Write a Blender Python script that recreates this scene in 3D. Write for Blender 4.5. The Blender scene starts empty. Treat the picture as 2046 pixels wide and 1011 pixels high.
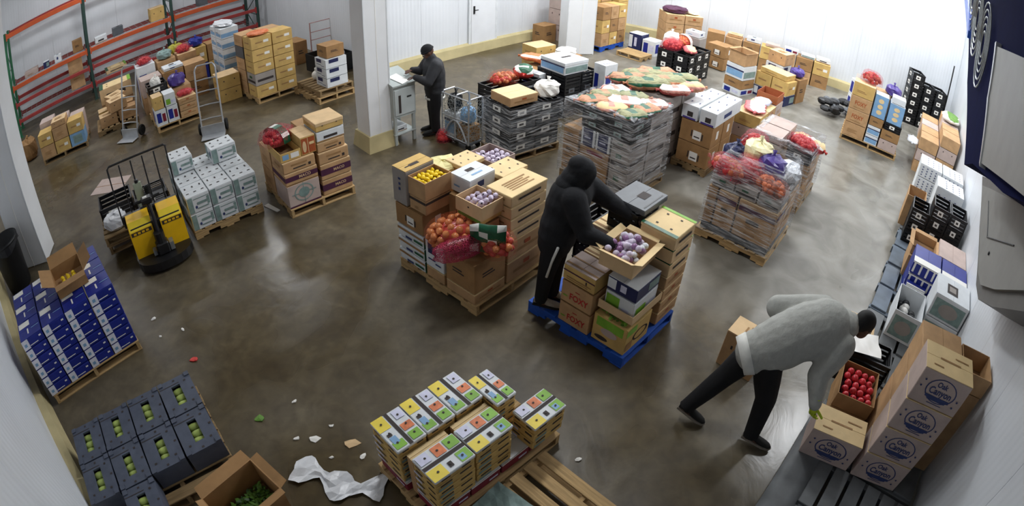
import bpy, bmesh, math, random
from mathutils import Vector, Matrix

RND = random.Random(11)
sc = bpy.context.scene
COL = sc.collection
PI = math.pi


def rad(a):
    return math.radians(a)


# ------------------------------------------------------------------ camera
cam_d = bpy.data.cameras.new('camera')
cam = bpy.data.objects.new('camera', cam_d)
COL.objects.link(cam)
sc.camera = cam
cam_d.type = 'PANO'
cam_d.panorama_type = 'FISHEYE_LENS_POLYNOMIAL'
cam_d.fisheye_fov = rad(175)
cam_d.sensor_fit = 'HORIZONTAL'
cam_d.sensor_width = 36.0
cam_d.fisheye_polynomial_k0 = 0.0
cam_d.fisheye_polynomial_k1 = -0.0476228514982186
cam_d.fisheye_polynomial_k2 = -0.0006102702497692486
cam_d.fisheye_polynomial_k3 = 5.680306892389228e-05
cam_d.fisheye_polynomial_k4 = -2.1710026271238095e-06
cam_d.clip_start = 0.02
PITCH, ROLL, CAM_H = 0.6351016, 0.0437917, 4.0
sp, cp = math.sin(PITCH), math.cos(PITCH)
_r, _u, _f = Vector((1, 0, 0)), Vector((0, sp, cp)), Vector((0, cp, -sp))
_r2 = math.cos(ROLL) * _r + math.sin(ROLL) * _u
_u2 = -math.sin(ROLL) * _r + math.cos(ROLL) * _u
m = Matrix((_r2, _u2, -_f)).transposed().to_4x4()
m.translation = (0, 0, CAM_H)
cam.matrix_world = m

# ------------------------------------------------------------------ light
world = bpy.data.worlds.new('world')
sc.world = world
world.use_nodes = True
world.node_tree.nodes['Background'].inputs[0].default_value = (0.75, 0.82, 0.95, 1)
world.node_tree.nodes['Background'].inputs[1].default_value = 0.12
LAMPS = [  # x, y, power   (rows of ceiling tubes, 5.4 m up)
    (0.0, 5.7, 105), (0.0, 11.6, 160), (2.8, 9.8, 150), (7.4, 12.2, 140),
    (10.6, 10.4, 140), (6.4, 6.6, 120), (2.6, 14.6, 120), (-10.2, 7.4, 65),
    (-10.4, 11.6, 70), (-6.2, 12.4, 80), (5.4, 14.6, 110),
]
for i, (x, y, pw) in enumerate(LAMPS):
    ld = bpy.data.lights.new('ceiling_tube_light', 'AREA')
    ld.shape = 'RECTANGLE'
    ld.size, ld.size_y = 1.5, 0.5
    ld.energy = pw
    ld.color = (0.95, 0.975, 1.0)
    lo = bpy.data.objects.new('ceiling_tube_light', ld)
    lo.location = (x, y, 5.4)
    lo.rotation_euler = (0, 0, rad(48))
    COL.objects.link(lo)
sc.view_settings.view_transform = 'Standard'
sc.view_settings.look = 'None'
sc.view_settings.gamma = 1.0
sc.view_settings.use_curve_mapping = False
sc.view_settings.exposure = 0.36
sc.cycles.use_denoising = True
sc.cycles.max_bounces = 8
sc.cycles.transparent_max_bounces = 24


# ------------------------------------------------------------------ materials
def lin(h):
    h = h.lstrip('#')
    c = [int(h[i:i + 2], 16) / 255 for i in (0, 2, 4)]
    return tuple(x / 12.92 if x <= 0.04045 else ((x + 0.055) / 1.055) ** 2.4 for x in c)


MATS = {}


def mat(name, hexcol, rough=0.65, var=0.12, scale=5.0, metal=0.0, bump=0.0, spec=0.4, stretch=(1, 1, 1)):
    if name in MATS:
        return MATS[name]
    c = lin(hexcol)
    mt = bpy.data.materials.new(name)
    mt.use_nodes = True
    nt = mt.node_tree
    b = nt.nodes['Principled BSDF']
    b.inputs['Roughness'].default_value = rough
    b.inputs['Metallic'].default_value = metal
    b.inputs['Specular IOR Level'].default_value = spec
    mt.diffuse_color = (*c, 1)
    if var > 0:
        tc = nt.nodes.new('ShaderNodeTexCoord')
        mp = nt.nodes.new('ShaderNodeMapping')
        mp.inputs['Scale'].default_value = stretch
        oi = nt.nodes.new('ShaderNodeObjectInfo')
        ad = nt.nodes.new('ShaderNodeVectorMath')
        ad.operation = 'ADD'
        nz = nt.nodes.new('ShaderNodeTexNoise')
        nz.inputs['Scale'].default_value = scale
        nz.inputs['Detail'].default_value = 4
        rp = nt.nodes.new('ShaderNodeValToRGB')
        lo = tuple(x * (1 - var) for x in c)
        hi = tuple(min(1, x * (1 + var)) for x in c)
        rp.color_ramp.elements[0].color = (*lo, 1)
        rp.color_ramp.elements[1].color = (*hi, 1)
        rp.color_ramp.elements[0].position = 0.3
        rp.color_ramp.elements[1].position = 0.7
        nt.links.new(tc.outputs['Object'], mp.inputs['Vector'])
        nt.links.new(mp.outputs[0], ad.inputs[0])
        nt.links.new(oi.outputs['Random'], ad.inputs[1])
        nt.links.new(ad.outputs[0], nz.inputs['Vector'])
        nt.links.new(nz.outputs['Fac'], rp.inputs[0])
        nt.links.new(rp.outputs[0], b.inputs['Base Color'])
        if bump > 0:
            bp = nt.nodes.new('ShaderNodeBump')
            bp.inputs['Strength'].default_value = bump
            bp.inputs['Distance'].default_value = 0.02
            nt.links.new(nz.outputs['Fac'], bp.inputs['Height'])
            nt.links.new(bp.outputs[0], b.inputs['Normal'])
    else:
        b.inputs['Base Color'].default_value = (*c, 1)
    MATS[name] = mt
    return mt


KRAFT = mat('kraft_cardboard', '#b8936a', 0.75, 0.14, 7)
KRAFT_D = mat('brown_cardboard', '#9c774d', 0.75, 0.14, 7)
KRAFT_L = mat('pale_cardboard', '#d6b78c', 0.75, 0.10, 6)
KRAFT_P = mat('pinkish_cardboard', '#b9a69e', 0.75, 0.10, 6)
KRAFT_G = mat('greyed_cardboard', '#9c958f', 0.75, 0.08, 6)
KRAFT_Y = mat('yellow_cardboard', '#c9a765', 0.75, 0.12, 6)
CREAM = mat('cream_lid_cardboard', '#e2c795', 0.7, 0.08, 6)
WHITEB = mat('white_cardboard', '#d9dde0', 0.55, 0.06, 8)
BLUEB = mat('blue_print', '#1c2a86', 0.45, 0.15, 8)
NAVY = mat('navy_print', '#232a55', 0.5, 0.1, 8)
SKYB = mat('sky_blue_print', '#7ea6cc', 0.5, 0.1, 8)
PURPLE = mat('purple_print', '#4c2440', 0.6, 0.12, 8)
VIOLET = mat('violet_plastic', '#4b3a86', 0.35, 0.2, 12)
INK = mat('dark_ink', '#3a3230', 0.7, 0.1, 10)
INKB = mat('blue_ink', '#34406e', 0.7, 0.1, 10)
REDINK = mat('red_ink', '#b02a2a', 0.6, 0.1, 10)
ORANGEINK = mat('orange_ink', '#a4512a', 0.6, 0.15, 10)
GREENINK = mat('green_print', '#7fb23a', 0.5, 0.15, 10)
TEAL = mat('grey_green_print', '#7e9591', 0.55, 0.2, 14)
DKGREEN = mat('dark_green_plastic', '#1f5a3e', 0.4, 0.3, 14)
YELLOWP = mat('yellow_print', '#ecd44c', 0.5, 0.08, 8)
LILAC = mat('lilac_print', '#cfd0e6', 0.5, 0.12, 16)
CRIMSON = mat('crimson_print', '#7b1f33', 0.55, 0.12, 8)
LABELW = mat('white_paper_label', '#eceae4', 0.6, 0.03, 10)
TAPE = mat('packing_tape', '#b08a58', 0.25, 0.05, 10, spec=0.6)
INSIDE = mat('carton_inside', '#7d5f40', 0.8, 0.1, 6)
BLACKP = mat('black_plastic', '#17181b', 0.42, 0.2, 10)
GREYC = mat('dark_grey_crate', '#4d5362', 0.55, 0.14, 10)
LIDGREY = mat('grey_lid_plastic', '#575b60', 0.45, 0.1, 10)
WOOD = mat('pallet_wood', '#b29467', 0.8, 0.25, 3, stretch=(1, 14, 14), bump=0.3)
WOODD = mat('old_pallet_wood', '#8d7552', 0.85, 0.3, 3, stretch=(1, 14, 14), bump=0.3)
BLUEW = mat('blue_pallet_paint', '#1b4fae', 0.6, 0.3, 4, bump=0.2)
PLATE = mat('grey_platform_plastic', '#696c6e', 0.6, 0.18, 5)
PLATEB = mat('blue_grey_platform_plastic', '#626d79', 0.6, 0.18, 5)
STEEL = mat('galvanised_steel', '#9ea3a4', 0.35, 0.12, 9, metal=0.6)
ALU = mat('brushed_aluminium', '#b9bcc0', 0.35, 0.08, 9, metal=0.5)
DARKM = mat('black_steel', '#1b1b1d', 0.4, 0.15, 9, spec=0.5)
RUBBER = mat('black_rubber', '#151515', 0.8, 0.1, 9)
YELLOWM = mat('yellow_truck_paint', '#f4c018', 0.4, 0.06, 6)
YELLOWL = mat('pale_yellow_truck_paint', '#f0d43a', 0.4, 0.06, 6)
ORANGEM = mat('orange_rack_paint', '#c2562d', 0.5, 0.12, 4)
REDM = mat('red_rack_paint', '#9c3a38', 0.5, 0.12, 4)
GREENM = mat('green_rack_paint', '#2f6a4a', 0.5, 0.12, 4)
DKGM = mat('dark_green_rack_paint', '#2f4640', 0.5, 0.12, 4)
DESK = mat('grey_desk_paint', '#a9b0ae', 0.5, 0.08, 5)
EVBLUE = mat('dark_blue_housing', '#0a1038', 0.9, 0.1, 5, spec=0.05)
EVLIT = mat('lit_blue_housing', '#3f6fe0', 0.3, 0.05, 5)  # lit, reflecting bit of the blue housing, put into the colour
EVGREY = mat('grey_housing_sheet', '#8b8b88', 0.5, 0.06, 5)
EVGREYD = mat('grey_pipe_cover', '#6b6a68', 0.5, 0.08, 5)
PAPER = mat('white_paper', '#f4f2ee', 0.6, 0.02, 10)
SKIN = mat('dark_skin', '#5a3d30', 0.55, 0.06, 20)
CLOTHK = mat('black_cloth', '#17181c', 0.85, 0.2, 14, bump=0.3)
CLOTHN = mat('charcoal_jacket_cloth', '#2b2c30', 0.75, 0.15, 12, bump=0.3)
CLOTHG = mat('light_grey_fleece', '#a7a8a3', 0.95, 0.07, 18, bump=0.4)
CLOTHW = mat('white_cloth', '#dcdcd6', 0.85, 0.05, 18)
TROUS = mat('black_trouser_cloth', '#121215', 0.85, 0.2, 14)
HAIR = mat('black_hair', '#0d0c0c', 0.7, 0.2, 30)
GLOVEY = mat('yellow_green_glove', '#b9cc2f', 0.7, 0.1, 14)
SHOEW = mat('light_shoe_leather', '#8b8378', 0.6, 0.2, 14)
ONION = mat('yellow_onion_skin', '#d18552', 0.3, 0.18, 16)
ONIONR = mat('red_onion_skin', '#b8443f', 0.32, 0.22, 16)
APPLE = mat('red_apple_skin', '#c0313a', 0.25, 0.25, 14)
LEMON = mat('lemon_skin', '#f2cf1e', 0.4, 0.08, 16)
GREENV = mat('pale_green_skin', '#a9bb66', 0.35, 0.2, 12)
LEAF = mat('leaf_green', '#5f8a35', 0.5, 0.3, 20)
LEAFD = mat('deep_leaf_green', '#3d5c2c', 0.5, 0.3, 20)
CARROT = mat('carrot_orange', '#d97a4a', 0.5, 0.25, 18)
GARLIC = mat('purple_white_garlic_skin', '#cfc3d6', 0.45, 0.2, 22)
REDV = mat('red_produce', '#c23a34', 0.4, 0.3, 18)
PINKV = mat('pink_produce', '#cf6a6c', 0.4, 0.3, 18)
CONC = mat('curb_concrete', '#b9ac82', 0.8, 0.12, 3, bump=0.2)
CLEARP = mat('wrinkled_white_plastic', '#d8dade', 0.3, 0.1, 12, bump=0.5)


def net_mat(name, hexcol, scale=60, cover=0.45):
    mt = bpy.data.materials.new(name)
    mt.use_nodes = True
    nt = mt.node_tree
    b = nt.nodes['Principled BSDF']
    b.inputs['Base Color'].default_value = (*lin(hexcol), 1)
    b.inputs['Roughness'].default_value = 0.4
    tr = nt.nodes.new('ShaderNodeBsdfTransparent')
    mx = nt.nodes.new('ShaderNodeMixShader')
    tc = nt.nodes.new('ShaderNodeTexCoord')
    vo = nt.nodes.new('ShaderNodeTexVoronoi')
    vo.feature = 'DISTANCE_TO_EDGE'
    vo.inputs['Scale'].default_value = scale
    lt = nt.nodes.new('ShaderNodeMath')
    lt.operation = 'LESS_THAN'
    lt.inputs[1].default_value = 0.1 * cover
    nt.links.new(tc.outputs['Object'], vo.inputs['Vector'])
    nt.links.new(vo.outputs['Distance'], lt.inputs[0])
    nt.links.new(lt.outputs[0], mx.inputs[0])
    nt.links.new(tr.outputs[0], mx.inputs[1])
    nt.links.new(b.outputs[0], mx.inputs[2])
    nt.links.new(mx.outputs[0], nt.nodes['Material Output'].inputs[0])
    return mt


NETR = net_mat('red_net', '#b8324a', 60, 0.5)
NETO = net_mat('orange_net', '#c8552c', 60, 0.22)
NETP = net_mat('crimson_net', '#a82a4a', 70, 1.1)
CAGEN = net_mat('wire_mesh', '#9aa0a0', 22, 0.6)


def film_mat():
    mt = bpy.data.materials.new('clear_stretch_film')
    mt.use_nodes = True
    nt = mt.node_tree
    b = nt.nodes['Principled BSDF']
    b.inputs['Base Color'].default_value = (0.75, 0.77, 0.8, 1)
    b.inputs['Roughness'].default_value = 0.22
    tr = nt.nodes.new('ShaderNodeBsdfTransparent')
    tr.inputs[0].default_value = (0.93, 0.94, 0.95, 1)
    mx = nt.nodes.new('ShaderNodeMixShader')
    tc = nt.nodes.new('ShaderNodeTexCoord')
    mp = nt.nodes.new('ShaderNodeMapping')
    mp.inputs['Scale'].default_value = (2.2, 2.2, 26)
    mp.inputs['Rotation'].default_value = (0.25, 0.2, 0)
    nz = nt.nodes.new('ShaderNodeTexNoise')
    nz.inputs['Scale'].default_value = 1.6
    nz.inputs['Detail'].default_value = 5
    nz.inputs['Distortion'].default_value = 0.6
    mr = nt.nodes.new('ShaderNodeMapRange')
    mr.inputs['From Min'].default_value = 0.45
    mr.inputs['From Max'].default_value = 0.68
    mr.inputs['To Min'].default_value = 0.05
    mr.inputs['To Max'].default_value = 0.62
    bp = nt.nodes.new('ShaderNodeBump')
    bp.inputs['Strength'].default_value = 0.7
    bp.inputs['Distance'].default_value = 0.03
    nt.links.new(tc.outputs['Object'], mp.inputs[0])
    nt.links.new(mp.outputs[0], nz.inputs['Vector'])
    nt.links.new(nz.outputs['Fac'], mr.inputs['Value'])
    nt.links.new(nz.outputs['Fac'], bp.inputs['Height'])
    nt.links.new(bp.outputs[0], b.inputs['Normal'])
    nt.links.new(mr.outputs[0], mx.inputs[0])
    nt.links.new(tr.outputs[0], mx.inputs[1])
    nt.links.new(b.outputs[0], mx.inputs[2])
    nt.links.new(mx.outputs[0], nt.nodes['Material Output'].inputs[0])
    return mt


FILM = film_mat()


def floor_mat():
    mt = bpy.data.materials.new('wet_stained_concrete')
    mt.use_nodes = True
    nt = mt.node_tree
    L = nt.links.new
    b = nt.nodes['Principled BSDF']
    tc = nt.nodes.new('ShaderNodeTexCoord')

    def noise(scale, detail, dist=0.0):
        n = nt.nodes.new('ShaderNodeTexNoise')
        n.inputs['Scale'].default_value = scale
        n.inputs['Detail'].default_value = detail
        n.inputs['Distortion'].default_value = dist
        L(tc.outputs['Object'], n.inputs['Vector'])
        return n

    def ramp(src, stops):
        r = nt.nodes.new('ShaderNodeValToRGB')
        while len(r.color_ramp.elements) < len(stops):
            r.color_ramp.elements.new(0.5)
        for e, (p, c) in zip(r.color_ramp.elements, stops):
            e.position = p
            e.color = (*c, 1) if len(c) == 3 else c
        L(src, r.inputs[0])
        return r
    big = noise(0.42, 3, 0.8)
    mid = noise(1.7, 8, 1.2)
    fine = noise(9, 8, 0.5)
    base = ramp(mid.outputs['Fac'], [(0.3, lin('#3c3322')), (0.5, lin('#534933')), (0.72, lin('#6c6149'))])
    stain = ramp(big.outputs['Fac'], [(0.38, lin('#483b25')), (0.62, lin('#6e6658'))])
    mx = nt.nodes.new('ShaderNodeMixRGB')
    mx.blend_type = 'MIX'
    mx.inputs[0].default_value = 0.45
    L(base.outputs[0], mx.inputs[1])
    L(stain.outputs[0], mx.inputs[2])
    fr = ramp(fine.outputs['Fac'], [(0.3, (0.72, 0.72, 0.72)), (0.7, (1.15, 1.15, 1.15))])
    mu = nt.nodes.new('ShaderNodeMixRGB')
    mu.blend_type = 'MULTIPLY'
    mu.inputs[0].default_value = 0.8
    L(mx.outputs[0], mu.inputs[1])
    L(fr.outputs[0], mu.inputs[2])
    # blend to a lighter, greyer tone towards the right-hand side
    sx = nt.nodes.new('ShaderNodeSeparateXYZ')
    L(tc.outputs['Object'], sx.inputs[0])
    a1 = nt.nodes.new('ShaderNodeMath')
    a1.operation = 'MULTIPLY_ADD'
    a1.inputs[1].default_value = 3.0
    L(big.outputs['Fac'], a1.inputs[0])
    L(sx.outputs['X'], a1.inputs[2])
    mr = nt.nodes.new('ShaderNodeMapRange')
    mr.inputs['From Min'].default_value = 2.9
    mr.inputs['From Max'].default_value = 4.8
    L(a1.outputs[0], mr.inputs['Value'])
    grey_tone = ramp(mid.outputs['Fac'], [(0.3, lin('#67645b')), (0.7, lin('#8b8880'))])
    mg = nt.nodes.new('ShaderNodeMixRGB')
    L(mr.outputs[0], mg.inputs[0])
    L(mu.outputs[0], mg.inputs[1])
    L(grey_tone.outputs[0], mg.inputs[2])
    L(mg.outputs[0], b.inputs['Base Color'])
    rr = ramp(big.outputs['Fac'], [(0.40, (0.24, 0.24, 0.24)), (0.60, (0.52, 0.52, 0.52))])
    L(rr.outputs[0], b.inputs['Roughness'])
    bp = nt.nodes.new('ShaderNodeBump')
    bp.inputs['Strength'].default_value = 0.25
    bp.inputs['Distance'].default_value = 0.02
    L(mid.outputs['Fac'], bp.inputs['Height'])
    L(bp.outputs[0], b.inputs['Normal'])
    return mt


def wall_mat(name, hexcol, ribs):
    mt = bpy.data.materials.new(name)
    mt.use_nodes = True
    nt = mt.node_tree
    L = nt.links.new
    b = nt.nodes['Principled BSDF']
    b.inputs['Roughness'].default_value = 0.38
    tc = nt.nodes.new('ShaderNodeTexCoord')
    nz = nt.nodes.new('ShaderNodeTexNoise')
    nz.inputs['Scale'].default_value = 0.9
    nz.inputs['Detail'].default_value = 5
    L(tc.outputs['Object'], nz.inputs['Vector'])
    rp = nt.nodes.new('ShaderNodeValToRGB')
    c = lin(hexcol)
    rp.color_ramp.elements[0].color = (*[x * 0.9 for x in c], 1)
    rp.color_ramp.elements[0].position = 0.3
    rp.color_ramp.elements[1].color = (*c, 1)
    rp.color_ramp.elements[1].position = 0.65
    L(nz.outputs['Fac'], rp.inputs[0])
    L(rp.outputs[0], b.inputs['Base Color'])
    wv = nt.nodes.new('ShaderNodeTexWave')
    wv.wave_type = 'BANDS'
    wv.bands_direction = 'X'
    wv.wave_profile = 'SIN'
    wv.inputs['Scale'].default_value = ribs
    L(tc.outputs['Object'], wv.inputs['Vector'])
    bp = nt.nodes.new('ShaderNodeBump')
    bp.inputs['Strength'].default_value = 0.25
    bp.inputs['Distance'].default_value = 0.01
    L(wv.outputs['Fac'], bp.inputs['Height'])
    L(bp.outputs[0], b.inputs['Normal'])
    return mt


WALLM = wall_mat('white_ribbed_wall_panel', '#dfe3e8', 3.2)
COLM = mat('white_column_cladding', '#e4e6e8', 0.4, 0.04, 2)
FLOORM = floor_mat()


# ------------------------------------------------------------------ mesh builder
class MB:
    def __init__(s):
        s.v, s.f, s.m, s.mats = [], [], [], []

    def mi(s, mt):
        if mt not in s.mats:
            s.mats.append(mt)
        return s.mats.index(mt)

    def quad(s, pts, mt):
        n = len(s.v)
        s.v += [tuple(p) for p in pts]
        s.f.append(tuple(range(n, n + len(pts))))
        s.m.append(s.mi(mt))

    def box(s, x0, y0, z0, x1, y1, z1, mt, rot=None):
        n = len(s.v)
        ps = [(x0, y0, z0), (x1, y0, z0), (x1, y1, z0), (x0, y1, z0), (x0, y0, z1), (x1, y0, z1), (x1, y1, z1), (x0, y1, z1)]
        if rot is not None:
            ps = [tuple(rot @ Vector(p)) for p in ps]
        s.v += ps
        for f in ((3, 2, 1, 0), (4, 5, 6, 7), (0, 1, 5, 4), (1, 2, 6, 5), (2, 3, 7, 6), (3, 0, 4, 7)):
            s.f.append(tuple(n + i for i in f))
            s.m.append(s.mi(mt))

    def bbox(s, x0, y0, z0, x1, y1, z1, mt, b=0.01):
        """box with chamfered edges"""
        bm = bmesh.new()
        bmesh.ops.create_cube(bm, size=1)
        for v in bm.verts:
            v.co = ((x0 + x1) / 2 + v.co.x * (x1 - x0), (y0 + y1) / 2 + v.co.y * (y1 - y0), (z0 + z1) / 2 + v.co.z * (z1 - z0))
        bmesh.ops.bevel(bm, geom=bm.edges[:], offset=b, segments=1, affect='EDGES')
        s.add_bm(bm, mt)

    def add_bm(s, bm, mt):
        n = len(s.v)
        bm.verts.ensure_lookup_table()
        for i, v in enumerate(bm.verts):
            v.index = i
            s.v.append(tuple(v.co))
        k = s.mi(mt)
        for f in bm.faces:
            s.f.append(tuple(n + v.index for v in f.verts))
            s.m.append(k)
        bm.free()

    def add_raw(s, vs, fs, mt):
        n = len(s.v)
        s.v += [tuple(v) for v in vs]
        k = s.mi(mt)
        for f in fs:
            s.f.append(tuple(n + i for i in f))
            s.m.append(k)

    def tube(s, pts, r, mt, n=8, caps=True, radii=None):
        pts = [Vector(p) for p in pts]
        base = len(s.v)
        k = s.mi(mt)
        up = None
        for i, p in enumerate(pts):
            d = (pts[min(i + 1, len(pts) - 1)] - pts[max(i - 1, 0)]).normalized()
            if up is None:
                up = d.orthogonal().normalized()
            else:
                up = (up - d * up.dot(d))
                up = up.normalized() if up.length > 1e-6 else d.orthogonal().normalized()
            w = d.cross(up)
            rr = radii[i] if radii else r
            for j in range(n):
                a = 2 * PI * j / n
                s.v.append(tuple(p + (up * math.cos(a) + w * math.sin(a)) * rr))
        for i in range(len(pts) - 1):
            for j in range(n):
                a, b = base + i * n + j, base + i * n + (j + 1) % n
                s.f.append((a, b, b + n, a + n))
                s.m.append(k)
        if caps:
            s.f.append(tuple(base + j for j in range(n))[::-1])
            s.m.append(k)
            e = base + (len(pts) - 1) * n
            s.f.append(tuple(e + j for j in range(n)))
            s.m.append(k)

    def ball(s, c, rx, ry, rz, mt, seg=10, ring=7, rot=None):
        n = len(s.v)
        k = s.mi(mt)
        c = Vector(c)
        for i in range(ring + 1):
            t = PI * i / ring
            for j in range(seg):
                a = 2 * PI * j / seg
                p = Vector((rx * math.sin(t) * math.cos(a), ry * math.sin(t) * math.sin(a), rz * math.cos(t)))
                if rot is not None:
                    p = rot @ p
                s.v.append(tuple(c + p))
        for i in range(ring):
            for j in range(seg):
                a, b = n + i * seg + j, n + i * seg + (j + 1) % seg
                s.f.append((a, a + seg, b + seg, b))
                s.m.append(k)

    def lathe(s, prof, mt, n=20, c=(0, 0, 0)):
        base = len(s.v)
        k = s.mi(mt)
        for (r, z) in prof:
            for j in range(n):
                a = 2 * PI * j / n
                s.v.append((c[0] + r * math.cos(a), c[1] + r * math.sin(a), c[2] + z))
        for i in range(len(prof) - 1):
            for j in range(n):
                a, b = base + i * n + j, base + i * n + (j + 1) % n
                s.f.append((a, b, b + n, a + n))
                s.m.append(k)

    def mesh(s, name, smooth=False):
        me = bpy.data.meshes.new(name)
        me.from_pydata(s.v, [], s.f)
        for mt in s.mats:
            me.materials.append(mt)
        me.polygons.foreach_set('material_index', s.m)
        if smooth:
            me.polygons.foreach_set('use_smooth', [True] * len(s.f))
        me.update()
        return me

    def build(s, name, parent=None, smooth=False):
        return link(name, s.mesh(name, smooth), parent)


def link(name, me, parent=None):
    o = bpy.data.objects.new(name, me)
    COL.objects.link(o)
    if parent is not None:
        o.parent = parent
    return o


def empty(name, loc=(0, 0, 0), rz=0.0):
    o = bpy.data.objects.new(name, None)
    COL.objects.link(o)
    o.location = loc
    o.rotation_euler = (0, 0, rz)
    o.empty_display_size = 0.1
    return o


def tag(o, label, cat, group=None, kind=None):
    o['label'] = label
    o['category'] = cat
    if group:
        o['group'] = group
    if kind:
        o['kind'] = kind
    return o


def struct(o):
    o['kind'] = 'structure'
    return o


class Stack:
    """a local frame on the floor: u runs away to the right, v away to the left"""

    def __init__(s, x, y, yaw):
        s.x, s.y, s.t = x, y, rad(yaw)
        s.c, s.s = math.cos(s.t), math.sin(s.t)

    def w(s, u, v, z=0.0):
        return (s.x + s.c * u - s.s * v, s.y + s.s * u + s.c * v, z)

    def put(s, o, u, v, z, rot=0.0):
        o.location = s.w(u, v, z)
        o.rotation_euler = (0, 0, s.t + rot)
        return o


# ------------------------------------------------------------------ text as flat mesh
TXT = {}


def text_mesh(body):
    if body not in TXT:
        cu = bpy.data.curves.new('lettering', 'FONT')
        cu.body = body
        cu.align_x, cu.align_y = 'CENTER', 'CENTER'
        cu.resolution_u = 2
        cu.offset = 0.022
        o = bpy.data.objects.new('lettering', cu)
        COL.objects.link(o)
        dg = bpy.context.evaluated_depsgraph_get()
        me = bpy.data.meshes.new_from_object(o.evaluated_get(dg))
        vs = [tuple(v.co) for v in me.vertices]
        fs = [tuple(p.vertices) for p in me.polygons]
        bpy.data.objects.remove(o)
        bpy.data.meshes.remove(me)
        w = max(v[0] for v in vs) - min(v[0] for v in vs)
        TXT[body] = (vs, fs, w)
    return TXT[body]


def ellipse(rx, ry, n=20):
    return [(rx * math.cos(2 * PI * i / n), ry * math.sin(2 * PI * i / n)) for i in range(n)]


# face frames of a box du x dv x dz centred in u,v with its base at z=0 : origin, right, up, normal
def face_frame(face, du, dv, dz):
    if face == 'u0':     # looks towards -u ; right = towards -v
        return Vector((-du / 2, dv / 2, 0)), Vector((0, -1, 0)), Vector((0, 0, 1)), Vector((-1, 0, 0)), dv, dz
    if face == 'v0':     # looks towards -v ; right = +u
        return Vector((-du / 2, -dv / 2, 0)), Vector((1, 0, 0)), Vector((0, 0, 1)), Vector((0, -1, 0)), du, dz
    if face == 'u1':
        return Vector((du / 2, -dv / 2, 0)), Vector((0, 1, 0)), Vector((0, 0, 1)), Vector((1, 0, 0)), dv, dz
    if face == 'v1':
        return Vector((du / 2, dv / 2, 0)), Vector((-1, 0, 0)), Vector((0, 0, 1)), Vector((0, 1, 0)), du, dz
    if face == 'top':    # seen with +u to the right
        return Vector((-du / 2, -dv / 2, dz)), Vector((1, 0, 0)), Vector((0, 1, 0)), Vector((0, 0, 1)), du, dv
    if face == 'topv':   # seen from -u : right = -v, up = +u
        return Vector((-du / 2, dv / 2, dz)), Vector((0, -1, 0)), Vector((1, 0, 0)), Vector((0, 0, 1)), dv, du


def prints(mb, items, du, dv, dz, off=0.0025):
    """items: ('rect', face, x0, y0, x1, y1, mat) fractions | ('text', face, body, cx, cy, width_fraction, mat) | ('oval', face, cx, cy, rx, ry, mat)"""
    for k, it in enumerate(items):
        o, r, u, n, W, H = face_frame(it[1], du, dv, dz)
        if it[0] == 'rect':
            _, _, x0, y0, x1, y1, mt = it
            d = n * (off + 0.0006 * k)
            mb.quad([o + d + r * x0 * W + u * y0 * H, o + d + r * x1 * W + u * y0 * H, o + d + r * x1 * W + u * y1 * H, o + d + r * x0 * W + u * y1 * H], mt)
        elif it[0] == 'oval':
            _, _, cx, cy, rx, ry, mt = it
            d = n * (off + 0.0006 * k)
            mb.quad([o + d + r * (cx + x) * W + u * (cy * H + y * H) for x, y in ellipse(rx, ry)], mt)
        elif it[0] == 'ring':
            _, _, cx, cy, rx, ry, th, mt = it
            d = n * (off + 0.0006 * k)
            A, B = ellipse(rx, ry, 24), ellipse(rx - th, ry - th * rx / ry if False else ry * (rx - th) / rx, 24)
            for i in range(24):
                j = (i + 1) % 24
                mb.quad([o + d + r * (cx + p[0]) * W + u * (cy + p[1]) * H for p in (A[i], A[j], B[j], B[i])], mt)
        elif it[0] == 'text':
            _, _, body, cx, cy, wf, mt = it[:7]
            hs = it[7] if len(it) > 7 else 1.0
            vs, fs, w = text_mesh(body)
            sc_ = wf * W / w
            d = n * (off + 0.0006 * k)
            mb.add_raw([o + d + r * (cx * W + x * sc_) + u * (cy * H + y * sc_ * hs) for x, y, _ in vs], fs, mt)


MESHES = {}


def cached(key, fn):
    if key not in MESHES:
        MESHES[key] = fn()
    return MESHES[key]


R3 = lambda *a: tuple(round(x, 3) for x in a)


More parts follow.
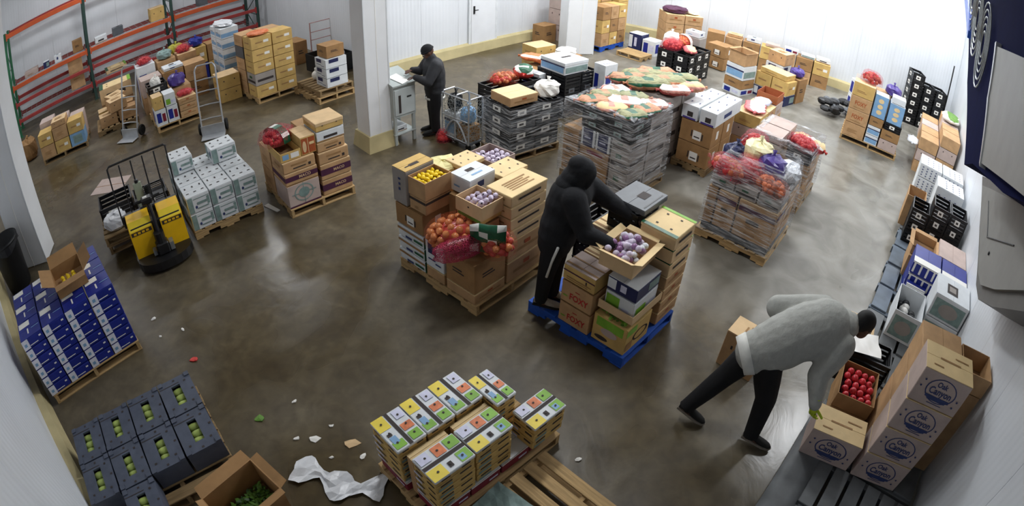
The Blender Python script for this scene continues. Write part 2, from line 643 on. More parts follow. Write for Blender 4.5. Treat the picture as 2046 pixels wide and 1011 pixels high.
def carton(S, u, v, z, du, dv, dz, label, style='kraft', group=None, rot=0.0, name='cardboard_carton', near=True, cat='carton', seam='u', lid=0.0, gap=0.014):
    """a closed carton; u, v = its corner nearest the stack's origin"""
    st = STYLES[style]
    if name == 'cardboard_carton':
        name = KIND_OF.get(style, name)
    du2, dv2 = du - gap, dv - gap
    dz = dz - 0.009
    key = (style, R3(du, dv, dz), near, seam, lid)

    def body():
        mb = MB()
        if near:
            mb.bbox(-du2 / 2, -dv2 / 2, 0, du2 / 2, dv2 / 2, dz - 0.006, st['side'], 0.006)
        else:
            mb.box(-du2 / 2, -dv2 / 2, 0, du2 / 2, dv2 / 2, dz - 0.004, st['side'])
            if st['top'] is not st['side']:
                mb.quad([(-du2 / 2, -dv2 / 2, dz - 0.002), (du2 / 2, -dv2 / 2, dz - 0.002), (du2 / 2, dv2 / 2, dz - 0.002), (-du2 / 2, dv2 / 2, dz - 0.002)], st['top'])
            prints(mb, st['prints'], du2, dv2, dz)
        return mb.mesh('carton_body')
    me = cached(('body',) + key, body)
    if not near:
        o = link(name, me)
        S.put(o, u + du / 2, v + dv / 2, z, rot)
        return tag(o, label, cat, group)
    e = empty(name)
    S.put(e, u + du / 2, v + dv / 2, z, rot)
    tag(e, label, cat, group)
    link('body', me, e)
    if lid > 0:
        def lidm():
            mb = MB()
            mb.bbox(-du2 / 2 - 0.004, -dv2 / 2 - 0.004, dz - lid, du2 / 2 + 0.004, dv2 / 2 + 0.004, dz, st['top'], 0.005)
            return mb.mesh('lid')
        link('lid', cached(('lid',) + key, lidm), e)
    else:
        def flap(sg):
            mb = MB()
            if seam == 'u':
                a, b = (-dv2 / 2 + 0.002, -0.002) if sg < 0 else (0.002, dv2 / 2 - 0.002)
                mb.box(-du2 / 2 + 0.002, a, dz - 0.006, du2 / 2 - 0.002, b, dz, st['top'])
            else:
                a, b = (-du2 / 2 + 0.002, -0.002) if sg < 0 else (0.002, du2 / 2 - 0.002)
                mb.box(a, -dv2 / 2 + 0.002, dz - 0.006, b, dv2 / 2 - 0.002, dz, st['top'])
            return mb.mesh('flap')
        for sg in (-1, 1):
            link('flap', cached(('flap', sg) + key, lambda: flap(sg)), e)
    for face in dict.fromkeys(it[1] for it in st['prints']):
        def pr():
            mb = MB()
            prints(mb, [it for it in st['prints'] if it[1] == face], du2 + (0.008 if lid else 0), dv2 + (0.008 if lid else 0), dz)
            return mb.mesh('print')
        link('print', cached(('prints', face) + key, pr), e)
    return e


def holes(face, n=2, y=0.62, w=0.05, h=0.1, mt=None):
    mt = mt or INK
    return [('rect', face, (i + 0.5) / n - w / 2, y - h / 2, (i + 0.5) / n + w / 2, y + h / 2, mt) for i in range(n)]


def txtlines(face, mt, x=0.2, y=0.35, n=3, w=0.45, h=0.045):
    return [('rect', face, x, y + i * 0.1, x + w * (1 - 0.18 * (i % 2)), y + i * 0.1 + h, mt) for i in range(n)]


def style(side, top=None, pr=()):
    return {'side': side, 'top': top or side, 'prints': list(pr)}


STYLES = {
    'kraft': style(KRAFT, None, txtlines('u0', KRAFT_D, 0.2, 0.3, 3) + txtlines('v0', KRAFT_D, 0.25, 0.3, 3)),
    'kraft_plain': style(KRAFT),
    'kraft_dark': style(KRAFT_D, None, txtlines('u0', INK, 0.25, 0.45, 2, 0.4) + txtlines('v0', INK, 0.25, 0.45, 2, 0.4)),
    'kraft_label': style(KRAFT_D, None, [('rect', 'u0', 0.42, 0.2, 0.68, 0.62, LABELW), ('rect', 'u0', 0.46, 0.3, 0.64, 0.36, INK), ('rect', 'u0', 0.36, 0.3, 0.40, 0.6, INK), ('rect', 'u0', 0.70, 0.25, 0.74, 0.55, INK)] + [('rect', 'v0', 0.42, 0.3, 0.62, 0.7, LABELW)]),
    'kraft_light': style(KRAFT, KRAFT_L, holes('u0') + holes('v0') + txtlines('top', KRAFT_D, 0.2, 0.3, 4, 0.55)),
    'pink': style(KRAFT_P, KRAFT_P, holes('u0', 2, 0.7) + txtlines('v0', KRAFT_D, 0.2, 0.2, 3)),
    'yellowish': style(KRAFT_Y, KRAFT_L, holes('v0', 2, 0.6) + txtlines('u0', KRAFT_D, 0.2, 0.3, 2)),
    'grey_tall': style(KRAFT_G, KRAFT_Y, [('rect', 'u0', 0.45, 0.7, 0.62, 0.76, INKB), ('rect', 'u0', 0.47, 0.55, 0.6, 0.62, INKB), ('rect', 'u0', 0.45, 0.4, 0.6, 0.48, INKB), ('rect', 'top', 0.15, 0.3, 0.6, 0.38, INK), ('rect', 'top', 0.3, 0.25, 0.62, 0.45, INK)]),
    'brown_band': style(KRAFT, None, [('rect', 'u0', 0.0, 0.72, 1.0, 0.9, INK), ('rect', 'v0', 0.0, 0.72, 1.0, 0.9, INK)] + txtlines('u0', KRAFT_D, 0.3, 0.2, 2, 0.3)),
    'slotted': style(KRAFT_L, CREAM, [('rect', 'v0', 0.2, 0.42, 0.8, 0.62, INK), ('rect', 'u0', 0.25, 0.45, 0.75, 0.6, KRAFT_D)] + txtlines('top', KRAFT_D, 0.2, 0.25, 5, 0.6, 0.05)),
    'slotted_low': style(KRAFT, CREAM, [('rect', 'v0', 0.15, 0.35, 0.85, 0.5, KRAFT_D), ('rect', 'v0', 0.42, 0.55, 0.58, 0.75, ORANGEINK)]),
    'lidded': style(KRAFT_D, CREAM, holes('top', 3, 0.3, 0.04, 0.08) + holes('top', 3, 0.75, 0.04, 0.08)),
    'green_corner': style(KRAFT_L, CREAM, [('rect', 'v0', 0.2, 0.4, 0.8, 0.62, INK), ('rect', 'top', 0, 0, 0.12, 1, DKGREEN), ('rect', 'top', 0.9, 0, 1, 1, GREENINK)] + holes('top', 2, 0.3, 0.05, 0.06) + holes('top', 2, 0.7, 0.05, 0.06)),
    'green_tray': style(WHITEB, WHITEB, [('rect', 'u0', 0, 0.62, 1, 0.82, KRAFT_D), ('rect', 'u0', 0.62, 0.2, 0.95, 0.4, DKGREEN), ('rect', 'u0', 0.3, 0.12, 0.55, 0.3, INKB), ('rect', 'v0', 0, 0.0, 1, 1, DKGREEN)]),
    'blue_white': style(WHITEB, WHITEB, [('rect', 'u0', 0.15, 0.55, 0.6, 0.95, NAVY), ('rect', 'u0', 0.15, 0.3, 0.55, 0.36, INKB), ('rect', 'u0', 0.55, 0.2, 0.85, 0.26, INKB), ('rect', 'v0', 0.15, 0.55, 0.6, 0.95, NAVY)]),
    'white_print': style(WHITEB, WHITEB, [('rect', 'v0', 0.28, 0.78, 0.98, 0.82, TEAL), ('oval', 'v0', 0.36, 0.32, 0.05, 0.09, INKB), ('rect', 'v0', 0.86, 0.3, 0.97, 0.75, TEAL), ('oval', 'u0', 0.38, 0.5, 0.05, 0.12, INKB), ('rect', 'v0', 0.02, 0.05, 0.24, 0.95, TEAL), ('rect', 'v0', 0.42, 0.44, 0.84, 0.58, TEAL), ('rect', 'v0', 0.4, 0.2, 0.9, 0.26, TEAL), ('rect', 'u0', 0.02, 0.05, 0.3, 0.95, TEAL), ('rect', 'u0', 0.45, 0.3, 0.85, 0.6, TEAL), ('rect', 'u0', 0.7, 0.5, 0.86, 0.8, INKB)]
                         + holes('top', 3, 0.3, 0.12, 0.06) + holes('top', 3, 0.72, 0.06, 0.12)),
    'white_slot': style(WHITEB, WHITEB, [('rect', 'top', 0.35, 0.55, 0.62, 0.75, INK), ('rect', 'top', 0.3, 0.25, 0.7, 0.33, SKYB), ('rect', 'v0', 0.3, 0.4, 0.55, 0.75, INKB), ('rect', 'u0', 0.2, 0.35, 0.5, 0.45, SKYB)]),
    'white_holes': style(WHITEB, WHITEB, holes('top', 3, 0.25, 0.05, 0.07, INKB) + holes('top', 3, 0.75, 0.05, 0.07, INKB) + [('rect', 'u0', 0.35, 0.2, 0.7, 0.55, INK), ('rect', 'u0', 0.1, 0.02, 0.9, 0.14, VIOLET), ('rect', 'v0', 0.3, 0.3, 0.6, 0.6, INKB)]),
    'teal_white': style(WHITEB, WHITEB, [('rect', 'u0', 0.05, 0.15, 0.95, 0.6, SKYB), ('rect', 'u0', 0.0, 0.62, 1, 0.72, NAVY), ('rect', 'v0', 0.05, 0.15, 0.95, 0.6, TEAL), ('rect', 'top', 0.35, 0.45, 0.75, 0.55, INK)]),
    'maco': style(KRAFT, KRAFT_L, [('rect', 'v0', 0, 0.3, 1, 0.72, PURPLE), ('text', 'v0', 'MACO', 0.6, 0.5, 0.36, KRAFT_L), ('rect', 'u0', 0, 0.3, 1, 0.72, PURPLE)]),
    'compass': style(KRAFT_P, KRAFT, [('ring', 'v0', 0.5, 0.55, 0.3, 0.38, 0.035, TEAL), ('oval', 'v0', 0.5, 0.55, 0.17, 0.22, TEAL), ('rect', 'v0', 0.49, 0.08, 0.51, 1.0, TEAL), ('rect', 'v0', 0.12, 0.53, 0.88, 0.57, TEAL), ('rect', 'v0', 0, 0.0, 1, 0.07, PURPLE)]),
    'picture': style(KRAFT_Y, KRAFT_L, [('rect', 'v0', 0.06, 0.06, 0.97, 0.92, ORANGEINK), ('oval', 'v0', 0.25, 0.45, 0.13, 0.32, KRAFT_L), ('rect', 'v0', 0.48, 0.06, 0.51, 0.92, CREAM), ('rect', 'v0', 0.58, 0.5, 0.9, 0.65, CREAM)]),
    'arrow_box': style(KRAFT, KRAFT_L, [('rect', 'v0', 0.25, 0.55, 0.75, 0.7, KRAFT_D), ('rect', 'v0', 0.3, 0.25, 0.7, 0.35, INK), ('rect', 'v0', 0.78, 0.2, 0.86, 0.45, INK), ('rect', 'u0', 0.3, 0.4, 0.7, 0.6, KRAFT_D)]),
    'white_band': style(WHITEB, WHITEB, [('rect', 'v0', 0.25, 0.25, 0.75, 0.5, INK), ('rect', 'v0', 0, 0.0, 1, 0.12, KRAFT_D)]),
    'foxy': style(KRAFT, KRAFT_D, [('text', 'u0', 'FOXY', 0.58, 0.38, 0.6, REDINK, 1.2), ('rect', 'u0', 0.45, 0.7, 0.6, 0.74, REDINK), ('rect', 'u0', 0.08, 0.3, 0.22, 0.36, GREENINK)]),
    'foxy_lid': style(KRAFT_Y, KRAFT_P, [('rect', 'u0', 0, 0.6, 1, 0.68, PURPLE), ('rect', 'u0', 0.12, 0.25, 0.9, 0.32, KRAFT_D), ('rect', 'u0', 0.12, 0.12, 0.8, 0.18, KRAFT_D), ('rect', 'u0', 0.72, 0.35, 0.76, 0.55, INK), ('rect', 'top', 0.12, 0, 0.2, 1, KRAFT_D), ('rect', 'top', 0.5, 0, 0.56, 1, KRAFT_D)]),
    'striped_lid': style(KRAFT_P, CREAM, [('rect', 'top', 0.1, 0, 0.2, 1, KRAFT_D), ('rect', 'top', 0.4, 0, 0.46, 1, KRAFT_D), ('rect', 'u0', 0, 0.5, 1, 0.65, KRAFT_D), ('rect', 'top', 0.65, 0.3, 0.72, 0.55, INK)]),
    'broccoli': style(KRAFT_Y, KRAFT_Y, [('rect', 'u0', 0.1, 0.62, 0.9, 0.95, GREENINK), ('oval', 'u0', 0.5, 0.5, 0.25, 0.14, KRAFT_P), ('oval', 'u0', 0.3, 0.2, 0.2, 0.08, INK), ('rect', 'v0', 0.05, 0.1, 0.3, 0.4, KRAFT_D), ('ring', 'v0', 0.6, 0.45, 0.3, 0.2, 0.06, INK), ('rect', 'v0', 0.0, 0.7, 0.4, 0.95, GREENINK)]),
    'green_pack': style(WHITEB, WHITEB, [('rect', 'u0', 0.05, 0.1, 0.5, 0.85, GREENINK), ('rect', 'u0', 0.6, 0.1, 0.85, 0.4, LILAC), ('rect', 'v0', 0.1, 0.1, 0.5, 0.55, GREENINK), ('rect', 'v0', 0.55, 0.2, 0.95, 0.4, LILAC)]),
    'navy_pack': style(NAVY, WHITEB, [('rect', 'u0', 0.02, 0.2, 0.3, 0.9, WHITEB), ('rect', 'u0', 0.45, 0.3, 0.65, 0.8, LILAC), ('rect', 'v0', 0.5, 0.2, 0.95, 0.8, TEAL)]),
    'plastic_grey': style(LIDGREY, LIDGREY, [('rect', 'top', 0.4, 0.3, 0.7, 0.55, INK), ('rect', 'top', 0.1, 0.08, 0.9, 0.12, BLACKP)]),
    'blue_carton': style(BLUEB, BLUEB, [('rect', 'v0', 0.0, 0.02, 0.30, 0.98, mat('pale_stripe_print', '#dfe0ec', 0.5, 0.08, 16)), ('rect', 'v0', 0.32, 0.2, 0.7, 0.28, LABELW), ('rect', 'v0', 0.8, 0.55, 0.9, 0.7, LABELW), ('rect', 'v0', 0.08, 0.3, 0.2, 0.6, SKYB),
                                        ('rect', 'top', 0.05, 0.66, 0.56, 0.96, LABELW), ('rect', 'top', 0.4, 0.2, 0.46, 0.5, LABELW), ('rect', 'top', 0.6, 0.4, 0.95, 0.43, SKYB), ('rect', 'u0', 0.1, 0.3, 0.7, 0.4, LABELW)]),
    'oak': style(KRAFT_P, CREAM, [('ring', 'u0', 0.5, 0.52, 0.31, 0.36, 0.022, INKB), ('text', 'u0', 'Oak', 0.47, 0.69, 0.22, INKB, 1.15), ('text', 'u0', 'Canyon', 0.5, 0.49, 0.46, INKB, 1.25), ('rect', 'u0', 0.25, 0.27, 0.75, 0.35, INKB), ('rect', 'u0', 0.31, 0.22, 0.69, 0.28, INKB), ('rect', 'u0', 0.35, 0.12, 0.65, 0.14, INKB),
                                  ('oval', 'u0', 0.12, 0.7, 0.018, 0.03, INKB), ('oval', 'u0', 0.09, 0.5, 0.018, 0.03, INKB), ('oval', 'u0', 0.88, 0.45, 0.018, 0.03, INKB), ('oval', 'u0', 0.85, 0.25, 0.018, 0.03, INKB), ('rect', 'topv', 0.28, 0.48, 0.72, 0.54, KRAFT_D), ('rect', 'topv', 0.15, 0.2, 0.35, 0.24, KRAFT_D), ('rect', 'topv', 0.6, 0.7, 0.9, 0.74, KRAFT_D)]),
    'mango': style(KRAFT_Y, WHITEB, [('rect', 'top', 0.44, 0, 0.56, 1, INK), ('rect', 'top', 0.0, 0.62, 0.4, 1.0, YELLOWP), ('rect', 'top', 0.05, 0.05, 0.4, 0.25, GREENINK), ('rect', 'top', 0.1, 0.2, 0.3, 0.4, SKYB), ('rect', 'top', 0.1, 0.42, 0.25, 0.5, INK), ('rect', 'top', 0.6, 0.35, 0.95, 0.55, CARROT), ('rect', 'top', 0.6, 0.05, 0.95, 0.28, GREENINK), ('rect', 'top', 0.66, 0.7, 0.95, 0.95, LILAC)]
                   + [('oval', 'top', x, y, 0.035, 0.028, INK) for x in (0.2, 0.78) for y in (0.2, 0.5, 0.8)] + holes('u0', 2, 0.6, 0.22, 0.2) + holes('v0', 2, 0.6, 0.22, 0.2)),
    'mango_turned': style(KRAFT_Y, WHITEB, [('rect', 'top', 0.0, 0.44, 1, 0.56, INK), ('rect', 'top', 0.0, 0.0, 0.36, 0.4, YELLOWP), ('rect', 'top', 0.7, 0.05, 0.98, 0.4, GREENINK), ('rect', 'top', 0.72, 0.1, 0.86, 0.3, SKYB), ('rect', 'top', 0.45, 0.12, 0.55, 0.3, INK), ('rect', 'top', 0.4, 0.6, 0.65, 0.95, CARROT), ('rect', 'top', 0.7, 0.6, 0.98, 0.95, GREENINK), ('rect', 'top', 0.03, 0.62, 0.3, 0.95, LILAC)]
                          + [('oval', 'top', x, y, 0.028, 0.035, INK) for x in (0.2, 0.5, 0.8) for y in (0.22, 0.78)] + holes('u0', 2, 0.6, 0.22, 0.2) + holes('v0', 2, 0.6, 0.22, 0.2)),
    'mango_tray': style(KRAFT_Y, KRAFT_Y, holes('u0', 2, 0.75, 0.3, 0.24) + holes('v0', 2, 0.75, 0.3, 0.24) + [('rect', 'u0', 0.0, 0.1, 0.3, 0.45, LILAC), ('rect', 'v0', 0.05, 0.1, 0.4, 0.45, TEAL)]),
    'crimson': style(CRIMSON, WHITEB, [('rect', 'u0', 0, 0.88, 1, 1.0, LABELW), ('rect', 'v0', 0, 0.88, 1, 1.0, LABELW), ('rect', 'u0', 0.6, 0.3, 0.9, 0.5, LILAC), ('rect', 'v0', 0.6, 0.3, 0.9, 0.5, LILAC)]),
    'wrap_grey': style(KRAFT_G, KRAFT_G, [('rect', 'u0', 0.05, 0.2, 0.95, 0.4, INK), ('rect', 'v0', 0.1, 0.3, 0.9, 0.5, INK), ('rect', 'u0', 0.3, 0.55, 0.6, 0.75, DKGREEN)]),
    'blue_stripe': style(WHITEB, WHITEB, [('rect', 'u0', 0.15, 0.0, 0.85, 1, NAVY), ('rect', 'u0', 0.25, 0.45, 0.7, 0.52, LILAC), ('rect', 'v0', 0.15, 0.0, 0.85, 1, NAVY)]),
    'big_red_band': style(KRAFT_D, KRAFT, [('rect', 'u0', 0.25, 0.82, 0.8, 0.93, CRIMSON)] + txtlines('v0', INK, 0.3, 0.4, 3, 0.4)),
    'big_purple_band': style(KRAFT, KRAFT_L, [('rect', 'u0', 0.02, 0.72, 0.98, 0.86, PURPLE), ('rect', 'u0', 0.28, 0.45, 0.62, 0.56, INK), ('rect', 'u0', 0.3, 0.33, 0.7, 0.38, KRAFT_D), ('rect', 'u0', 0.3, 0.15, 0.6, 0.2, KRAFT_D), ('rect', 'v0', 0.02, 0.72, 0.98, 0.86, PURPLE)]),
    'foxy_side': style(KRAFT, KRAFT_L, [('text', 'u0', 'FOXY', 0.5, 0.5, 0.55, ORANGEINK, 1.2), ('rect', 'u0', 0.2, 0.15, 0.7, 0.2, KRAFT_D)]),
    'ad_box': style(WHITEB, WHITEB, [('rect', 'u0', 0.1, 0.1, 0.45, 0.8, BLUEB), ('rect', 'u0', 0.55, 0.3, 0.9, 0.7, LILAC), ('rect', 'v0', 0.1, 0.2, 0.5, 0.8, BLUEB), ('rect', 'v0', 0.6, 0.2, 0.9, 0.7, CRIMSON), ('rect', 'top', 0.2, 0.3, 0.8, 0.6, LILAC)]),
    'blue_window': style(BLUEB, BLUEB, [('rect', 'u0', 0.05 + 0.24 * i, 0.15, 0.12 + 0.24 * i, 0.9, LABELW) for i in range(4)] + [('rect', 'u0', 0.0, 0.9, 1, 1, LABELW), ('rect', 'top', 0, 0, 0.3, 1, LABELW)]),
    'grey_photo': style(WHITEB, WHITEB, [('rect', 'u0', 0.06, 0.1, 0.94, 0.85, TEAL), ('oval', 'u0', 0.5, 0.48, 0.28, 0.28, KRAFT_G), ('rect', 'topv', 0.3, 0.25, 0.62, 0.7, INK), ('rect', 'topv', 0.36, 0.36, 0.56, 0.6, KRAFT_G)]),
    'speckled': style(WHITEB, WHITEB, [('rect', 'u0', 0.12 + 0.2 * (i % 4), 0.15 + 0.2 * (i // 4), 0.18 + 0.2 * (i % 4), 0.22 + 0.2 * (i // 4), INKB) for i in range(16)] + [('rect', 'top', 0.12 + 0.2 * (i % 4), 0.15 + 0.25 * (i // 4), 0.17 + 0.2 * (i % 4), 0.2 + 0.25 * (i // 4), INKB) for i in range(12)]),
    'white_blue_side': style(WHITEB, WHITEB, [('rect', 'v0', 0.0, 0.1, 1, 0.5, SKYB), ('rect', 'u0', 0.1, 0.2, 0.9, 0.5, SKYB), ('rect', 'u0', 0.1, 0.55, 0.6, 0.6, NAVY)]),
    'smile_brown': style(KRAFT_Y, KRAFT_Y, [('rect', 'v0', 0.2, 0.45, 0.55, 0.55, KRAFT_D), ('rect', 'v0', 0.6, 0.4, 0.85, 0.62, LABELW), ('rect', 'u0', 0.2, 0.45, 0.7, 0.55, KRAFT_D)]),
    'bottle_print': style(SKYB, WHITEB, [('oval', 'u0', 0.5, 0.25, 0.2, 0.1, CREAM), ('oval', 'u0', 0.5, 0.5, 0.2, 0.1, CREAM), ('oval', 'u0', 0.5, 0.75, 0.2, 0.1, CREAM), ('rect', 'v0', 0.2, 0.2, 0.8, 0.8, TEAL)]),
}


KIND_OF = {k: 'produce_box' for k in ('slotted', 'slotted_low', 'yellowish', 'green_corner', 'green_tray', 'broccoli', 'lidded', 'pink', 'striped_lid')}
KIND_OF.update({k: 'white_carton' for k in ('white_print', 'white_slot', 'white_holes', 'teal_white', 'white_band', 'ad_box', 'grey_photo', 'speckled', 'white_blue_side', 'blue_white', 'green_pack')})
KIND_OF.update({k: 'blue_carton' for k in ('blue_carton', 'blue_window', 'blue_stripe', 'navy_pack', 'bottle_print')})
KIND_OF.update({k: 'grey_carton' for k in ('wrap_grey', 'plastic_grey', 'grey_tall')})
KIND_OF.update({'oak': 'emblem_carton', 'crimson': 'crimson_carton', 'maco': 'banded_carton', 'big_purple_band': 'banded_carton', 'smile_brown': 'printed_carton', 'foxy': 'printed_carton', 'foxy_side': 'printed_carton', 'kraft_label': 'labelled_carton'})


def tray(S, u, v, z, du, dv, dz, label, mt, group=None, name='open_tray', cat='open box', inner=None, wall=0.008, pr=(), flaps=False, rot=0.0, fl_mat=None, flap_len=0.5):
    """an open-topped box: four walls and a bottom, with optional folded-out flaps as parts"""
    e = empty(name)
    S.put(e, u + du / 2, v + dv / 2, z, rot)
    tag(e, label, cat, group)
    du, dv = du - 0.006, dv - 0.006
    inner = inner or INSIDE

    def body():
        mb = MB()
        x, y = du / 2, dv / 2
        mb.box(-x, -y, 0, x, y, wall, mt)
        for (a, b, c, d) in ((-x, -y, -x + wall, y), (x - wall, -y, x, y), (-x + wall, -y, x - wall, -y + wall), (-x + wall, y - wall, x - wall, y)):
            mb.box(a, b, wall, c, d, dz, mt)
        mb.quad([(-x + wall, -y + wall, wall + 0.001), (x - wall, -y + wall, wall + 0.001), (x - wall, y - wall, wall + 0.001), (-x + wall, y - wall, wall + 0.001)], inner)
        return mb.mesh('body')
    link('body', cached(('tray', mt.name, R3(du, dv, dz), wall, inner.name), body), e)
    if pr:
        mb = MB()
        prints(mb, pr, du, dv, dz)
        mb.build('print', e)
    if flaps:
        fm = fl_mat or mt
        x, y = du / 2, dv / 2
        fl, tl = dv * flap_len, 0.35
        for sx, sy in ((-1, 0), (1, 0), (0, -1), (0, 1)):
            mb = MB()
            ln = (dv if sx else du) * flap_len * (1 if flaps is True else flaps)
            a = rad(RND.uniform(20, 50))
            ox, oz = math.cos(a) * ln, math.sin(a) * ln * 0.6
            if sx:
                p = [(sx * x, -y, dz), (sx * x, y, dz), (sx * (x + ox), y * 0.96, dz + oz), (sx * (x + ox), -y * 0.96, dz + oz)]
            else:
                p = [(-x, sy * y, dz), (x, sy * y, dz), (x * 0.96, sy * (y + ox), dz + oz), (-x * 0.96, sy * (y + ox), dz + oz)]
            q = [(a_, b_, c_ - 0.005) for a_, b_, c_ in p]
            mb.quad(p, fm)
            mb.quad(q[::-1], fm)
            for i in range(4):
                j = (i + 1) % 4
                mb.quad([p[i], q[i], q[j], p[j]], fm)
            mb.build('flap', e)
    return e


def plastic_crate(S, u, v, z, du, dv, dz, label, group=None, mt=None, tags=True, name='plastic_crate', rot=0.0, tagmat=None):
    """slatted black produce crate with a paper tag on the end"""
    mt = mt or BLACKP

    def body():
        mb = MB()
        x, y, w = du / 2 - 0.004, dv / 2 - 0.004, 0.012
        mb.box(-x, -y, 0, x, y, w, mt)
        for (a, b, c, d) in ((-x, -y, -x + w, y), (x - w, -y, x, y), (-x + w, -y, x - w, -y + w), (-x + w, y - w, x - w, y)):
            for k in range(3):
                z0 = w + k * (dz - w) / 3
                mb.box(a, b, z0 + 0.012, c, d, z0 + (dz - w) / 3 - 0.006, mt)
        for a in (-x, x - 0.03):
            for b in (-y, y - 0.03):
                mb.box(a, b, 0, a + 0.03, b + 0.03, dz, mt)
        mb.box(-x - 0.004, -y - 0.004, dz - 0.022, x + 0.004, -y + 0.016, dz, mt)
        mb.box(-x - 0.004, y - 0.016, dz - 0.022, x + 0.004, y + 0.004, dz, mt)
        mb.box(-x - 0.004, -y + 0.016, dz - 0.022, -x + 0.016, y - 0.016, dz, mt)
        mb.box(x - 0.016, -y + 0.016, dz - 0.022, x + 0.004, y - 0.016, dz, mt)
        return mb.mesh('body')
    e = empty(name)
    S.put(e, u + du / 2, v + dv / 2, z, rot)
    tag(e, label, 'crate', group)
    link('body', cached(('crate', mt.name, R3(du, dv, dz)), body), e)
    if tags:
        tm = tagmat or LABELW
        for face, x0, x1 in (('u0', 0.3, 0.6), ('v0', 0.25, 0.6)):
            def tg():
                mb = MB()
                prints(mb, [('rect', face, x0, 0.3, x1, 0.75, tm), ('rect', face, x0 + 0.08, 0.42, x1 - 0.09, 0.6, INK)], du, dv, dz, 0.003)
                return mb.mesh('paper_tag')
            link('paper_tag', cached(('ctag', face, R3(du, dv, dz), tm.name), tg), e)
    return e


def pallet(S, u, v, lu, lv, label, mt=None, z=0.0, along='v', name='wooden_pallet', h=0.13, group='pallets', cat='pallet', rot=0.0, nboards=7):
    """deck boards run along `along`; three stringers cross under them"""
    mt = mt or WOOD
    e = empty(name)
    S.put(e, u + lu / 2, v + lv / 2, z, rot)
    tag(e, label, cat, group)
    A, B = (lu, lv) if along == 'v' else (lv, lu)   # boards spaced over A, length B
    q = 0 if along == 'v' else PI / 2
    bw = A / nboards * 0.72

    def board():
        mb = MB()
        mb.bbox(-B / 2, -bw / 2, 0, B / 2, bw / 2, 0.018, mt, 0.003)
        return mb.mesh('deck_board')

    def stringer():
        mb = MB()
        n0 = A / 2
        hh = h - 0.036
        # notched stringer : three blocks with a bridge on top
        mb.box(-n0, -0.02, 0, -n0 * 0.62, 0.02, hh, mt)
        mb.box(-n0 * 0.62, -0.02, hh * 0.5, -n0 * 0.28, 0.02, hh, mt)
        mb.box(-n0 * 0.28, -0.02, 0, n0 * 0.28, 0.02, hh, mt)
        mb.box(n0 * 0.28, -0.02, hh * 0.5, n0 * 0.62, 0.02, hh, mt)
        mb.box(n0 * 0.62, -0.02, 0, n0, 0.02, hh, mt)
        return mb.mesh('stringer')
    bme = cached(('board', mt.name, R3(B, bw)), board)
    sme = cached(('stringer', mt.name, R3(A, h)), stringer)
    for k in range(nboards):
        d = -A / 2 + bw / 2 + k * (A - bw) / (nboards - 1)
        o = link('deck_board', bme, e)
        o.location = (d, 0, h - 0.018) if along == 'v' else (0, d, h - 0.018)
        o.rotation_euler = (0, 0, PI / 2 + q)
    for k in (0, nboards // 2, nboards - 1):
        d = -A / 2 + bw / 2 + k * (A - bw) / (nboards - 1)
        o = link('bottom_board', bme, e)
        o.location = (d, 0, 0) if along == 'v' else (0, d, 0)
        o.rotation_euler = (0, 0, PI / 2 + q)
    for k in (-1, 0, 1):
        d = k * (B / 2 - 0.025)
        o = link('stringer', sme, e)
        o.location = (0, d, 0.018) if along == 'v' else (d, 0, 0.018)
        o.rotation_euler = (0, 0, q)
    return e


ORD = ['first', 'second', 'third', 'fourth', 'fifth', 'sixth', 'seventh', 'eighth', 'ninth', 'tenth']


def layer_word(k, n):
    if n == 1:
        return 'single layer'
    return 'bottom layer' if k == 0 else 'top layer' if k == n - 1 else ORD[k] + ' layer up'


def grid(S, u0, v0, z0, nu, nv, nz, du, dv, dz, sty, what, where, group, skip=None, near=True, jitter=0.002, shell=True, lid=0.0, name='cardboard_carton', seam='u', cat='carton'):
    """a block of alike cartons; the hidden ones inside (and the far lower ones) are left out"""
    for k in range(nz):
        for i in range(nu):
            for j in range(nv):
                if skip and (i, j, k) in skip:
                    continue
                if shell and k < nz - 1 and i > 0 and j > 0:
                    continue
                s_ = sty[(i + 2 * j + 3 * k) % len(sty)] if isinstance(sty, (list, tuple)) else sty
                if j == 0:
                    pos = (ORD[i] + ' along the right side') if nu > 1 else ('near end' if nv > 1 else '')
                    if i == 0 and nv > 1:
                        pos = 'near corner'
                elif i == 0:
                    pos = ORD[j] + ' along the left side'
                else:
                    pos = f'{ORD[i]} in row {["", "two", "three", "four", "five", "six"][j]}'
                lab = ', '.join(x for x in (what, layer_word(k, nz), pos, where) if x)
                carton(S, u0 + i * du + RND.uniform(-jitter, jitter), v0 + j * dv + RND.uniform(-jitter, jitter), z0 + k * dz, du, dv, dz, lab, s_, group, near=near, lid=lid, name=name, seam=seam, rot=RND.uniform(-0.005, 0.005), cat=cat)


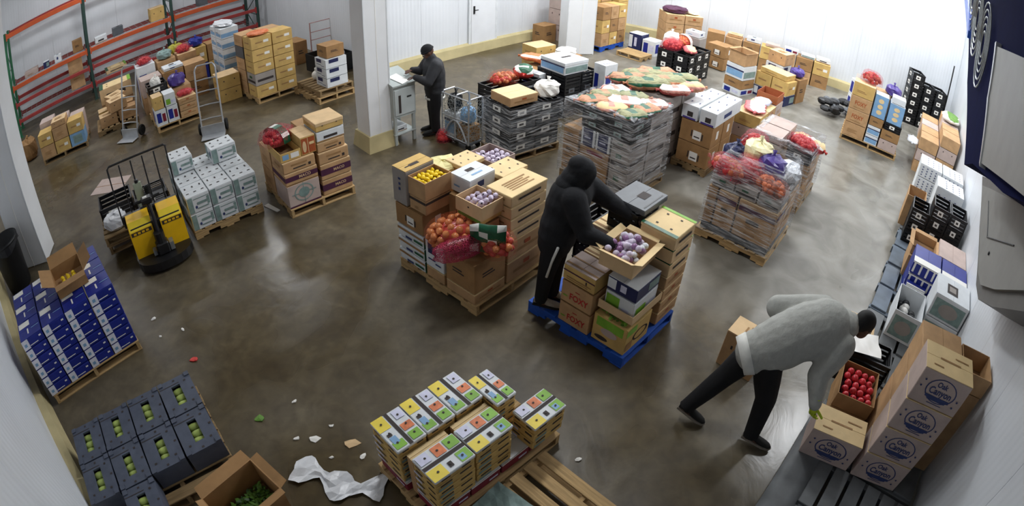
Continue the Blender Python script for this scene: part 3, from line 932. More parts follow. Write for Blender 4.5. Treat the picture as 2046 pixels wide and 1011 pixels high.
# ------------------------------------------------------------------ produce
def produce_mesh(kind):
    def f():
        mb = MB()
        if kind == 'onion':
            mb.lathe([(0.002, 0.052), (0.006, 0.046), (0.022, 0.036), (0.037, 0.018), (0.042, 0.0), (0.037, -0.018), (0.022, -0.034), (0.002, -0.038)], ONION, 12)
        elif kind == 'red_onion':
            mb.lathe([(0.002, 0.05), (0.006, 0.045), (0.022, 0.036), (0.037, 0.018), (0.042, 0.0), (0.037, -0.018), (0.022, -0.034), (0.002, -0.038)], ONIONR, 12)
        elif kind == 'apple':
            mb.lathe([(0.002, 0.026), (0.014, 0.034), (0.03, 0.028), (0.038, 0.008), (0.036, -0.012), (0.026, -0.03), (0.012, -0.036), (0.002, -0.03)], APPLE, 12)
            mb.tube([(0, 0, 0.026), (0.002, 0.001, 0.044)], 0.002, INK, 5)
        elif kind == 'lemon':
            mb.lathe([(0.001, 0.046), (0.008, 0.042), (0.014, 0.034), (0.026, 0.018), (0.03, 0.0), (0.026, -0.018), (0.014, -0.034), (0.007, -0.04), (0.001, -0.042)], LEMON, 12)
        elif kind == 'squash':
            mb.lathe([(0.003, 0.085), (0.018, 0.08), (0.034, 0.055), (0.04, 0.02), (0.044, -0.02), (0.04, -0.055), (0.02, -0.08), (0.003, -0.085)], GREENV, 12)
        elif kind == 'garlic':
            mb.lathe([(0.002, 0.05), (0.005, 0.04), (0.01, 0.026), (0.028, 0.012), (0.033, -0.004), (0.026, -0.02), (0.01, -0.026)], GARLIC, 10)
        return mb.mesh(kind, True)
    return cached(('produce', kind), f)


def drop(kind, S, u, v, z, label, group, cat, s=1.0, name=None):
    o = link(name or kind, produce_mesh(kind))
    o.location = S.w(u, v, z)
    o.rotation_euler = (RND.uniform(0, 6), RND.uniform(0, 6), RND.uniform(0, 6))
    o.scale = (s, s, s)
    return tag(o, label, cat, group)


def lumpy_bag(S, u, v, z, lu, lv, lz, label, net, prod, band=None, rot=0.0, name='produce_bag', group='bags of produce', seed=1, r=0.04, cat='bag', tip=0.0):
    """net bag filled with produce: net, contents (uncountable at this size), printed band and knotted end"""
    rr = random.Random(seed)
    e = empty(name)
    S.put(e, u, v, z, rot)
    e.rotation_euler.y = tip
    tag(e, label, cat, group)
    mb = MB()
    n = max(14, int(lu * lv * lz / (r ** 3) * 0.26))
    n = min(n, 90)
    for i in range(n):
        while True:
            a, b, c = rr.uniform(-1, 1), rr.uniform(-1, 1), rr.uniform(0, 1)
            if a * a + b * b + c * c < 1:
                break
        q = (a * a + b * b + c * c) ** 0.5 or 1
        k = 0.9 / q if i % 3 else 0.6 / q
        s_ = r * rr.uniform(0.85, 1.1)
        mb.ball((a * k * (lu / 2 - s_), b * k * (lv / 2 - s_), s_ + c * k * (lz - 2 * s_)), s_, s_, s_ * 0.95, prod if not isinstance(prod, (list, tuple)) else rr.choice(prod), 8, 6)
    c_ = mb.build('contents', e, True)
    c_['kind'] = 'stuff'
    mb = MB()
    seg, ring = 16, 8
    for i in range(ring + 1):
        t = PI / 2 * i / ring
        for j in range(seg):
            a = 2 * PI * j / seg
            w = 1 + 0.05 * math.sin(5 * a + seed) + 0.04 * math.sin(9 * a + i)
            ce, se = math.cos(a), math.sin(a)
            sx = abs(ce) ** 0.7 * (1 if ce > 0 else -1)
            sy = abs(se) ** 0.7 * (1 if se > 0 else -1)
            h_ = lz * math.sin(t) ** 0.8
            cr = math.cos(t) ** 0.55
            mb.v.append((lu / 2 * sx * cr * w, lv / 2 * sy * cr * w, h_ + 0.004))
    for i in range(ring):
        for j in range(seg):
            a, b = i * seg + j, i * seg + (j + 1) % seg
            mb.f.append((a, b, b + seg, a + seg))
            mb.m.append(mb.mi(net))
    mb.build('net', e, True)
    if band:
        mb = MB()
        n_ = 10
        w = lu * 0.24
        for i in range(n_):
            a0, a1 = PI * i / n_, PI * (i + 1) / n_
            f0 = lambda a: (lv / 2 * 1.03 * math.cos(a), lz * 1.03 * math.sin(a) ** 0.7 if math.sin(a) > 0 else 0)
            (y0, z0), (y1, z1) = f0(a0), f0(a1)
            mt = band if i % 4 else LABELW
            mb.quad([(-w / 2, y0, z0 + 0.006), (w / 2, y0, z0 + 0.006), (w / 2, y1, z1 + 0.006), (-w / 2, y1, z1 + 0.006)], mt)
        mb.build('printed_band', e, True)
    mb = MB()
    mb.tube([(lu / 2 * 0.92, 0, lz * 0.3), (lu / 2 + 0.03, 0.01, lz * 0.3), (lu / 2 + 0.07, 0.0, lz * 0.36)], 0.02, net, 7, radii=[0.03, 0.012, 0.03])
    mb.build('tied_end', e, True)
    return e


def flat_bag(S, u, v, z, lu, lv, lz, label, mts, rot=0.0, name='produce_bag', group='flat bags of produce', seed=1, cat='bag'):
    """flat sack of roots lying on its side: sack body with lengthwise lumps, printed stripe, gathered ends"""
    rr = random.Random(seed)
    e = empty(name)
    S.put(e, u, v, z, rot)
    tag(e, label, cat, group)
    mb = MB()
    nx, ny = 14, 12
    for i in range(nx + 1):
        t = i / nx
        pin = min(1.0, math.sin(PI * min(max(t, 0.015), 0.985)) * 2.2) ** 0.45
        for j in range(ny):
            a = 2 * PI * j / ny
            w = 1 + rr.uniform(-0.13, 0.13)
            mb.v.append(((t - 0.5) * lu + rr.uniform(-.012, .012), lv / 2 * pin * math.cos(a) * w, lz / 2 + lz / 2 * pin * math.sin(a) * w))
    for i in range(nx):
        for j in range(ny):
            a, b = i * ny + j, i * ny + (j + 1) % ny
            mb.f.append((a, b, b + ny, a + ny))
            k = 0
            if len(mts) > 1 and j in (2, 3, 4):
                k = 1
            if len(mts) > 2 and (j in (1, 5) or (i in (5, 6, 7) and j in (2, 3))):
                k = 2
            mb.m.append(mb.mi(mts[k]))
    mb.f.append(tuple(range(ny))[::-1])
    mb.m.append(0)
    mb.f.append(tuple(nx * ny + j for j in range(ny)))
    mb.m.append(0)
    mb.build('sack', e, True)
    for sg in (-1, 1):
        mb = MB()
        mb.tube([(sg * lu * 0.49, 0, lz / 2), (sg * (lu / 2 + 0.02), 0, lz / 2), (sg * (lu / 2 + 0.06), 0.01, lz * 0.45)], 0.02, mts[0], 7, radii=[0.03, 0.012, 0.028])
        mb.build('gathered_end', e, True)
    return e


def plastic_bag(S, u, v, z, lu, lv, lz, label, mt, rot=0.0, seed=3, name='plastic_bag', cat='bag', group=None, knot=True):
    rr = random.Random(seed)
    e = empty(name)
    S.put(e, u, v, z, rot)
    tag(e, label, cat, group)
    mb = MB()
    seg, ring = 16, 9
    for i in range(ring + 1):
        t = PI * i / ring
        for j in range(seg):
            a = 2 * PI * j / seg
            w = 1 + rr.uniform(-0.12, 0.12)
            cz = math.cos(t)
            mb.v.append((lu / 2 * math.sin(t) ** 0.6 * math.cos(a) * w, lv / 2 * math.sin(t) ** 0.6 * math.sin(a) * w, max(0.0, lz * (0.5 + 0.5 * (abs(cz) ** 0.7 if cz > 0 else -abs(cz) ** 0.5)) * (1 + rr.uniform(-.06, .06)))))
    for i in range(ring):
        for j in range(seg):
            a, b = i * seg + j, i * seg + (j + 1) % seg
            mb.f.append((a, a + seg, b + seg, b))
            mb.m.append(mb.mi(mt))
    mb.build('bag_body', e, False)
    if knot:
        mb = MB()
        mb.tube([(0, 0, lz * 0.9), (0.01, 0, lz + 0.02), (0.03, 0.01, lz + 0.07)], 0.02, mt, 7, radii=[0.04, 0.014, 0.035])
        mb.build('knot', e, True)
    return e


def stretch_wrap(S, u0, v0, u1, v1, z0, z1, label, top=0.0, m_=0.02, seed=1, taper=0.0, group='stretch film round pallet loads'):
    """wrinkled clear film round a load, folded in a little over the top edge"""
    rr = random.Random(seed)
    uc, vc = (u0 + u1) / 2, (v0 + v1) / 2
    hu, hv = (u1 - u0) / 2 + m_, (v1 - v0) / 2 + m_
    per = []
    n = 14
    for a, b, c, d in ((-1, -1, 1, -1), (1, -1, 1, 1), (1, 1, -1, 1), (-1, 1, -1, -1)):
        for i in range(n):
            t = i / n
            per.append((a + (c - a) * t, b + (d - b) * t))
    rings = []
    nz = 22
    for k in range(nz + 1):
        z = z0 + (z1 - z0) * k / nz
        sc_ = 1 - taper * (k / nz) ** 2
        rings.append([(p[0] * hu * sc_ + rr.uniform(0, 0.012) * (1 if p[0] > 0 else -1), p[1] * hv * sc_ + rr.uniform(0, 0.012) * (1 if p[1] > 0 else -1), z + 0.012 * math.sin(i * 0.7 + k) ) for i, p in enumerate(per)])
    if top > 0:
        for q in (0.94, 0.86, 0.80):
            rings.append([(p[0] * hu * (1 - taper) * q, p[1] * hv * (1 - taper) * q, z1 + top * (1 - q) + rr.uniform(-0.01, 0.02)) for p in per])
    mb = MB()
    N = len(per)
    for r_ in rings:
        mb.v += r_
    for k in range(len(rings) - 1):
        for i in range(N):
            a, b = k * N + i, k * N + (i + 1) % N
            mb.f.append((a, b, b + N, a + N))
            mb.m.append(mb.mi(FILM))
    o = mb.build('stretch_film', None, True)
    S.put(o, uc, vc, 0)
    return tag(o, label, 'plastic film', group)


# ================================================================== the room
mb = MB()
mb.quad([(-19, -4, 0), (19, -4, 0), (19, 23, 0), (-19, 23, 0)], FLOORM)
struct(mb.build('floor'))
mb = MB()
mb.box(-19, -4, 5.6, 19, 23, 5.75, mat('white_ceiling_panel', '#d8d8d4', 0.7, 0.04, 1))
struct(mb.build('ceiling'))
WALL_H = 5.6


def wall(name, p0, p1, pw=1.15, curb=True, curb_name=None):
    """insulated wall panels from p0 to p1; the room lies to the left of the walk p0 -> p1 reversed, see normal"""
    a, b = Vector((*p0, 0)), Vector((*p1, 0))
    d = b - a
    L = d.length
    n = max(1, round(L / pw))
    w = L / n
    e = empty(name, a, math.atan2(d.y, d.x))
    struct(e)

    def panel():
        m_ = MB()
        m_.bbox(0.0015, -0.12, 0, w - 0.0015, 0, WALL_H, WALLM, 0.003)
        return m_.mesh('panel')
    me = cached(('panel', round(w, 3)), panel)
    for i in range(n):
        o = link('panel', me, e)
        o.location = (i * w, 0, 0)
    m_ = MB()
    m_.box(0, -0.16, 0, L, -0.125, WALL_H, WALLM)
    m_.build('backing', e)
    if curb:
        m_ = MB()
        m_.add_raw([(0, 0, 0), (L, 0, 0), (L, 0.14, 0), (0, 0.14, 0), (0, 0, 0.26), (L, 0, 0.26), (L, 0.10, 0.22), (0, 0.10, 0.22)],
                   [(0, 1, 2, 3), (4, 7, 6, 5), (3, 2, 6, 7), (0, 3, 7, 4), (1, 5, 6, 2), (0, 4, 5, 1)], CONC)
        c = m_.build(curb_name or 'baseboard_back')
        c.location = a
        c.rotation_euler = (0, 0, math.atan2(d.y, d.x))
        struct(c)
    return e


# walking p0 -> p1 keeps the room on the left hand (+y of the panel frame)
D0, FC, RC = (-3.0, 11.73), (2.25, 17.36), (12.5, 12.42)
wall('wall_back', FC, D0, curb_name='baseboard_back')
wall('wall_far', RC, FC, curb_name='baseboard_far')
wall('wall_right', (1.0, -1.79), RC, curb_name='baseboard_right', curb=False)
wall('wall_left', (-15.1, 8.45), (-1.35, -0.05), curb_name='baseboard_left')
wall('wall_recess', D0, (-8.75, 17.0), curb=False)
wall('wall_rack', (-8.75, 17.0), (-15.1, 10.2), curb=False)
wall('wall_corner', (-15.1, 10.2), (-15.1, 8.45), curb=False)

# door in the back wall
dv = Vector((FC[0] - D0[0], FC[1] - D0[1], 0)).normalized()
ang = math.atan2(dv.y, dv.x)
dr = struct(empty('door_1', (-1.25, 13.60, 0), ang))
mb = MB()
mb.bbox(0, -0.06, 0.07, 0.80, -0.012, 2.6, mat('white_door_leaf', '#e3e6ea', 0.35, 0.03, 3), 0.008)
mb.build('leaf', dr)
mb = MB()
mb.box(-0.07, -0.05, 0, -0.005, -0.004, 2.7, WHITEB)
mb.box(0.805, -0.05, 0, 0.87, -0.004, 2.7, WHITEB)
mb.box(-0.07, -0.05, 2.61, 0.87, -0.004, 2.7, WHITEB)
mb.build('frame', dr)
mb = MB()
mb.box(0, -0.055, 0.0, 0.80, -0.02, 0.065, RUBBER)
mb.build('gap_shade', dr)  # black strip stands in for the shaded gap under the door
mb = MB()
mb.box(0.05, -0.075, 1.0, 0.10, -0.06, 1.2, DARKM)
mb.tube([(0.075, -0.07, 1.1), (0.075, -0.12, 1.1), (0.16, -0.12, 1.1)], 0.012, DARKM, 7)
mb.build('handle', dr)


def column(name, x, y, yaw, su, sv, plinth=0.0):
    S = Stack(x, y, yaw)
    e = struct(empty(name))
    S.put(e, 0, 0, 0)
    m_ = MB()
    m_.bbox(0, 0, 0, su, sv, 5.6, COLM, 0.012)
    m_.build('cladding', e)
    m_ = MB()
    m_.box(su * 0.49, -0.004, 0, su * 0.51, 0.0, 5.6, LABELW)
    m_.box(0, -0.006, 0, 0.02, 0.0, 5.6, WHITEB)
    m_.box(su - 0.02, -0.006, 0, su, 0.0, 5.6, WHITEB)
    m_.build('corner_trim', e)
    if plinth:
        m_ = MB()
        m_.add_raw([(-0.07, -0.07, 0), (su + 0.07, -0.07, 0), (su + 0.07, sv + 0.07, 0), (-0.07, sv + 0.07, 0), (-0.03, -0.03, plinth), (su + 0.03, -0.03, plinth), (su + 0.03, sv + 0.03, plinth), (-0.03, sv + 0.03, plinth)],
                   [(0, 1, 5, 4), (1, 2, 6, 5), (2, 3, 7, 6), (3, 0, 4, 7), (4, 5, 6, 7)], CONC)
        m_.build('plinth', e)
    return e


column('column', -2.29, 7.95, 44, 0.42, 0.42, 0.27)
column('column', 1.10, 13.77, 15, 0.74, 0.6)
column('column', -7.50, 4.42, 26, 0.62, 0.5)

# ================================================================== pallet rack
RK = Stack(-13.53, 9.75, 47)
BAY, DEP = 2.75, 1.05
rk = empty('pallet_rack')
RK.put(rk, 0, 0, 0)
tag(rk, 'long orange and red steel pallet rack with green uprights along the far wall', 'rack')
for i in range(4):
    fr = empty('upright_frame')
    fr.parent = rk
    fr.location = (i * BAY, 0, 0)
    gm = GREENM if i == 0 else DKGM
    for q in (0, DEP):
        mb = MB()
        mb.bbox(-0.045, q - 0.035, 0, 0.045, q + 0.035, 3.2, gm, 0.006)
        mb.box(-0.08, q - 0.07, 0, 0.08, q + 0.07, 0.012, gm)
        mb.build('post', fr)
    mb = MB()
    for k in range(5):
        z0 = 0.2 + k * 0.6
        mb.tube([(0, 0.03, z0), (0, DEP - 0.03, z0 + 0.6 if k % 2 == 0 else z0)], 0.016, gm, 6)
        mb.tube([(0, DEP - 0.03, z0), (0, 0.03, z0 + 0.6)], 0.014, gm, 6) if k % 2 else None
    mb.build('brace', fr)
for i in range(3):
    for z, hh, mt in ((3.0, 0.14, ORANGEM), (1.42, 0.12, ORANGEM), (0.92, 0.10, REDM), (0.42, 0.10, REDM)):
        for q, mm in ((-0.04, mt), (DEP + 0.04, REDM)):
            mb = MB()
            mb.bbox(i * BAY + 0.05, q - 0.025, z, (i + 1) * BAY - 0.05, q + 0.025, z + hh, mm, 0.008)
            for xx in (i * BAY + 0.05, (i + 1) * BAY - 0.09):
                mb.box(xx, q - 0.03, z - 0.05, xx + 0.04, q + 0.03, z + hh + 0.04, mm)
            mb.build('beam', rk)
# odds and ends on the rack shelves
mb = MB()
for i in range(3):
    for z in (1.42, 0.42):
        pass
RKITEMS = [(0.5, 0.2, 1.54, 0.5, 0.5, 0.16, 'pink', 'small greyed carton on the second rack shelf, first bay'), (1.2, 0.1, 1.54, 0.22, 0.3, 0.2, 'navy_pack', 'dark small box on the second rack shelf, first bay'),
           (1.6, 0.1, 1.54, 0.25, 0.3, 0.22, 'white_slot', 'white small box on the second rack shelf, first bay'), (2.0, 0.1, 0.52, 0.5, 0.6, 0.9, 'kraft', 'tall brown carton on the low rack shelf beside the second upright'),
           (2.25, 0.3, 1.54, 0.35, 0.5, 0.35, 'kraft_dark', 'brown carton on the second rack shelf touching the second upright'), (3.0, 0.1, 1.54, 0.4, 0.4, 0.2, 'white_band', 'pale carton on the rack shelf just past the second upright'),
           (3.6, 0.1, 1.54, 0.35, 0.35, 0.26, 'plastic_grey', 'dark grey box on the rack shelf in the second bay'), (3.2, 0.1, 0.52, 0.7, 0.6, 0.12, 'green_corner', 'flat green-edged tray on the low rack shelf, second bay'),
           (4.85, 0.1, 1.54, 0.45, 0.5, 0.4, 'yellowish', 'yellowed carton on the rack shelf by the third upright'), (6.4, 0.1, 1.54, 0.3, 0.4, 0.25, 'plastic_grey', 'dark box standing on the rack shelf in the third bay')]
for (u, v, z, a, b, c, st, lb) in RKITEMS:
    carton(RK, u, v, z + 0.014, a, b, c, lb, st, 'cartons on the rack shelves', near=False)
for i in range(3):
    for z in (1.42 + 0.12, 0.42 + 0.10):
        o = empty('wire_deck')
        RK.put(o, i * BAY + BAY / 2, DEP / 2, z + 0.002)
        mb = MB()
        for k in range(14):
            mb.box(-BAY / 2 + 0.1 + k * (BAY - 0.2) / 13 - 0.004, -DEP / 2 - 0.06, 0, -BAY / 2 + 0.1 + k * (BAY - 0.2) / 13 + 0.004, DEP / 2 + 0.06, 0.008, STEEL)
        for k in range(5):
            mb.box(-BAY / 2 + 0.08, -DEP / 2 + k * DEP / 4 - 0.004, 0.001, BAY / 2 - 0.08, -DEP / 2 + k * DEP / 4 + 0.004, 0.009, STEEL)
        w_ = mb.build('wire_grid', o)
        w_['kind'] = 'stuff'
        tag(o, f'steel wire deck on the {"upper" if z > 1 else "lower"} beams of the {ORD[i]} rack bay', 'shelf', 'wire decks of the pallet rack')

# ================================================================== evaporator and pipe cover on the right wall
EV = Stack(3.9, 1.6, 50.93)


def prism(mb, pts, v0, v1, mt, b=0.0):
    """polygon given as (u, z) in the wall frame, between the offsets v0 and v1 from the wall"""
    n = len(pts)
    A = [(u, v0, z) for u, z in pts]
    B = [(u, v1, z) for u, z in pts]
    mb.add_raw(A + B, [tuple(range(n)), tuple(range(2 * n - 1, n - 1, -1))] + [(i, n + i, n + (i + 1) % n, (i + 1) % n) for i in range(n)], mt)


ev = empty('evaporator_unit')
EV.put(ev, 0, 0, 0)
tag(ev, 'large dark blue cooling unit with grey side sheet hanging high by the right wall', 'cooling unit')
mb = MB()
prism(mb, [(4.91, 4.12), (3.15, 3.12), (1.56, 2.59), (1.1, 2.76), (-0.40, 3.09), (-1.5, 3.43), (-1.5, 5.2), (4.91, 5.2)], 0.68, 1.15, EVBLUE)
for uu in (-1.2, 1.6, 4.6):
    mb.tube([(uu, 0.9, 5.15), (uu, 0.9, 5.595)], 0.012, STEEL, 6)
mb.build('housing', ev)
mb = MB()
prism(mb, [(0.44, 2.97), (0.92, 3.37), (1.08, 3.82), (-0.17, 3.90), (-1.2, 4.02), (-1.55, 3.48), (-1.07, 3.32)], 1.155, 1.20, EVGREY)
mb.build('side_sheet', ev)
mb = MB()
prism(mb, [(0.40, 2.95), (0.46, 2.96), (0.95, 3.37), (1.12, 3.84), (1.06, 3.86), (0.90, 3.39)], 1.156, 1.215, ALU)
mb.build('sheet_edge', ev)
for k in range(3):
    uu, zz = 2.1 + k * 0.85, 3.72 + k * 0.22
    g = None
    for q in range(5):
        mb = MB()
        rr_ = 0.14 + q * 0.08
        mb.tube([(uu + rr_ * math.cos(2 * PI * i / 24), 1.19, zz + rr_ * math.sin(2 * PI * i / 24)) for i in range(25)], 0.009, STEEL, 5)
        if g is None:
            g = mb.build('fan_guard', ev)
        else:
            mb.build('guard_ring', g)
mb = MB()
prism(mb, [(4.95, 4.13), (3.6, 3.62), (3.6, 3.72), (4.95, 4.5)], 1.15, 1.22, EVLIT)
mb.build('lit_blue_corner', ev)  # brighter strip stands in for light caught by the housing corner
pc = empty('pipe_cover')
EV.put(pc, 0, 0, 0)
tag(pc, 'grey moulded cover with rounded lower corner fixed to the right wall', 'cover')
mb = MB()
prism(mb, [(3.28, 2.12), (2.33, 1.84), (1.35, 1.66), (1.01, 1.70), (0.48, 1.97), (-0.37, 2.49), (-0.91, 2.78), (-0.06, 3.06), (0.83, 2.86), (2.33, 2.40)], 0.16, 0.56, EVGREYD)
mb.build('shell', pc)
mb = MB()
prism(mb, [(2.9, 2.12), (2.2, 1.92), (1.35, 1.78), (1.05, 1.82), (0.55, 2.08), (-0.3, 2.6), (-0.06, 2.95), (0.83, 2.75), (2.33, 2.30)], 0.56, 0.60, EVGREY)
mb.build('front_panel', pc)
mb = MB()
mb.tube([(1.6, 0.605, 2.05), (0.55, 0.605, 2.5)], 0.008, DARKM, 5)
mb.tube([(2.2, 0.605, 2.2), (1.6, 0.605, 2.05)], 0.008, DARKM, 5)
mb.build('panel_seam', pc)
mb = MB()
mb.ball((1.25, 0.61, 2.05), 0.02, 0.01, 0.02, DARKM)
mb.build('screw', pc)

# ================================================================== grey platforms along the right wall
PL = Stack(2.05, 1.95, 47.5)


def platform(u, v, lu, lv, label, mt, nslot=3, z=0.0, rot=0.0, split=2):
    e = empty('plastic_platform')
    PL.put(e, u, v, z, rot)
    tag(e, label, 'platform', 'grey plastic platforms along the wall')
    nb = nslot + 1
    bw = lv / nb

    def slat():
        m_ = MB()
        m_.bbox(0, 0.02, 0, lu / split - 0.05, bw - 0.02, 0.03, mt, 0.004)
        return m_.mesh('deck_slat')

    def rail():
        m_ = MB()
        m_.bbox(-0.04, 0, 0, 0.04, lv, 0.105, mt, 0.004)
        return m_.mesh('cross_rail')
    sm = cached(('plslat', mt.name, R3(lu, lv), nslot, split), slat)
    rm = cached(('plrail', mt.name, R3(lu, lv)), rail)
    for j in range(nb):
        for i in range(split):
            o = link('deck_slat', sm, e)
            o.location = (0.025 + i * lu / split, j * bw, 0.105)
    for i in range(split + 1):
        o = link('cross_rail', rm, e)
        o.location = (0.04 + i * (lu - 0.08) / split, 0, 0)
    return e


PLS = ['grey plastic platform under the oval-logo cartons', 'grey plastic platform under the apple box', 'grey platform below the black produce boxes',
       'blue-grey plastic platform beside the blue cartons', 'grey plastic platform beside the tagged black crates', 'grey plastic platform in the row, past the tagged crates', 'grey plastic platform ending at the brown flats']
for i, lb in enumerate(PLS):
    platform(-0.35 + i * 1.28, -1.42 if i < 1 else -1.40, 1.24, 1.38, lb, PLATEB if i in (3, 4) else PLATE, 6 if i == 0 else 4)
# folded grey sheet over the near platform
mb = MB()
N = 12
for i in range(N + 1):
    for j in range(4):
        mb.v.append((-0.5 + 1.75 * i / N, 0.02 + j * 0.10 - 0.33, 0.145 if j < 3 else 0.12 + 0.012 * math.sin(i)))
for i in range(N):
    for j in range(3):
        a = i * 4 + j
        mb.f.append((a, a + 4, a + 5, a + 1))
        mb.m.append(mb.mi(PLATE))
o = mb.build('plastic_sheet', None, True)
PL.put(o, 0, 0.05, 0)
md = o.modifiers.new('thickness', 'SOLIDIFY')
md.thickness = 0.006
tag(o, 'grey plastic sheet folded over the edge of the nearest platform', 'sheet')

# ================================================================== yellow pallet truck
JK = Stack(-4.75, 4.70, 42)
jk = empty('pallet_truck')
JK.put(jk, 0, 0, 0)
tag(jk, 'yellow electric pallet truck with black load guard and rounded black bumper', 'pallet truck')
W = 0.78
for sx, lbl in ((0, 'a'), (1, 'b')):
    x0, x1 = (0.0, 0.34) if sx == 0 else (0.46, W)
    mb = MB()
    zz = [(0.0, 0.16), (0.0, 0.56), (0.10, 0.66), (0.30, 0.68), (0.32, 0.16)]
    if True:
        n = len(zz)
        A = [(x0, y, z) for y, z in zz]
        B = [(x1, y, z) for y, z in zz]
        mb.add_raw(A + B, [tuple(range(n))[::-1], tuple(range(n, 2 * n))] + [(i, (i + 1) % n, n + (i + 1) % n, n + i) for i in range(n)], YELLOWM)
    c = mb.build('battery_cover', jk)
    mb = MB()
    mb.box(x0 + 0.01, 0.004, 0.565, x1 - 0.01, 0.012, 0.567, YELLOWL)
    mb.quad([(x0 + 0.01, 0.0, 0.565), (x1 - 0.01, 0.0, 0.565), (x1 - 0.01, 0.095, 0.664), (x0 + 0.01, 0.095, 0.664)], YELLOWL)
    mb.build('cover_edge', c)
    mb = MB()
    mb.quad([(x0 + 0.02, -0.003, 0.50), (x1 - 0.02, -0.003, 0.50), (x1 - 0.02, -0.003, 0.555), (x0 + 0.02, -0.003, 0.555)], INK)
    for q in range(4):
        xq = x0 + (x1 - x0) * (0.16 + 0.18 * q)
        mb.quad([(xq, -0.0045, 0.512), (xq + 0.04, -0.0045, 0.512), (xq + 0.04, -0.0045, 0.542), (xq, -0.0045, 0.542)], YELLOWM)
    mb.build('printed_strip', c)
mb = MB()
mb.bbox(0.02, 0.02, 0.14, W - 0.02, 0.30, 0.6, DARKM, 0.01)
mb.build('battery_box', jk)
mb = MB()   # rounded bumper deck
pts = [(-0.02, 0.30), (-0.02, 0.0)] + [(W / 2 - (W / 2 + 0.02) * math.cos(PI * i / 12), -0.30 * math.sin(PI * i / 12) ** 0.8) for i in range(1, 12)] + [(W + 0.02, 0.0), (W + 0.02, 0.30)]
n = len(pts)
mb.add_raw([(x, y, 0.05) for x, y in pts] + [(x, y, 0.17) for x, y in pts], [tuple(range(n))[::-1], tuple(range(n, 2 * n))] + [(i, (i + 1) % n, n + (i + 1) % n, n + i) for i in range(n)], DARKM)
mb.build('bumper', jk)
mb = MB()
mb.lathe([(0.0, 0.0), (0.11, 0.0), (0.115, 0.03), (0.115, 0.07), (0.11, 0.10), (0.0, 0.10)], RUBBER, 16)
dw = mb.build('drive_wheel', jk)
dw.location = (W / 2 + 0.05, -0.02, 0.115)
dw.rotation_euler = (0, PI / 2, 0)
mb = MB()
mb.bbox(W / 2 - 0.09, -0.16, 0.17, W / 2 + 0.09, 0.0, 0.34, DARKM, 0.02)
mb.tube([(W / 2, -0.08, 0.34), (W / 2, -0.08, 0.48)], 0.075, DARKM, 12)
mb.box(W / 2 - 0.15, -0.12, 0.19, W / 2 - 0.1, -0.02, 0.26, STEEL)
mb.box(W / 2 + 0.1, -0.14, 0.19, W / 2 + 0.16, -0.02, 0.3, STEEL)
mb.build('drive_motor', jk)
mb = MB()
mb.tube([(W / 2, -0.06, 0.42), (W / 2, 0.02, 0.7), (W / 2 - 0.02, 0.06, 0.86)], 0.028, DARKM, 8)
t_ = mb.build('tiller', jk)
mb = MB()
mb.bbox(W / 2 - 0.1, 0.0, 0.84, W / 2 + 0.06, 0.13, 0.93, DARKM, 0.02)
mb.tube([(W / 2 - 0.2, 0.06, 0.90), (W / 2 - 0.1, 0.05, 0.9), (W / 2 + 0.06, 0.05, 0.9), (W / 2 + 0.17, 0.06, 0.90)], 0.022, RUBBER, 8)
mb.build('control_head', t_)
mb = MB()
mb.bbox(W / 2 - 0.07, 0.02, 0.93, W / 2 - 0.01, 0.06, 0.95, LABELW, 0.004)
mb.build('button_panel', t_)
mb = MB()
for q in range(9):
    mb.tube([(0.42 + 0.035 * math.cos(a * PI / 5), 0.40 + 0.035 * math.sin(a * PI / 5), 0.70 + 0.025 * q + 0.0025 * a) for a in range(11)], 0.011, RUBBER, 5)
mb.build('coiled_cable', jk)
mb = MB()
mb.bbox(0.24, 0.42, 0.66, 0.36, 0.47, 1.0, mat('pale_grey_green_plastic', '#9aa48f', 0.5, 0.08, 6), 0.006)
mb.tube([(0.30, 0.445, 1.0), (0.30, 0.445, 1.04)], 0.03, DARKM, 10)
mb.build('charger_box', jk)
mb = MB()
mb.bbox(-0.05, 0.33, 0.48, W + 0.02, 0.40, 0.66, DARKM, 0.01)
mb.box(0.36, 0.30, 0.6, 0.42, 0.44, 0.68, STEEL)
mb.build('cross_member', jk)
lg = None
for q in range(6):
    x = -0.06 + q * (W + 0.10) / 5
    mb = MB()
    mb.tube([(x, 0.44, 0.5), (x, 0.47, 0.9), (x, 0.52, 1.30)], 0.011, DARKM, 6)
    mb.build('guard_bar', jk)
mb = MB()
mb.tube([(-0.06, 0.5, 1.18), (-0.06, 0.52, 1.30), (-0.03, 0.522, 1.33), (W + 0.02, 0.522, 1.33), (W + 0.05, 0.52, 1.30)], 0.015, DARKM, 7)
mb.build('guard_top_rail', jk)
mb = MB()
mb.tube([(-0.06, 0.44, 0.52), (W + 0.04, 0.44, 0.52)], 0.015, DARKM, 7)
mb.build('guard_bottom_rail', jk)
for x in (0.12, 0.52):
    mb = MB()
    mb.bbox(x, 0.34, 0.05, x + 0.16, 1.5, 0.10, DARKM, 0.01)
    mb.build('fork', jk)
    mb = MB()
    mb.lathe([(0.0, 0.0), (0.04, 0.0), (0.04, 0.12), (0.0, 0.12)], RUBBER, 12)
    w_ = mb.build('load_wheel', jk)
    w_.location = (x + 0.02, 1.4, 0.042)
    w_.rotation_euler = (0, PI / 2, 0)
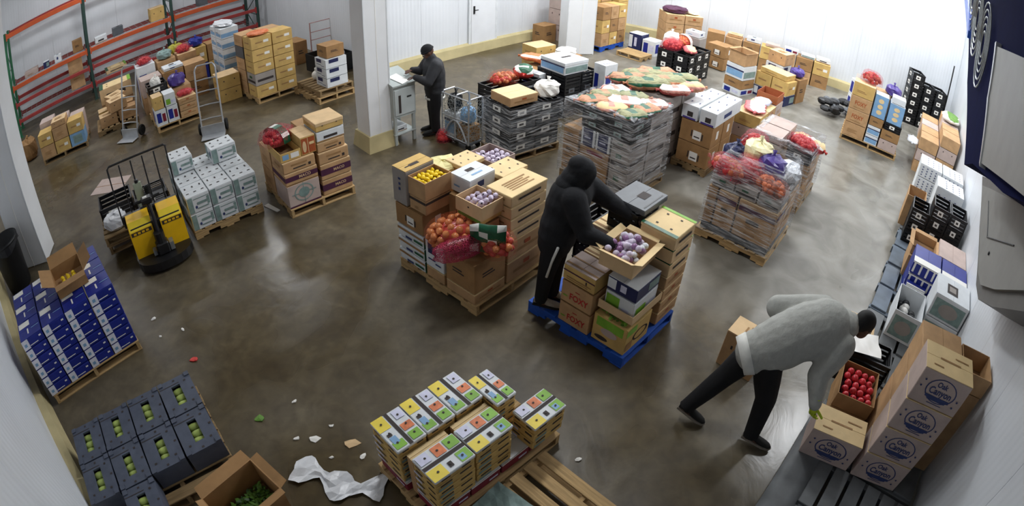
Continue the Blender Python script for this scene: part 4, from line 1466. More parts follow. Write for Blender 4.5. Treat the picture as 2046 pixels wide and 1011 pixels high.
# what it carries
pallet(JK, -0.40, 0.54, 1.16, 1.0, 'worn wooden pallet carried on the forks of the yellow pallet truck', WOODD, along='u', z=0.105)
pallet(JK, -0.42, 0.55, 1.16, 0.98, 'second worn pallet lying on the one carried by the yellow truck', WOODD, along='u', z=0.237)
plastic_crate(JK, -0.40, 0.98, 0.372, 0.56, 0.5, 0.22, 'black tagged crate on the pallets carried by the yellow truck', 'crates on the yellow truck')
plastic_crate(JK, 0.18, 0.98, 0.372, 0.54, 0.5, 0.1, 'second black crate on the pallets carried by the yellow truck', 'crates on the yellow truck')
plastic_bag(JK, -0.18, 0.76, 0.372, 0.38, 0.36, 0.2, 'crumpled grey film heaped behind the yellow truck cover', CLEARP, seed=5, name='plastic_film_heap', knot=False)

# ================================================================== hand trucks
def hand_truck(x, y, yaw, label, h=1.35, lean=0.20, w=0.44):
    e = empty('hand_truck', (x, y, 0), rad(yaw))
    tag(e, label, 'hand truck', 'hand trucks')
    f = lambda z: (0.02 + lean * z / h)     # frame leans back (+y)
    for sx in (-1, 1):
        mb = MB()
        mb.tube([(sx * w / 2, f(0.05), 0.05), (sx * w / 2, f(0.7), 0.7), (sx * w / 2 * 0.96, f(h - 0.06), h - 0.06), (sx * w / 2 * 0.85, f(h), h)], 0.017, ALU, 8)
        mb.build('side_rail', e)
        mb = MB()
        mb.lathe([(0.0, -0.03), (0.05, -0.03), (0.06, -0.02), (0.105, -0.028), (0.12, 0.0), (0.105, 0.028), (0.06, 0.02), (0.05, 0.03), (0.0, 0.03)], RUBBER, 18)
        wh = mb.build('wheel', e)
        wh.location = (sx * (w / 2 + 0.05), 0.16, 0.121)
        wh.rotation_euler = (0, PI / 2, 0)
        mb = MB()
        mb.tube([(sx * w / 2, f(0.35), 0.35), (sx * (w / 2 + 0.02), 0.16, 0.121)], 0.012, ALU, 6)
        mb.build('wheel_bracket', e)
    for z in (0.32, 0.58, 0.84, 1.06):
        mb = MB()
        mb.tube([(-w / 2, f(z), z), (0, f(z) + 0.03, z), (w / 2, f(z), z)], 0.013, ALU, 7)
        mb.build('cross_bar', e)
    mb = MB()
    mb.tube([(-w / 2 * 0.85, f(h), h), (-w / 2 * 0.7, f(h) + 0.03, h + 0.03), (w / 2 * 0.7, f(h) + 0.03, h + 0.03), (w / 2 * 0.85, f(h), h)], 0.016, ALU, 7)
    mb.build('handle', e)
    mb = MB()
    mb.bbox(-w / 2 - 0.02, -0.22, 0.015, w / 2 + 0.02, 0.03, 0.03, ALU, 0.004)
    mb.bbox(-w / 2 - 0.02, 0.02, 0.015, w / 2 + 0.02, 0.035, 0.22, ALU, 0.004)
    mb.build('toe_plate', e)
    return e


hand_truck(-7.95, 8.80, 0, 'silver hand truck standing between the brown cartons and the mixed pallet', lean=0.42, h=1.45)
hand_truck(-5.66, 8.72, 25, 'silver hand truck with black tyres in front of the mixed pallet', lean=0.32, h=1.3)

# ================================================================== desk, bin
DK = Stack(-1.93, 8.16, 46)
dk = empty('standing_desk')
DK.put(dk, 0, 0, 0)
tag(dk, 'grey steel standing desk with sloping top against the white column', 'desk')
mb = MB()
n = 4
mb.add_raw([(0, 0, 0.48), (0.42, 0, 0.48), (0.42, 0.5, 0.48), (0, 0.5, 0.48), (0, 0, 1.02), (0.42, 0, 1.02), (0.42, 0.5, 1.14), (0, 0.5, 1.14)], [(3, 2, 1, 0), (4, 5, 6, 7), (0, 1, 5, 4), (1, 2, 6, 5), (2, 3, 7, 6), (3, 0, 4, 7)], DESK)
mb.build('cabinet', dk)
mb = MB()
mb.add_raw([(-0.02, -0.03, 1.015), (0.45, -0.03, 1.015), (0.45, 0.52, 1.145), (-0.02, 0.52, 1.145), (-0.02, -0.03, 1.04), (0.45, -0.03, 1.04), (0.45, 0.52, 1.17), (-0.02, 0.52, 1.17)], [(3, 2, 1, 0), (4, 5, 6, 7), (0, 1, 5, 4), (1, 2, 6, 5), (2, 3, 7, 6), (3, 0, 4, 7)], DESK)
mb.build('sloping_top', dk)
mb = MB()
mb.bbox(0.02, -0.012, 0.52, 0.40, 0.0, 0.96, mat('pale_desk_door', '#bcc3c2', 0.45, 0.05, 5), 0.004)
dd = mb.build('door', dk)
mb = MB()
mb.box(0.09, -0.02, 0.56, 0.13, -0.012, 0.86, INK)
mb.build('slot', dd)
mb = MB()
mb.box(0.25, -0.022, 0.8, 0.33, -0.012, 0.82, DARKM)
mb.build('handle', dd)
mb = MB()
mb.bbox(-0.03, 0.38, 1.1, -0.005, 0.5, 1.42, DARKM, 0.004)
mb.build('back_post', dk)
for x, y in ((0.03, 0.03), (0.39, 0.03), (0.03, 0.47), (0.39, 0.47)):
    mb = MB()
    mb.bbox(x - 0.025, y - 0.025, 0, x + 0.025, y + 0.025, 0.48, DESK, 0.004)
    mb.build('leg', dk)
mb = MB()
mb.bbox(0.0, 0.0, 0.17, 0.42, 0.5, 0.195, DESK, 0.004)
mb.build('lower_shelf', dk)
mb = MB()
mb.box(-0.11, -0.15, 0, 0.11, 0.15, 0.003, PAPER)
o = mb.build('paper_sheet')
DK.put(o, 0.22, 0.14, 1.083, 0.3)
o.rotation_euler.x = 0.23
tag(o, 'bright white paper sheet lying on the sloping top of the grey desk', 'paper')
carton(DK, 0.05, 0.08, 0.196, 0.25, 0.3, 0.1, 'small pale box on the lower shelf of the grey desk', 'white_band', near=False)

bn = empty('trash_bin', (-7.20, 4.10, 0))
tag(bn, 'tall black waste bin standing beside the pale column', 'bin')
mb = MB()
mb.lathe([(0.0, 0.0), (0.22, 0.0), (0.24, 0.04), (0.28, 0.76), (0.30, 0.78), (0.30, 0.82), (0.275, 0.82), (0.23, 0.06), (0.0, 0.05)], BLACKP, 24)
mb.build('body', bn, True)
mb = MB()
for i in range(20):
    a0 = 2 * PI * i / 20
    mb.quad([(0.29 * math.cos(a0), 0.29 * math.sin(a0), 0.825), (0.29 * math.cos(a0 + PI / 10), 0.29 * math.sin(a0 + PI / 10), 0.825), (0.31 * math.cos(a0 + PI / 10), 0.31 * math.sin(a0 + PI / 10), 0.70 + 0.05 * math.sin(3 * a0 + 0.94)), (0.31 * math.cos(a0), 0.31 * math.sin(a0), 0.70 + 0.05 * math.sin(3 * a0))], BLACKP)
mb.build('bag_liner', bn)


# ================================================================== load: blue cartons on a pallet by the wall
SB = Stack(-4.781, 2.329, 52)
pallet(SB, 0.02, 0.0, 1.32, 1.03, 'wooden pallet under the blue cartons by the wall', along='u')
for k in range(6):
    for i in range(4):
        for j in range(3):
            if k < 5 and j > 0 and i not in (0, 3):
                continue
            lab = f'blue white-labelled carton, {layer_word(k, 6)}, {ORD[i]} column from the left, {["front", "middle", "back"][j]} row'
            carton(SB, i * 0.335 + RND.uniform(-.002, .002), j * 0.335 + RND.uniform(-.002, .002), 0.133 + k * 0.132, 0.335, 0.335, 0.132, lab, 'blue_carton', 'blue cartons stacked by the wall', rot=RND.uniform(-.005, .005), near=True)
e = tray(SB, 0.68, 0.26, 0.928, 0.42, 0.42, 0.16, 'opened brown carton holding lemons on top of the blue cartons', KRAFT_D, flaps=0.95, inner=KRAFT, name='open_carton', flap_len=0.5)
for i in range(9):
    drop('lemon', SB, 0.80 + 0.075 * (i % 3) + RND.uniform(-.012, .012), 0.39 + 0.075 * (i // 3) + RND.uniform(-.012, .012), 0.975 + (0.0 if i % 2 else 0.004), 'yellow lemon in the opened carton on the blue cartons', 'lemons in the carton on the blue stack', 'lemon', 0.9)

# ================================================================== dark grey crates, bottom left
SG = Stack(-3.0, 0.88, 44)
pallet(SG, 0.37, 0.30, 1.10, 1.12, 'wooden pallet under the dark grey slotted crates', WOODD, along='u')


def grey_crate(S, u, v, z, du, dv, dz, label, rot=0.0):
    e = empty('grey_crate')
    S.put(e, u + du / 2, v + dv / 2, z, rot)
    tag(e, label, 'crate', 'dark grey slotted crates of green produce')

    def body():
        mb = MB()
        x, y = du / 2 - 0.006, dv / 2 - 0.006
        w = 0.012
        mb.box(-x, -y, 0, x, y, w, GREYC)
        for (a, b, c, d) in ((-x, -y, -x + w, y), (x - w, -y, x, y), (-x + w, -y, x - w, -y + w), (-x + w, y - w, x - w, y)):
            mb.box(a, b, w, c, d, dz - 0.02, GREYC)
        return mb.mesh('body')
    link('body', cached(('gcb', R3(du, dv, dz)), body), e)

    def lid():
        mb = MB()
        x, y = du / 2 - 0.004, dv / 2 - 0.004
        hx, hy = du * 0.13, dv * 0.27      # slot in the lid
        for (a, b, c, d) in ((-x, -y, -hx, y), (hx, -y, x, y), (-hx, -y, hx, -hy), (-hx, hy, hx, y)):
            mb.box(a, b, dz - 0.02, c, d, dz, GREYC)
        for (a, b) in ((-x, -y), (x - 0.05, -y), (-x, y - 0.05), (x - 0.05, y - 0.05)):
            mb.box(a, b, dz, a + 0.05, b + 0.05, dz + 0.012, GREYC)
        mb.quad([(-x, hy + 0.02, dz + 0.002), (hx, hy + 0.02, dz + 0.002), (hx, hy + 0.028, dz + 0.002), (-x, hy + 0.028, dz + 0.002)], INK)
        for (a, b) in ((0.3, -0.3), (-0.3, -0.3), (0.3, 0.3), (0.0, 0.42), (0.0, -0.44), (0.42, 0.0)):
            mb.quad([(a * du - 0.012, b * dv - 0.01, dz + 0.003), (a * du + 0.012, b * dv - 0.01, dz + 0.003), (a * du + 0.012, b * dv + 0.01, dz + 0.003), (a * du - 0.012, b * dv + 0.01, dz + 0.003)], INK)
        return mb.mesh('slotted_lid')
    link('slotted_lid', cached(('gcl', R3(du, dv, dz)), lid), e)
    return e


GC_U, GC_V, GC_H = 0.3675, 0.4725, 0.22
NM = ['nearest', 'second', 'third', 'outermost']
for i in range(4):
    for j in range(3):
        if j == 0 and i != 1:
            continue
        u, v, z = i * GC_U, j * GC_V, 0.133
        grey_crate(SG, u, v, z, GC_U - 0.008, GC_V - 0.008, GC_H, f'grey crate of green produce, row {["along the bottom edge", "in the middle", "beside the blue cartons"][j]}, {ORD[i]} from the wall', RND.uniform(-.015, .015))
        for q in range(3):
            o = drop('squash', SG, u + GC_U / 2 + RND.uniform(-.01, .01), v + GC_V / 2 - 0.085 + 0.085 * q, z + GC_H - 0.06, 'pale green vegetable showing through a slot of a grey crate', 'green vegetables in the grey crates', 'vegetable', 0.9, 'green_vegetable')
            o.rotation_euler = (0, PI / 2 + RND.uniform(-.1, .1), SG.t + RND.uniform(-.12, .12))

# opened brown bin of greens beside the crates
SO = Stack(-1.93, 1.42, 57)
ob = tray(SO, 0.0, 0.0, 0.0, 0.56, 0.40, 0.36, 'large opened brown carton with leafy greens inside, beside the grey crates', KRAFT_D, flaps=0.5, inner=KRAFT_D, name='open_carton', wall=0.01, flap_len=0.42)
mb = MB()
for i in range(700):
    x, y = RND.uniform(-.23, .23), RND.uniform(-.15, .15)
    z = 0.05 + RND.uniform(0, .06)
    a, t, l = RND.uniform(0, 6.3), RND.uniform(-.5, .9), RND.uniform(.03, .06)
    d = Vector((math.cos(a) * math.cos(t), math.sin(a) * math.cos(t), math.sin(t))) * l
    s_ = Vector((-math.sin(a), math.cos(a), 0)) * l * 0.22
    p = Vector((x, y, z))
    p2 = p + d
    p2.x, p2.y = max(-.25, min(.25, p2.x)), max(-.17, min(.17, p2.y))
    mb.quad([p - s_, (p + p2) / 2 - s_ * 1.3, p2, (p + p2) / 2 + s_ * 1.3, p + s_], LEAF if i % 3 else LEAFD)
o = mb.build('leafy_greens')
SO.put(o, 0.28, 0.20, 0.0)
tag(o, 'bed of leafy greens inside the opened brown carton', 'greens', kind='stuff')

# ================================================================== mango cartons, bottom centre
SM = Stack(-0.70, 2.09, 46)
pallet(SM, 0.0, -0.36, 1.30, 0.76, 'wooden pallet under the bright fruit cartons', along='u')
grid(SM, 0.02, 0.03, 0.133, 3, 1, 1, 0.27, 0.35, 0.13, 'crimson', 'crimson white-rimmed carton', 'under the back fruit row', 'crimson cartons at the bottom of the fruit stack')
grid(SM, 0.05, -0.32, 0.133, 4, 1, 1, 0.31, 0.27, 0.13, 'crimson', 'crimson white-rimmed carton', 'under the front fruit row', 'crimson cartons at the bottom of the fruit stack')


def mango_column(u, v, du, dv, z0, z1, n, turned, where):
    h = (z1 - z0) / n
    for k in range(n):
        top = k == n - 1
        st = ('mango_turned' if turned else 'mango') if top else 'mango_tray'
        lab = f'bright printed fruit carton topping {where}' if top else f'yellow slotted fruit tray, {layer_word(k, n)}, {where}'
        carton(SM, u + RND.uniform(-.002, .002), v + RND.uniform(-.002, .002), z0 + k * h, du, dv, h, lab, st, 'yellow slotted fruit trays of the bright stack', rot=RND.uniform(-.006, .006), name='fruit_carton', lid=0.03 if top else 0.0)


for i in range(3):
    mango_column(i * 0.27 + 0.01, 0.04, 0.265, 0.34, 0.265, 0.70, 5, False, f'the {ORD[i]} back column of the fruit stack')
mango_column(0.825, -0.10, 0.20, 0.33, 0.265, 0.70, 5, False, 'the back column near the spare pallet')
mango_column(0.05, -0.32, 0.365, 0.26, 0.265, 0.70, 5, True, 'the front corner column of the fruit stack')
mango_column(0.425, -0.31, 0.36, 0.25, 0.265, 0.70, 5, True, 'the second front column of the fruit stack')
mango_column(0.94, -0.38, 0.35, 0.25, 0.265, 0.56, 3, True, 'the low front column of the fruit stack')

for i in range(2):
    carton(SM, 0.06 + i * 0.40, -0.055, 0.133, 0.36, 0.09, 0.50, f'narrow brown carton wedged between the two rows of fruit cartons, {["near", "far"][i]} one', 'slotted_low', 'brown cartons wedged in the fruit stack')

# spare pallet with paper sheets
SE = Stack(0.02, 1.60, 46)
pallet(SE, 0.08, -0.56, 0.86, 1.03, 'bare slatted wooden pallet lying beside the fruit cartons', WOOD, along='v', nboards=6)
for (u, v, a, b, r_, mt, lb) in ((0.12, 0.05, 0.36, 0.44, 0.1, TEAL, 'grey plastic sheet lying on the bare pallet'), (0.32, -0.36, 0.26, 0.40, -0.12, PAPER, 'white paper sheet lying on the bare pallet')):
    mb = MB()
    n = 6
    for i in range(n + 1):
        for j in range(n + 1):
            mb.v.append((a * (i / n - 0.5), b * (j / n - 0.5), 0.004 + 0.012 * abs(math.sin(i * 1.3 + j))))
    for i in range(n):
        for j in range(n):
            q = i * (n + 1) + j
            mb.f.append((q, q + n + 1, q + n + 2, q + 1))
            mb.m.append(mb.mi(mt))
    o = mb.build('paper_sheet' if mt is PAPER else 'plastic_sheet')
    SE.put(o, u + a / 2, v + b / 2, 0.13, r_)
    tag(o, lb, 'sheet')

# ================================================================== oval-logo cartons, bottom right
SC = Stack(3.53, 1.86, 57)
for k in range(4):
    carton(SC, 0.0, 0.02, 0.14 + k * 0.352, 0.36, 0.54, 0.352, f'greyish carton with blue oval emblem, {["bottom one", "second one up", "third one up", "topmost"][k]} of the tall stack at the wall', 'oak', 'oval emblem cartons', seam='v', rot=RND.uniform(-.01, .01))
for k in range(4):
    carton(SC, 0.375, 0.06, 0.14 + k * 0.322, 0.42, 0.48, 0.322, f'brown carton, {["bottom one", "second one up", "third one up", "topmost"][k]} of the stack behind the tall emblem stack', 'kraft_plain', 'plain cartons behind the emblem stack', rot=RND.uniform(-.02, .02))
carton(SC, 0.01, 0.60, 0.14, 0.34, 0.54, 0.352, 'greyish carton with blue oval emblem standing low in front of the apple box', 'oak', 'oval emblem cartons', seam='v')
tray(SC, 0.39, -0.34, 1.20, 0.36, 0.38, 0.20, 'opened tan carton leaning between the emblem stack and the wall', KRAFT, inner=INSIDE, name='open_carton')
carton(SC, 0.39, -0.34, 0.14, 0.36, 0.38, 1.055, 'tall tan carton standing between the emblem stack and the wall', 'kraft_plain')
carton(SC, 0.52, 0.58, 0.14, 0.50, 0.42, 0.20, 'brown carton carrying the red apple box', 'kraft_dark')
tray(SC, 0.52, 0.58, 0.343, 0.50, 0.42, 0.17, 'open brown box filled with red apples', KRAFT_D, inner=PURPLE, pr=[('rect', 'v0', 0.1, 0.3, 0.9, 0.6, KRAFT)])
AR = [(r, c) for r in range(5) for c in range(4)]
for i, (r, c) in enumerate(AR):
    drop('apple', SC, 0.575 + r * 0.088 + RND.uniform(-.006, .006), 0.645 + c * 0.086 + (0.02 if r % 2 else 0) + RND.uniform(-.006, .006), 0.47 + RND.uniform(0, .01), 'red apple in the open box by the person in grey fleece', 'red apples in the open box', 'apple', 0.98)
for i in range(12):
    drop('apple', SC, 0.60 + (i % 4) * 0.1, 0.68 + (i // 4) * 0.1, 0.405, 'red apple in the lower layer of the open box', 'red apples under the top layer', 'apple', 0.85)
# black tray with white paper, and cartons behind the stooping person
plastic_crate(SC, 1.12, 0.46, 0.14, 0.34, 0.56, 0.2, 'low black crate behind the apple box', 'crates by the apple box', tags=False)
plastic_crate(SC, 1.12, 0.46, 0.341, 0.34, 0.56, 0.2, 'black crate with white paper on it, behind the apple box', 'crates by the apple box', tags=False)
mb = MB()
for i in range(7):
    for j in range(7):
        mb.v.append((0.34 * (i / 6 - 0.5), 0.36 * (j / 6 - 0.5), 0.03 + 0.02 * math.sin(i * 1.1) * math.cos(j * 1.7)))
for i in range(6):
    for j in range(6):
        q = i * 7 + j
        mb.f.append((q, q + 7, q + 8, q + 1))
        mb.m.append(mb.mi(PAPER))
o = mb.build('paper_liner', None, True)
SC.put(o, 1.30, 0.82, 0.545, 0.2)
tag(o, 'white crumpled paper lying over the black crate by the apple box', 'paper')
carton(SC, 1.50, 0.72, 0.14, 0.28, 0.36, 0.42, 'brown carton standing behind the paper-covered black crate', 'kraft_light')
SP = Stack(2.38, 3.45, 47)
carton(SP, 0.0, 0.0, 0.0, 0.30, 0.42, 0.46, 'brown box with dark blue edge half hidden behind the stooping person', 'kraft_light')

# ================================================================== along the right wall, past the emblem cartons
SR = Stack(4.15, 3.35, 50.5)
tray(SR, 0.62, -0.16, 0.14, 0.62, 0.40, 0.38, 'tall open grey-printed box with dark inside along the wall', WHITEB, inner=BLACKP, pr=[('rect', 'u0', 0.08, 0.1, 0.92, 0.85, TEAL), ('oval', 'u0', 0.5, 0.48, 0.3, 0.25, KRAFT_G), ('rect', 'v0', 0.1, 0.1, 0.9, 0.8, TEAL)])
mb = MB()
for i in range(14):
    mb.ball((RND.uniform(-.22, .22), RND.uniform(-.11, .11), RND.uniform(.05, .1)), .06, .06, .05, BLACKP if i % 3 else LABELW, 8, 6)
o = mb.build('wrapped_produce', None, True)
SR.put(o, 0.93, 0.04, 0.25)
tag(o, 'dark wrapped produce inside the tall open grey box', 'produce', kind='stuff')
for k in range(2):
    carton(SR, 0.92, -0.76, 0.14 + k * 0.34, 0.52, 0.56, 0.34, f'white carton with grey photo panel, {["lower", "upper"][k]} of two by the wall', 'grey_photo', 'white photo-panel cartons')
for k in range(3):
    for j in range(2):
        carton(SR, 1.60, -0.76 + j * 0.47, 0.14 + k * 0.19, 0.52, 0.46, 0.19, f'blue carton with white windows, {layer_word(k, 3)}, {["wall side", "aisle side"][j]}, along the right wall', 'blue_window', 'blue cartons along the wall')
carton(SR, 1.46, -0.17, 0.14, 0.13, 0.32, 0.30, 'deep blue low carton in front of the windowed blue cartons', 'blue_window')
for j in range(2):
    carton(SR, 2.16, -0.76 + j * 0.49, 0.14, 0.62, 0.48, 0.34, f'brown carton, {["wall side", "aisle side"][j]}, under the opened brown tray along the wall', 'kraft', 'brown cartons between blue cartons and black crates')
carton(SR, 2.18, -0.76, 0.482, 0.58, 0.52, 0.20, 'brown printed carton on the row between blue cartons and black crates', 'pink')
tray(SR, 2.22, -0.22, 0.482, 0.5, 0.42, 0.13, 'open brown tray beside the tagged black crates along the wall', KRAFT, flaps=0.3, inner=INSIDE)
for k in range(4):
    for j in range(3):
        if j == 2 and k == 3:
            continue
        plastic_crate(SR, 3.20, -0.68 + j * 0.34, 0.14 + k * 0.2, 0.5, 0.33, 0.196, f'black crate with white tags, {layer_word(k, 4)}, {["at the wall", "in the middle", "at the aisle"][j]} of the row', 'tagged black crates along the wall')
tray(SR, 3.74, 0.08, 0.14, 0.5, 0.36, 0.55, 'tall brown open carton beside the tagged black crates', KRAFT, inner=INSIDE)
for k in range(3):
    for j in range(2):
        carton(SR, 4.95, -0.67 + j * 0.50, 0.14 + k * 0.26, 0.6, 0.49, 0.26, f'speckled pale blue carton, {layer_word(k, 3)}, {["wall side", "aisle side"][j]}, past the black crates', 'speckled', 'speckled cartons along the wall')
carton(SR, 4.30, -0.67, 0.14, 0.55, 0.6, 0.75, 'tall speckled pale carton directly behind the tagged black crates', 'speckled')
BR = [(i, j, k) for i in range(4) for j in range(3) for k in range(4 if j == 0 else (3 if j == 1 else 2)) if j < 2]
for (i, j, k) in BR:
    if i and k < 1 and j < 2:
        continue
    carton(SR, 7.10 + i * 0.62, -0.64 + j * 0.5, 0.0 + k * 0.27, 0.6, 0.49, 0.27, f'plain brown carton, {layer_word(k, 4)}, {ORD[i]} along the wall row, {["wall", "middle", "aisle"][j]} file', ['kraft_plain', 'kraft', 'pink'][(i + j + k) % 3], 'brown cartons in the far wall row', near=False)
flat_bag(SR, 7.35, 0.5, 0.545, 0.5, 0.3, 0.08, 'flat white sack lying on the nearest brown cartons of the wall row', [CLEARP])
flat_bag(SR, 8.8, -0.4, 1.085, 0.8, 0.5, 0.16, 'green and white sacks heaped on the brown wall row', [LABELW, LEAF], seed=9)

# ================================================================== black crates in the far right corner
SK = Stack(10.35, 11.35, 70)
for i in range(3):
    for k in range([5, 5, 6][2 - i] if i != 1 else 5):
        plastic_crate(Stack(10.38 + i * 0.385, 12.20 - i * 0.163, -23), 0, 0, 0.0 + k * 0.25, 0.40, 0.62, 0.246, f'black crate with pale markings, {layer_word(k, 6)}, {ORD[2 - i]} stack from the corner', 'black crates in the far corner')
rod = MB()
rod.tube([(0, 0, 0), (0, 0, 2.1)], 0.022, DARKM, 8)
rod.tube([(0, 0, 0), (0, 0, 0.02)], 0.1, DARKM, 12)
o = rod.build('steel_pole')
o.location = (11.95, 12.15, 0)
tag(o, 'thin dark upright pole in the corner behind the black crates', 'pole')
mb = MB()
for i in range(60):
    a, r_ = RND.uniform(0, 6.3), RND.uniform(0, 0.3)
    mb.ball((r_ * math.cos(a), r_ * math.sin(a) * 0.6, RND.uniform(0.02, 0.3) * (1 - r_)), 0.06, 0.05, 0.03, [LEAF, LABELW, BLACKP, LEAFD][i % 4], 6, 4, Matrix.Rotation(RND.uniform(0, 3), 3, 'X'))
o = mb.build('leaf_waste')
o.location = (11.25, 11.32, 0)
tag(o, 'heap of green and white waste between the corner crates and wall row', 'waste', kind='stuff')

# ================================================================== small mixed pallet at the right
SS = Stack(8.06, 9.32, 55)
pallet(SS, 0.0, 0.0, 1.12, 1.40, 'yellowed pallet under the mixed load in front of the far wall', WOOD)
GP = 'cartons on the mixed pallet near the far wall'
for k in range(4):
    st = ['kraft', 'foxy_side', 'foxy_side', 'yellowish'][k]
    carton(SS, 0.0, 0.86, 0.133 + k * 0.31, 0.45, 0.52, 0.31, f'brown carton, {layer_word(k, 4)} of the leftmost stack on the mixed pallet', st, GP)
    if k < 3:
        carton(SS, 0.50, 0.86, 0.133 + k * 0.31, 0.5, 0.52, 0.31, f'brown carton, {layer_word(k, 3)} of the stack behind the leftmost one', 'kraft', GP, near=False)
for k in range(2):
    carton(SS, 0.0, 0.52, 0.133 + k * 0.21, 0.42, 0.32, 0.21, f'white blue-striped carton, {["lower", "upper"][k]} one on the mixed pallet', 'teal_white', GP)
carton(SS, 0.0, 0.04, 0.133, 0.45, 0.46, 0.24, 'reddish brown sack-like carton at the near corner of the mixed pallet', 'pink', GP)
carton(SS, 0.0, 0.04, 0.374, 0.45, 0.46, 0.22, 'greyed carton above the near corner of the mixed pallet', 'kraft_dark', GP)
plastic_crate(SS, 0.02, 0.05, 0.596, 0.45, 0.42, 0.16, 'dark tagged crate under the bottle-print carton on the mixed pallet')
carton(SS, 0.04, 0.08, 0.758, 0.42, 0.38, 0.46, 'pale blue bottle-print carton near the corner of the mixed pallet', 'bottle_print', GP)
carton(SS, 0.06, 0.10, 1.22, 0.36, 0.34, 0.14, 'cream box on top of the bottle-print carton', 'white_band', GP)
carton(SS, 0.02, 0.50, 0.556, 0.42, 0.34, 0.20, 'brown carton under the second bottle-print carton', 'kraft_dark', GP)
carton(SS, 0.04, 0.50, 0.757, 0.40, 0.34, 0.52, 'tall bottle-print carton in the middle of the mixed pallet', 'bottle_print', GP)
for j in range(2):
    carton(SS, 0.52, 0.06 + j * 0.4, 0.133, 0.52, 0.38, 1.1, f'tall brown carton at the back of the mixed pallet, {["near", "middle"][j]} one', 'kraft', GP, near=False)
lumpy_bag(SS, 0.45, 1.0, 1.376 - 0.31 + 0.31, 0.6, 0.55, 0.26, 'red net bag heaped on the mixed pallet by the far wall', NETR, [REDV, ORANGEINK], seed=4)
plastic_bag(SS, 0.72, 0.42, 1.236, 0.5, 0.4, 0.22, 'violet and white plastic bag on the mixed pallet', VIOLET, seed=8)
carton(SS, 0.46, 0.88, 1.066, 0.48, 0.5, 0.306, 'grey-green carton under the red net bag on the mixed pallet', 'wrap_grey', GP, near=False)

# dark heap and clutter between that pallet and the far wall
mb = MB()
for i in range(26):
    mb.ball((RND.uniform(-.55, .55), RND.uniform(-.4, .4), RND.uniform(.08, .28)), RND.uniform(.1, .18), RND.uniform(.1, .16), RND.uniform(.06, .1), [BLACKP, BLACKP, LIDGREY][i % 3], 8, 6)
o = mb.build('dark_film_heap')
o.location = (7.75, 11.6, 0)
tag(o, 'heap of dark plastic film on the floor by the far wall', 'plastic film', kind='stuff')
SQ = Stack(8.35, 12.0, -10)
for k in range(2):
    carton(SQ, 0, 0, k * 0.42, 0.6, 0.5, 0.42, f'pale printed carton, {["lower", "upper"][k]} one standing before the far wall curb', 'ad_box', near=False)


# ================================================================== white printed cartons
SW = Stack(-4.189, 5.397, 44.8)
pallet(SW, 0.0, 0.0, 1.06, 1.22, 'wooden pallet under the white printed cartons')
grid(SW, 0.0, 0.0, 0.133, 3, 3, 2, 0.35, 0.405, 0.255, 'white_print', 'white grey-printed carton', 'on the white carton pallet', 'white printed cartons', shell=True)
carton(SW, 0.02, 0.80, 0.645, 0.35, 0.40, 0.24, 'lone white grey-printed carton on top of the load, beside the yellow truck', 'white_print', 'white printed cartons')
carton(SW, 0.62, 0.66, 0.645, 0.40, 0.36, 0.24, 'lone white grey-printed carton on top of the load, towards the column', 'white_print', 'white printed cartons')
mb = MB()
mb.add_raw([(0, 0, 0), (0.05, 0, 0), (0.06, 0.30, 0), (-0.02, 0.30, 0), (0, 0, 0.012), (0.05, 0, 0.012), (0.06, 0.30, 0.012), (-0.02, 0.30, 0.012)], [(0, 3, 2, 1), (4, 5, 6, 7), (0, 1, 5, 4), (1, 2, 6, 5), (2, 3, 7, 6), (3, 0, 4, 7)], LABELW)
o = mb.build('cardboard_strip')
SW.put(o, 1.20, -0.16, 0.001, 0.25)
tag(o, 'pale strip of board lying on the wet floor by the white cartons', 'board')

# ================================================================== purple-banded cartons by the column
SN = Stack(-2.933, 5.977, 43.3)
pallet(SN, 0.0, 0.0, 1.0, 1.05, 'wooden pallet under the purple-banded cartons', along='u')
GM_ = 'cartons of the purple-banded load'
carton(SN, 0.0, 0.02, 0.133, 0.49, 0.50, 0.34, 'big carton with grey compass emblem at the bottom of the purple-banded load', 'compass', GM_)
carton(SN, 0.0, 0.02, 0.474, 0.49, 0.50, 0.17, 'purple-banded carton lying on the compass carton', 'maco', GM_)
carton(SN, 0.0, 0.03, 0.645, 0.48, 0.48, 0.16, 'brown arrow-printed carton above the purple band of the near stack', 'arrow_box', GM_)
carton(SN, 0.52, 0.02, 0.133, 0.47, 0.50, 0.23, 'purple-banded carton at the bottom of the stack near the column', 'maco', GM_)
carton(SN, 0.52, 0.02, 0.364, 0.47, 0.50, 0.23, 'purple-banded carton, second one up in the stack near the column', 'maco', GM_)
carton(SN, 0.52, 0.03, 0.595, 0.46, 0.48, 0.17, 'brown arrow-printed carton, third one up near the column', 'arrow_box', GM_)
carton(SN, 0.53, 0.05, 0.766, 0.42, 0.44, 0.14, 'brown arrow-printed carton, fourth one up near the column', 'arrow_box', GM_)
carton(SN, 0.54, 0.06, 0.907, 0.42, 0.44, 0.15, 'white banded carton near the top of the stack by the column', 'white_band', GM_)
carton(SN, 0.54, 0.06, 1.058, 0.42, 0.44, 0.13, 'tan lidded carton topmost in the stack by the column', 'yellowish', GM_, lid=0.05)
for (u, v) in ((0.0, 0.54), (0.52, 0.54)):
    for k in range(2):
        carton(SN, u, v, 0.133 + k * 0.335, 0.48, 0.48, 0.335, f'brown carton, {["lower", "upper"][k]} one at the back of the purple-banded load, {"truck" if u < .3 else "column"} side', 'kraft', GM_, near=False)
carton(SN, 0.30, 0.06, 0.806, 0.23, 0.42, 0.26, 'carton with orange picture print on the purple-banded load', 'picture', GM_)
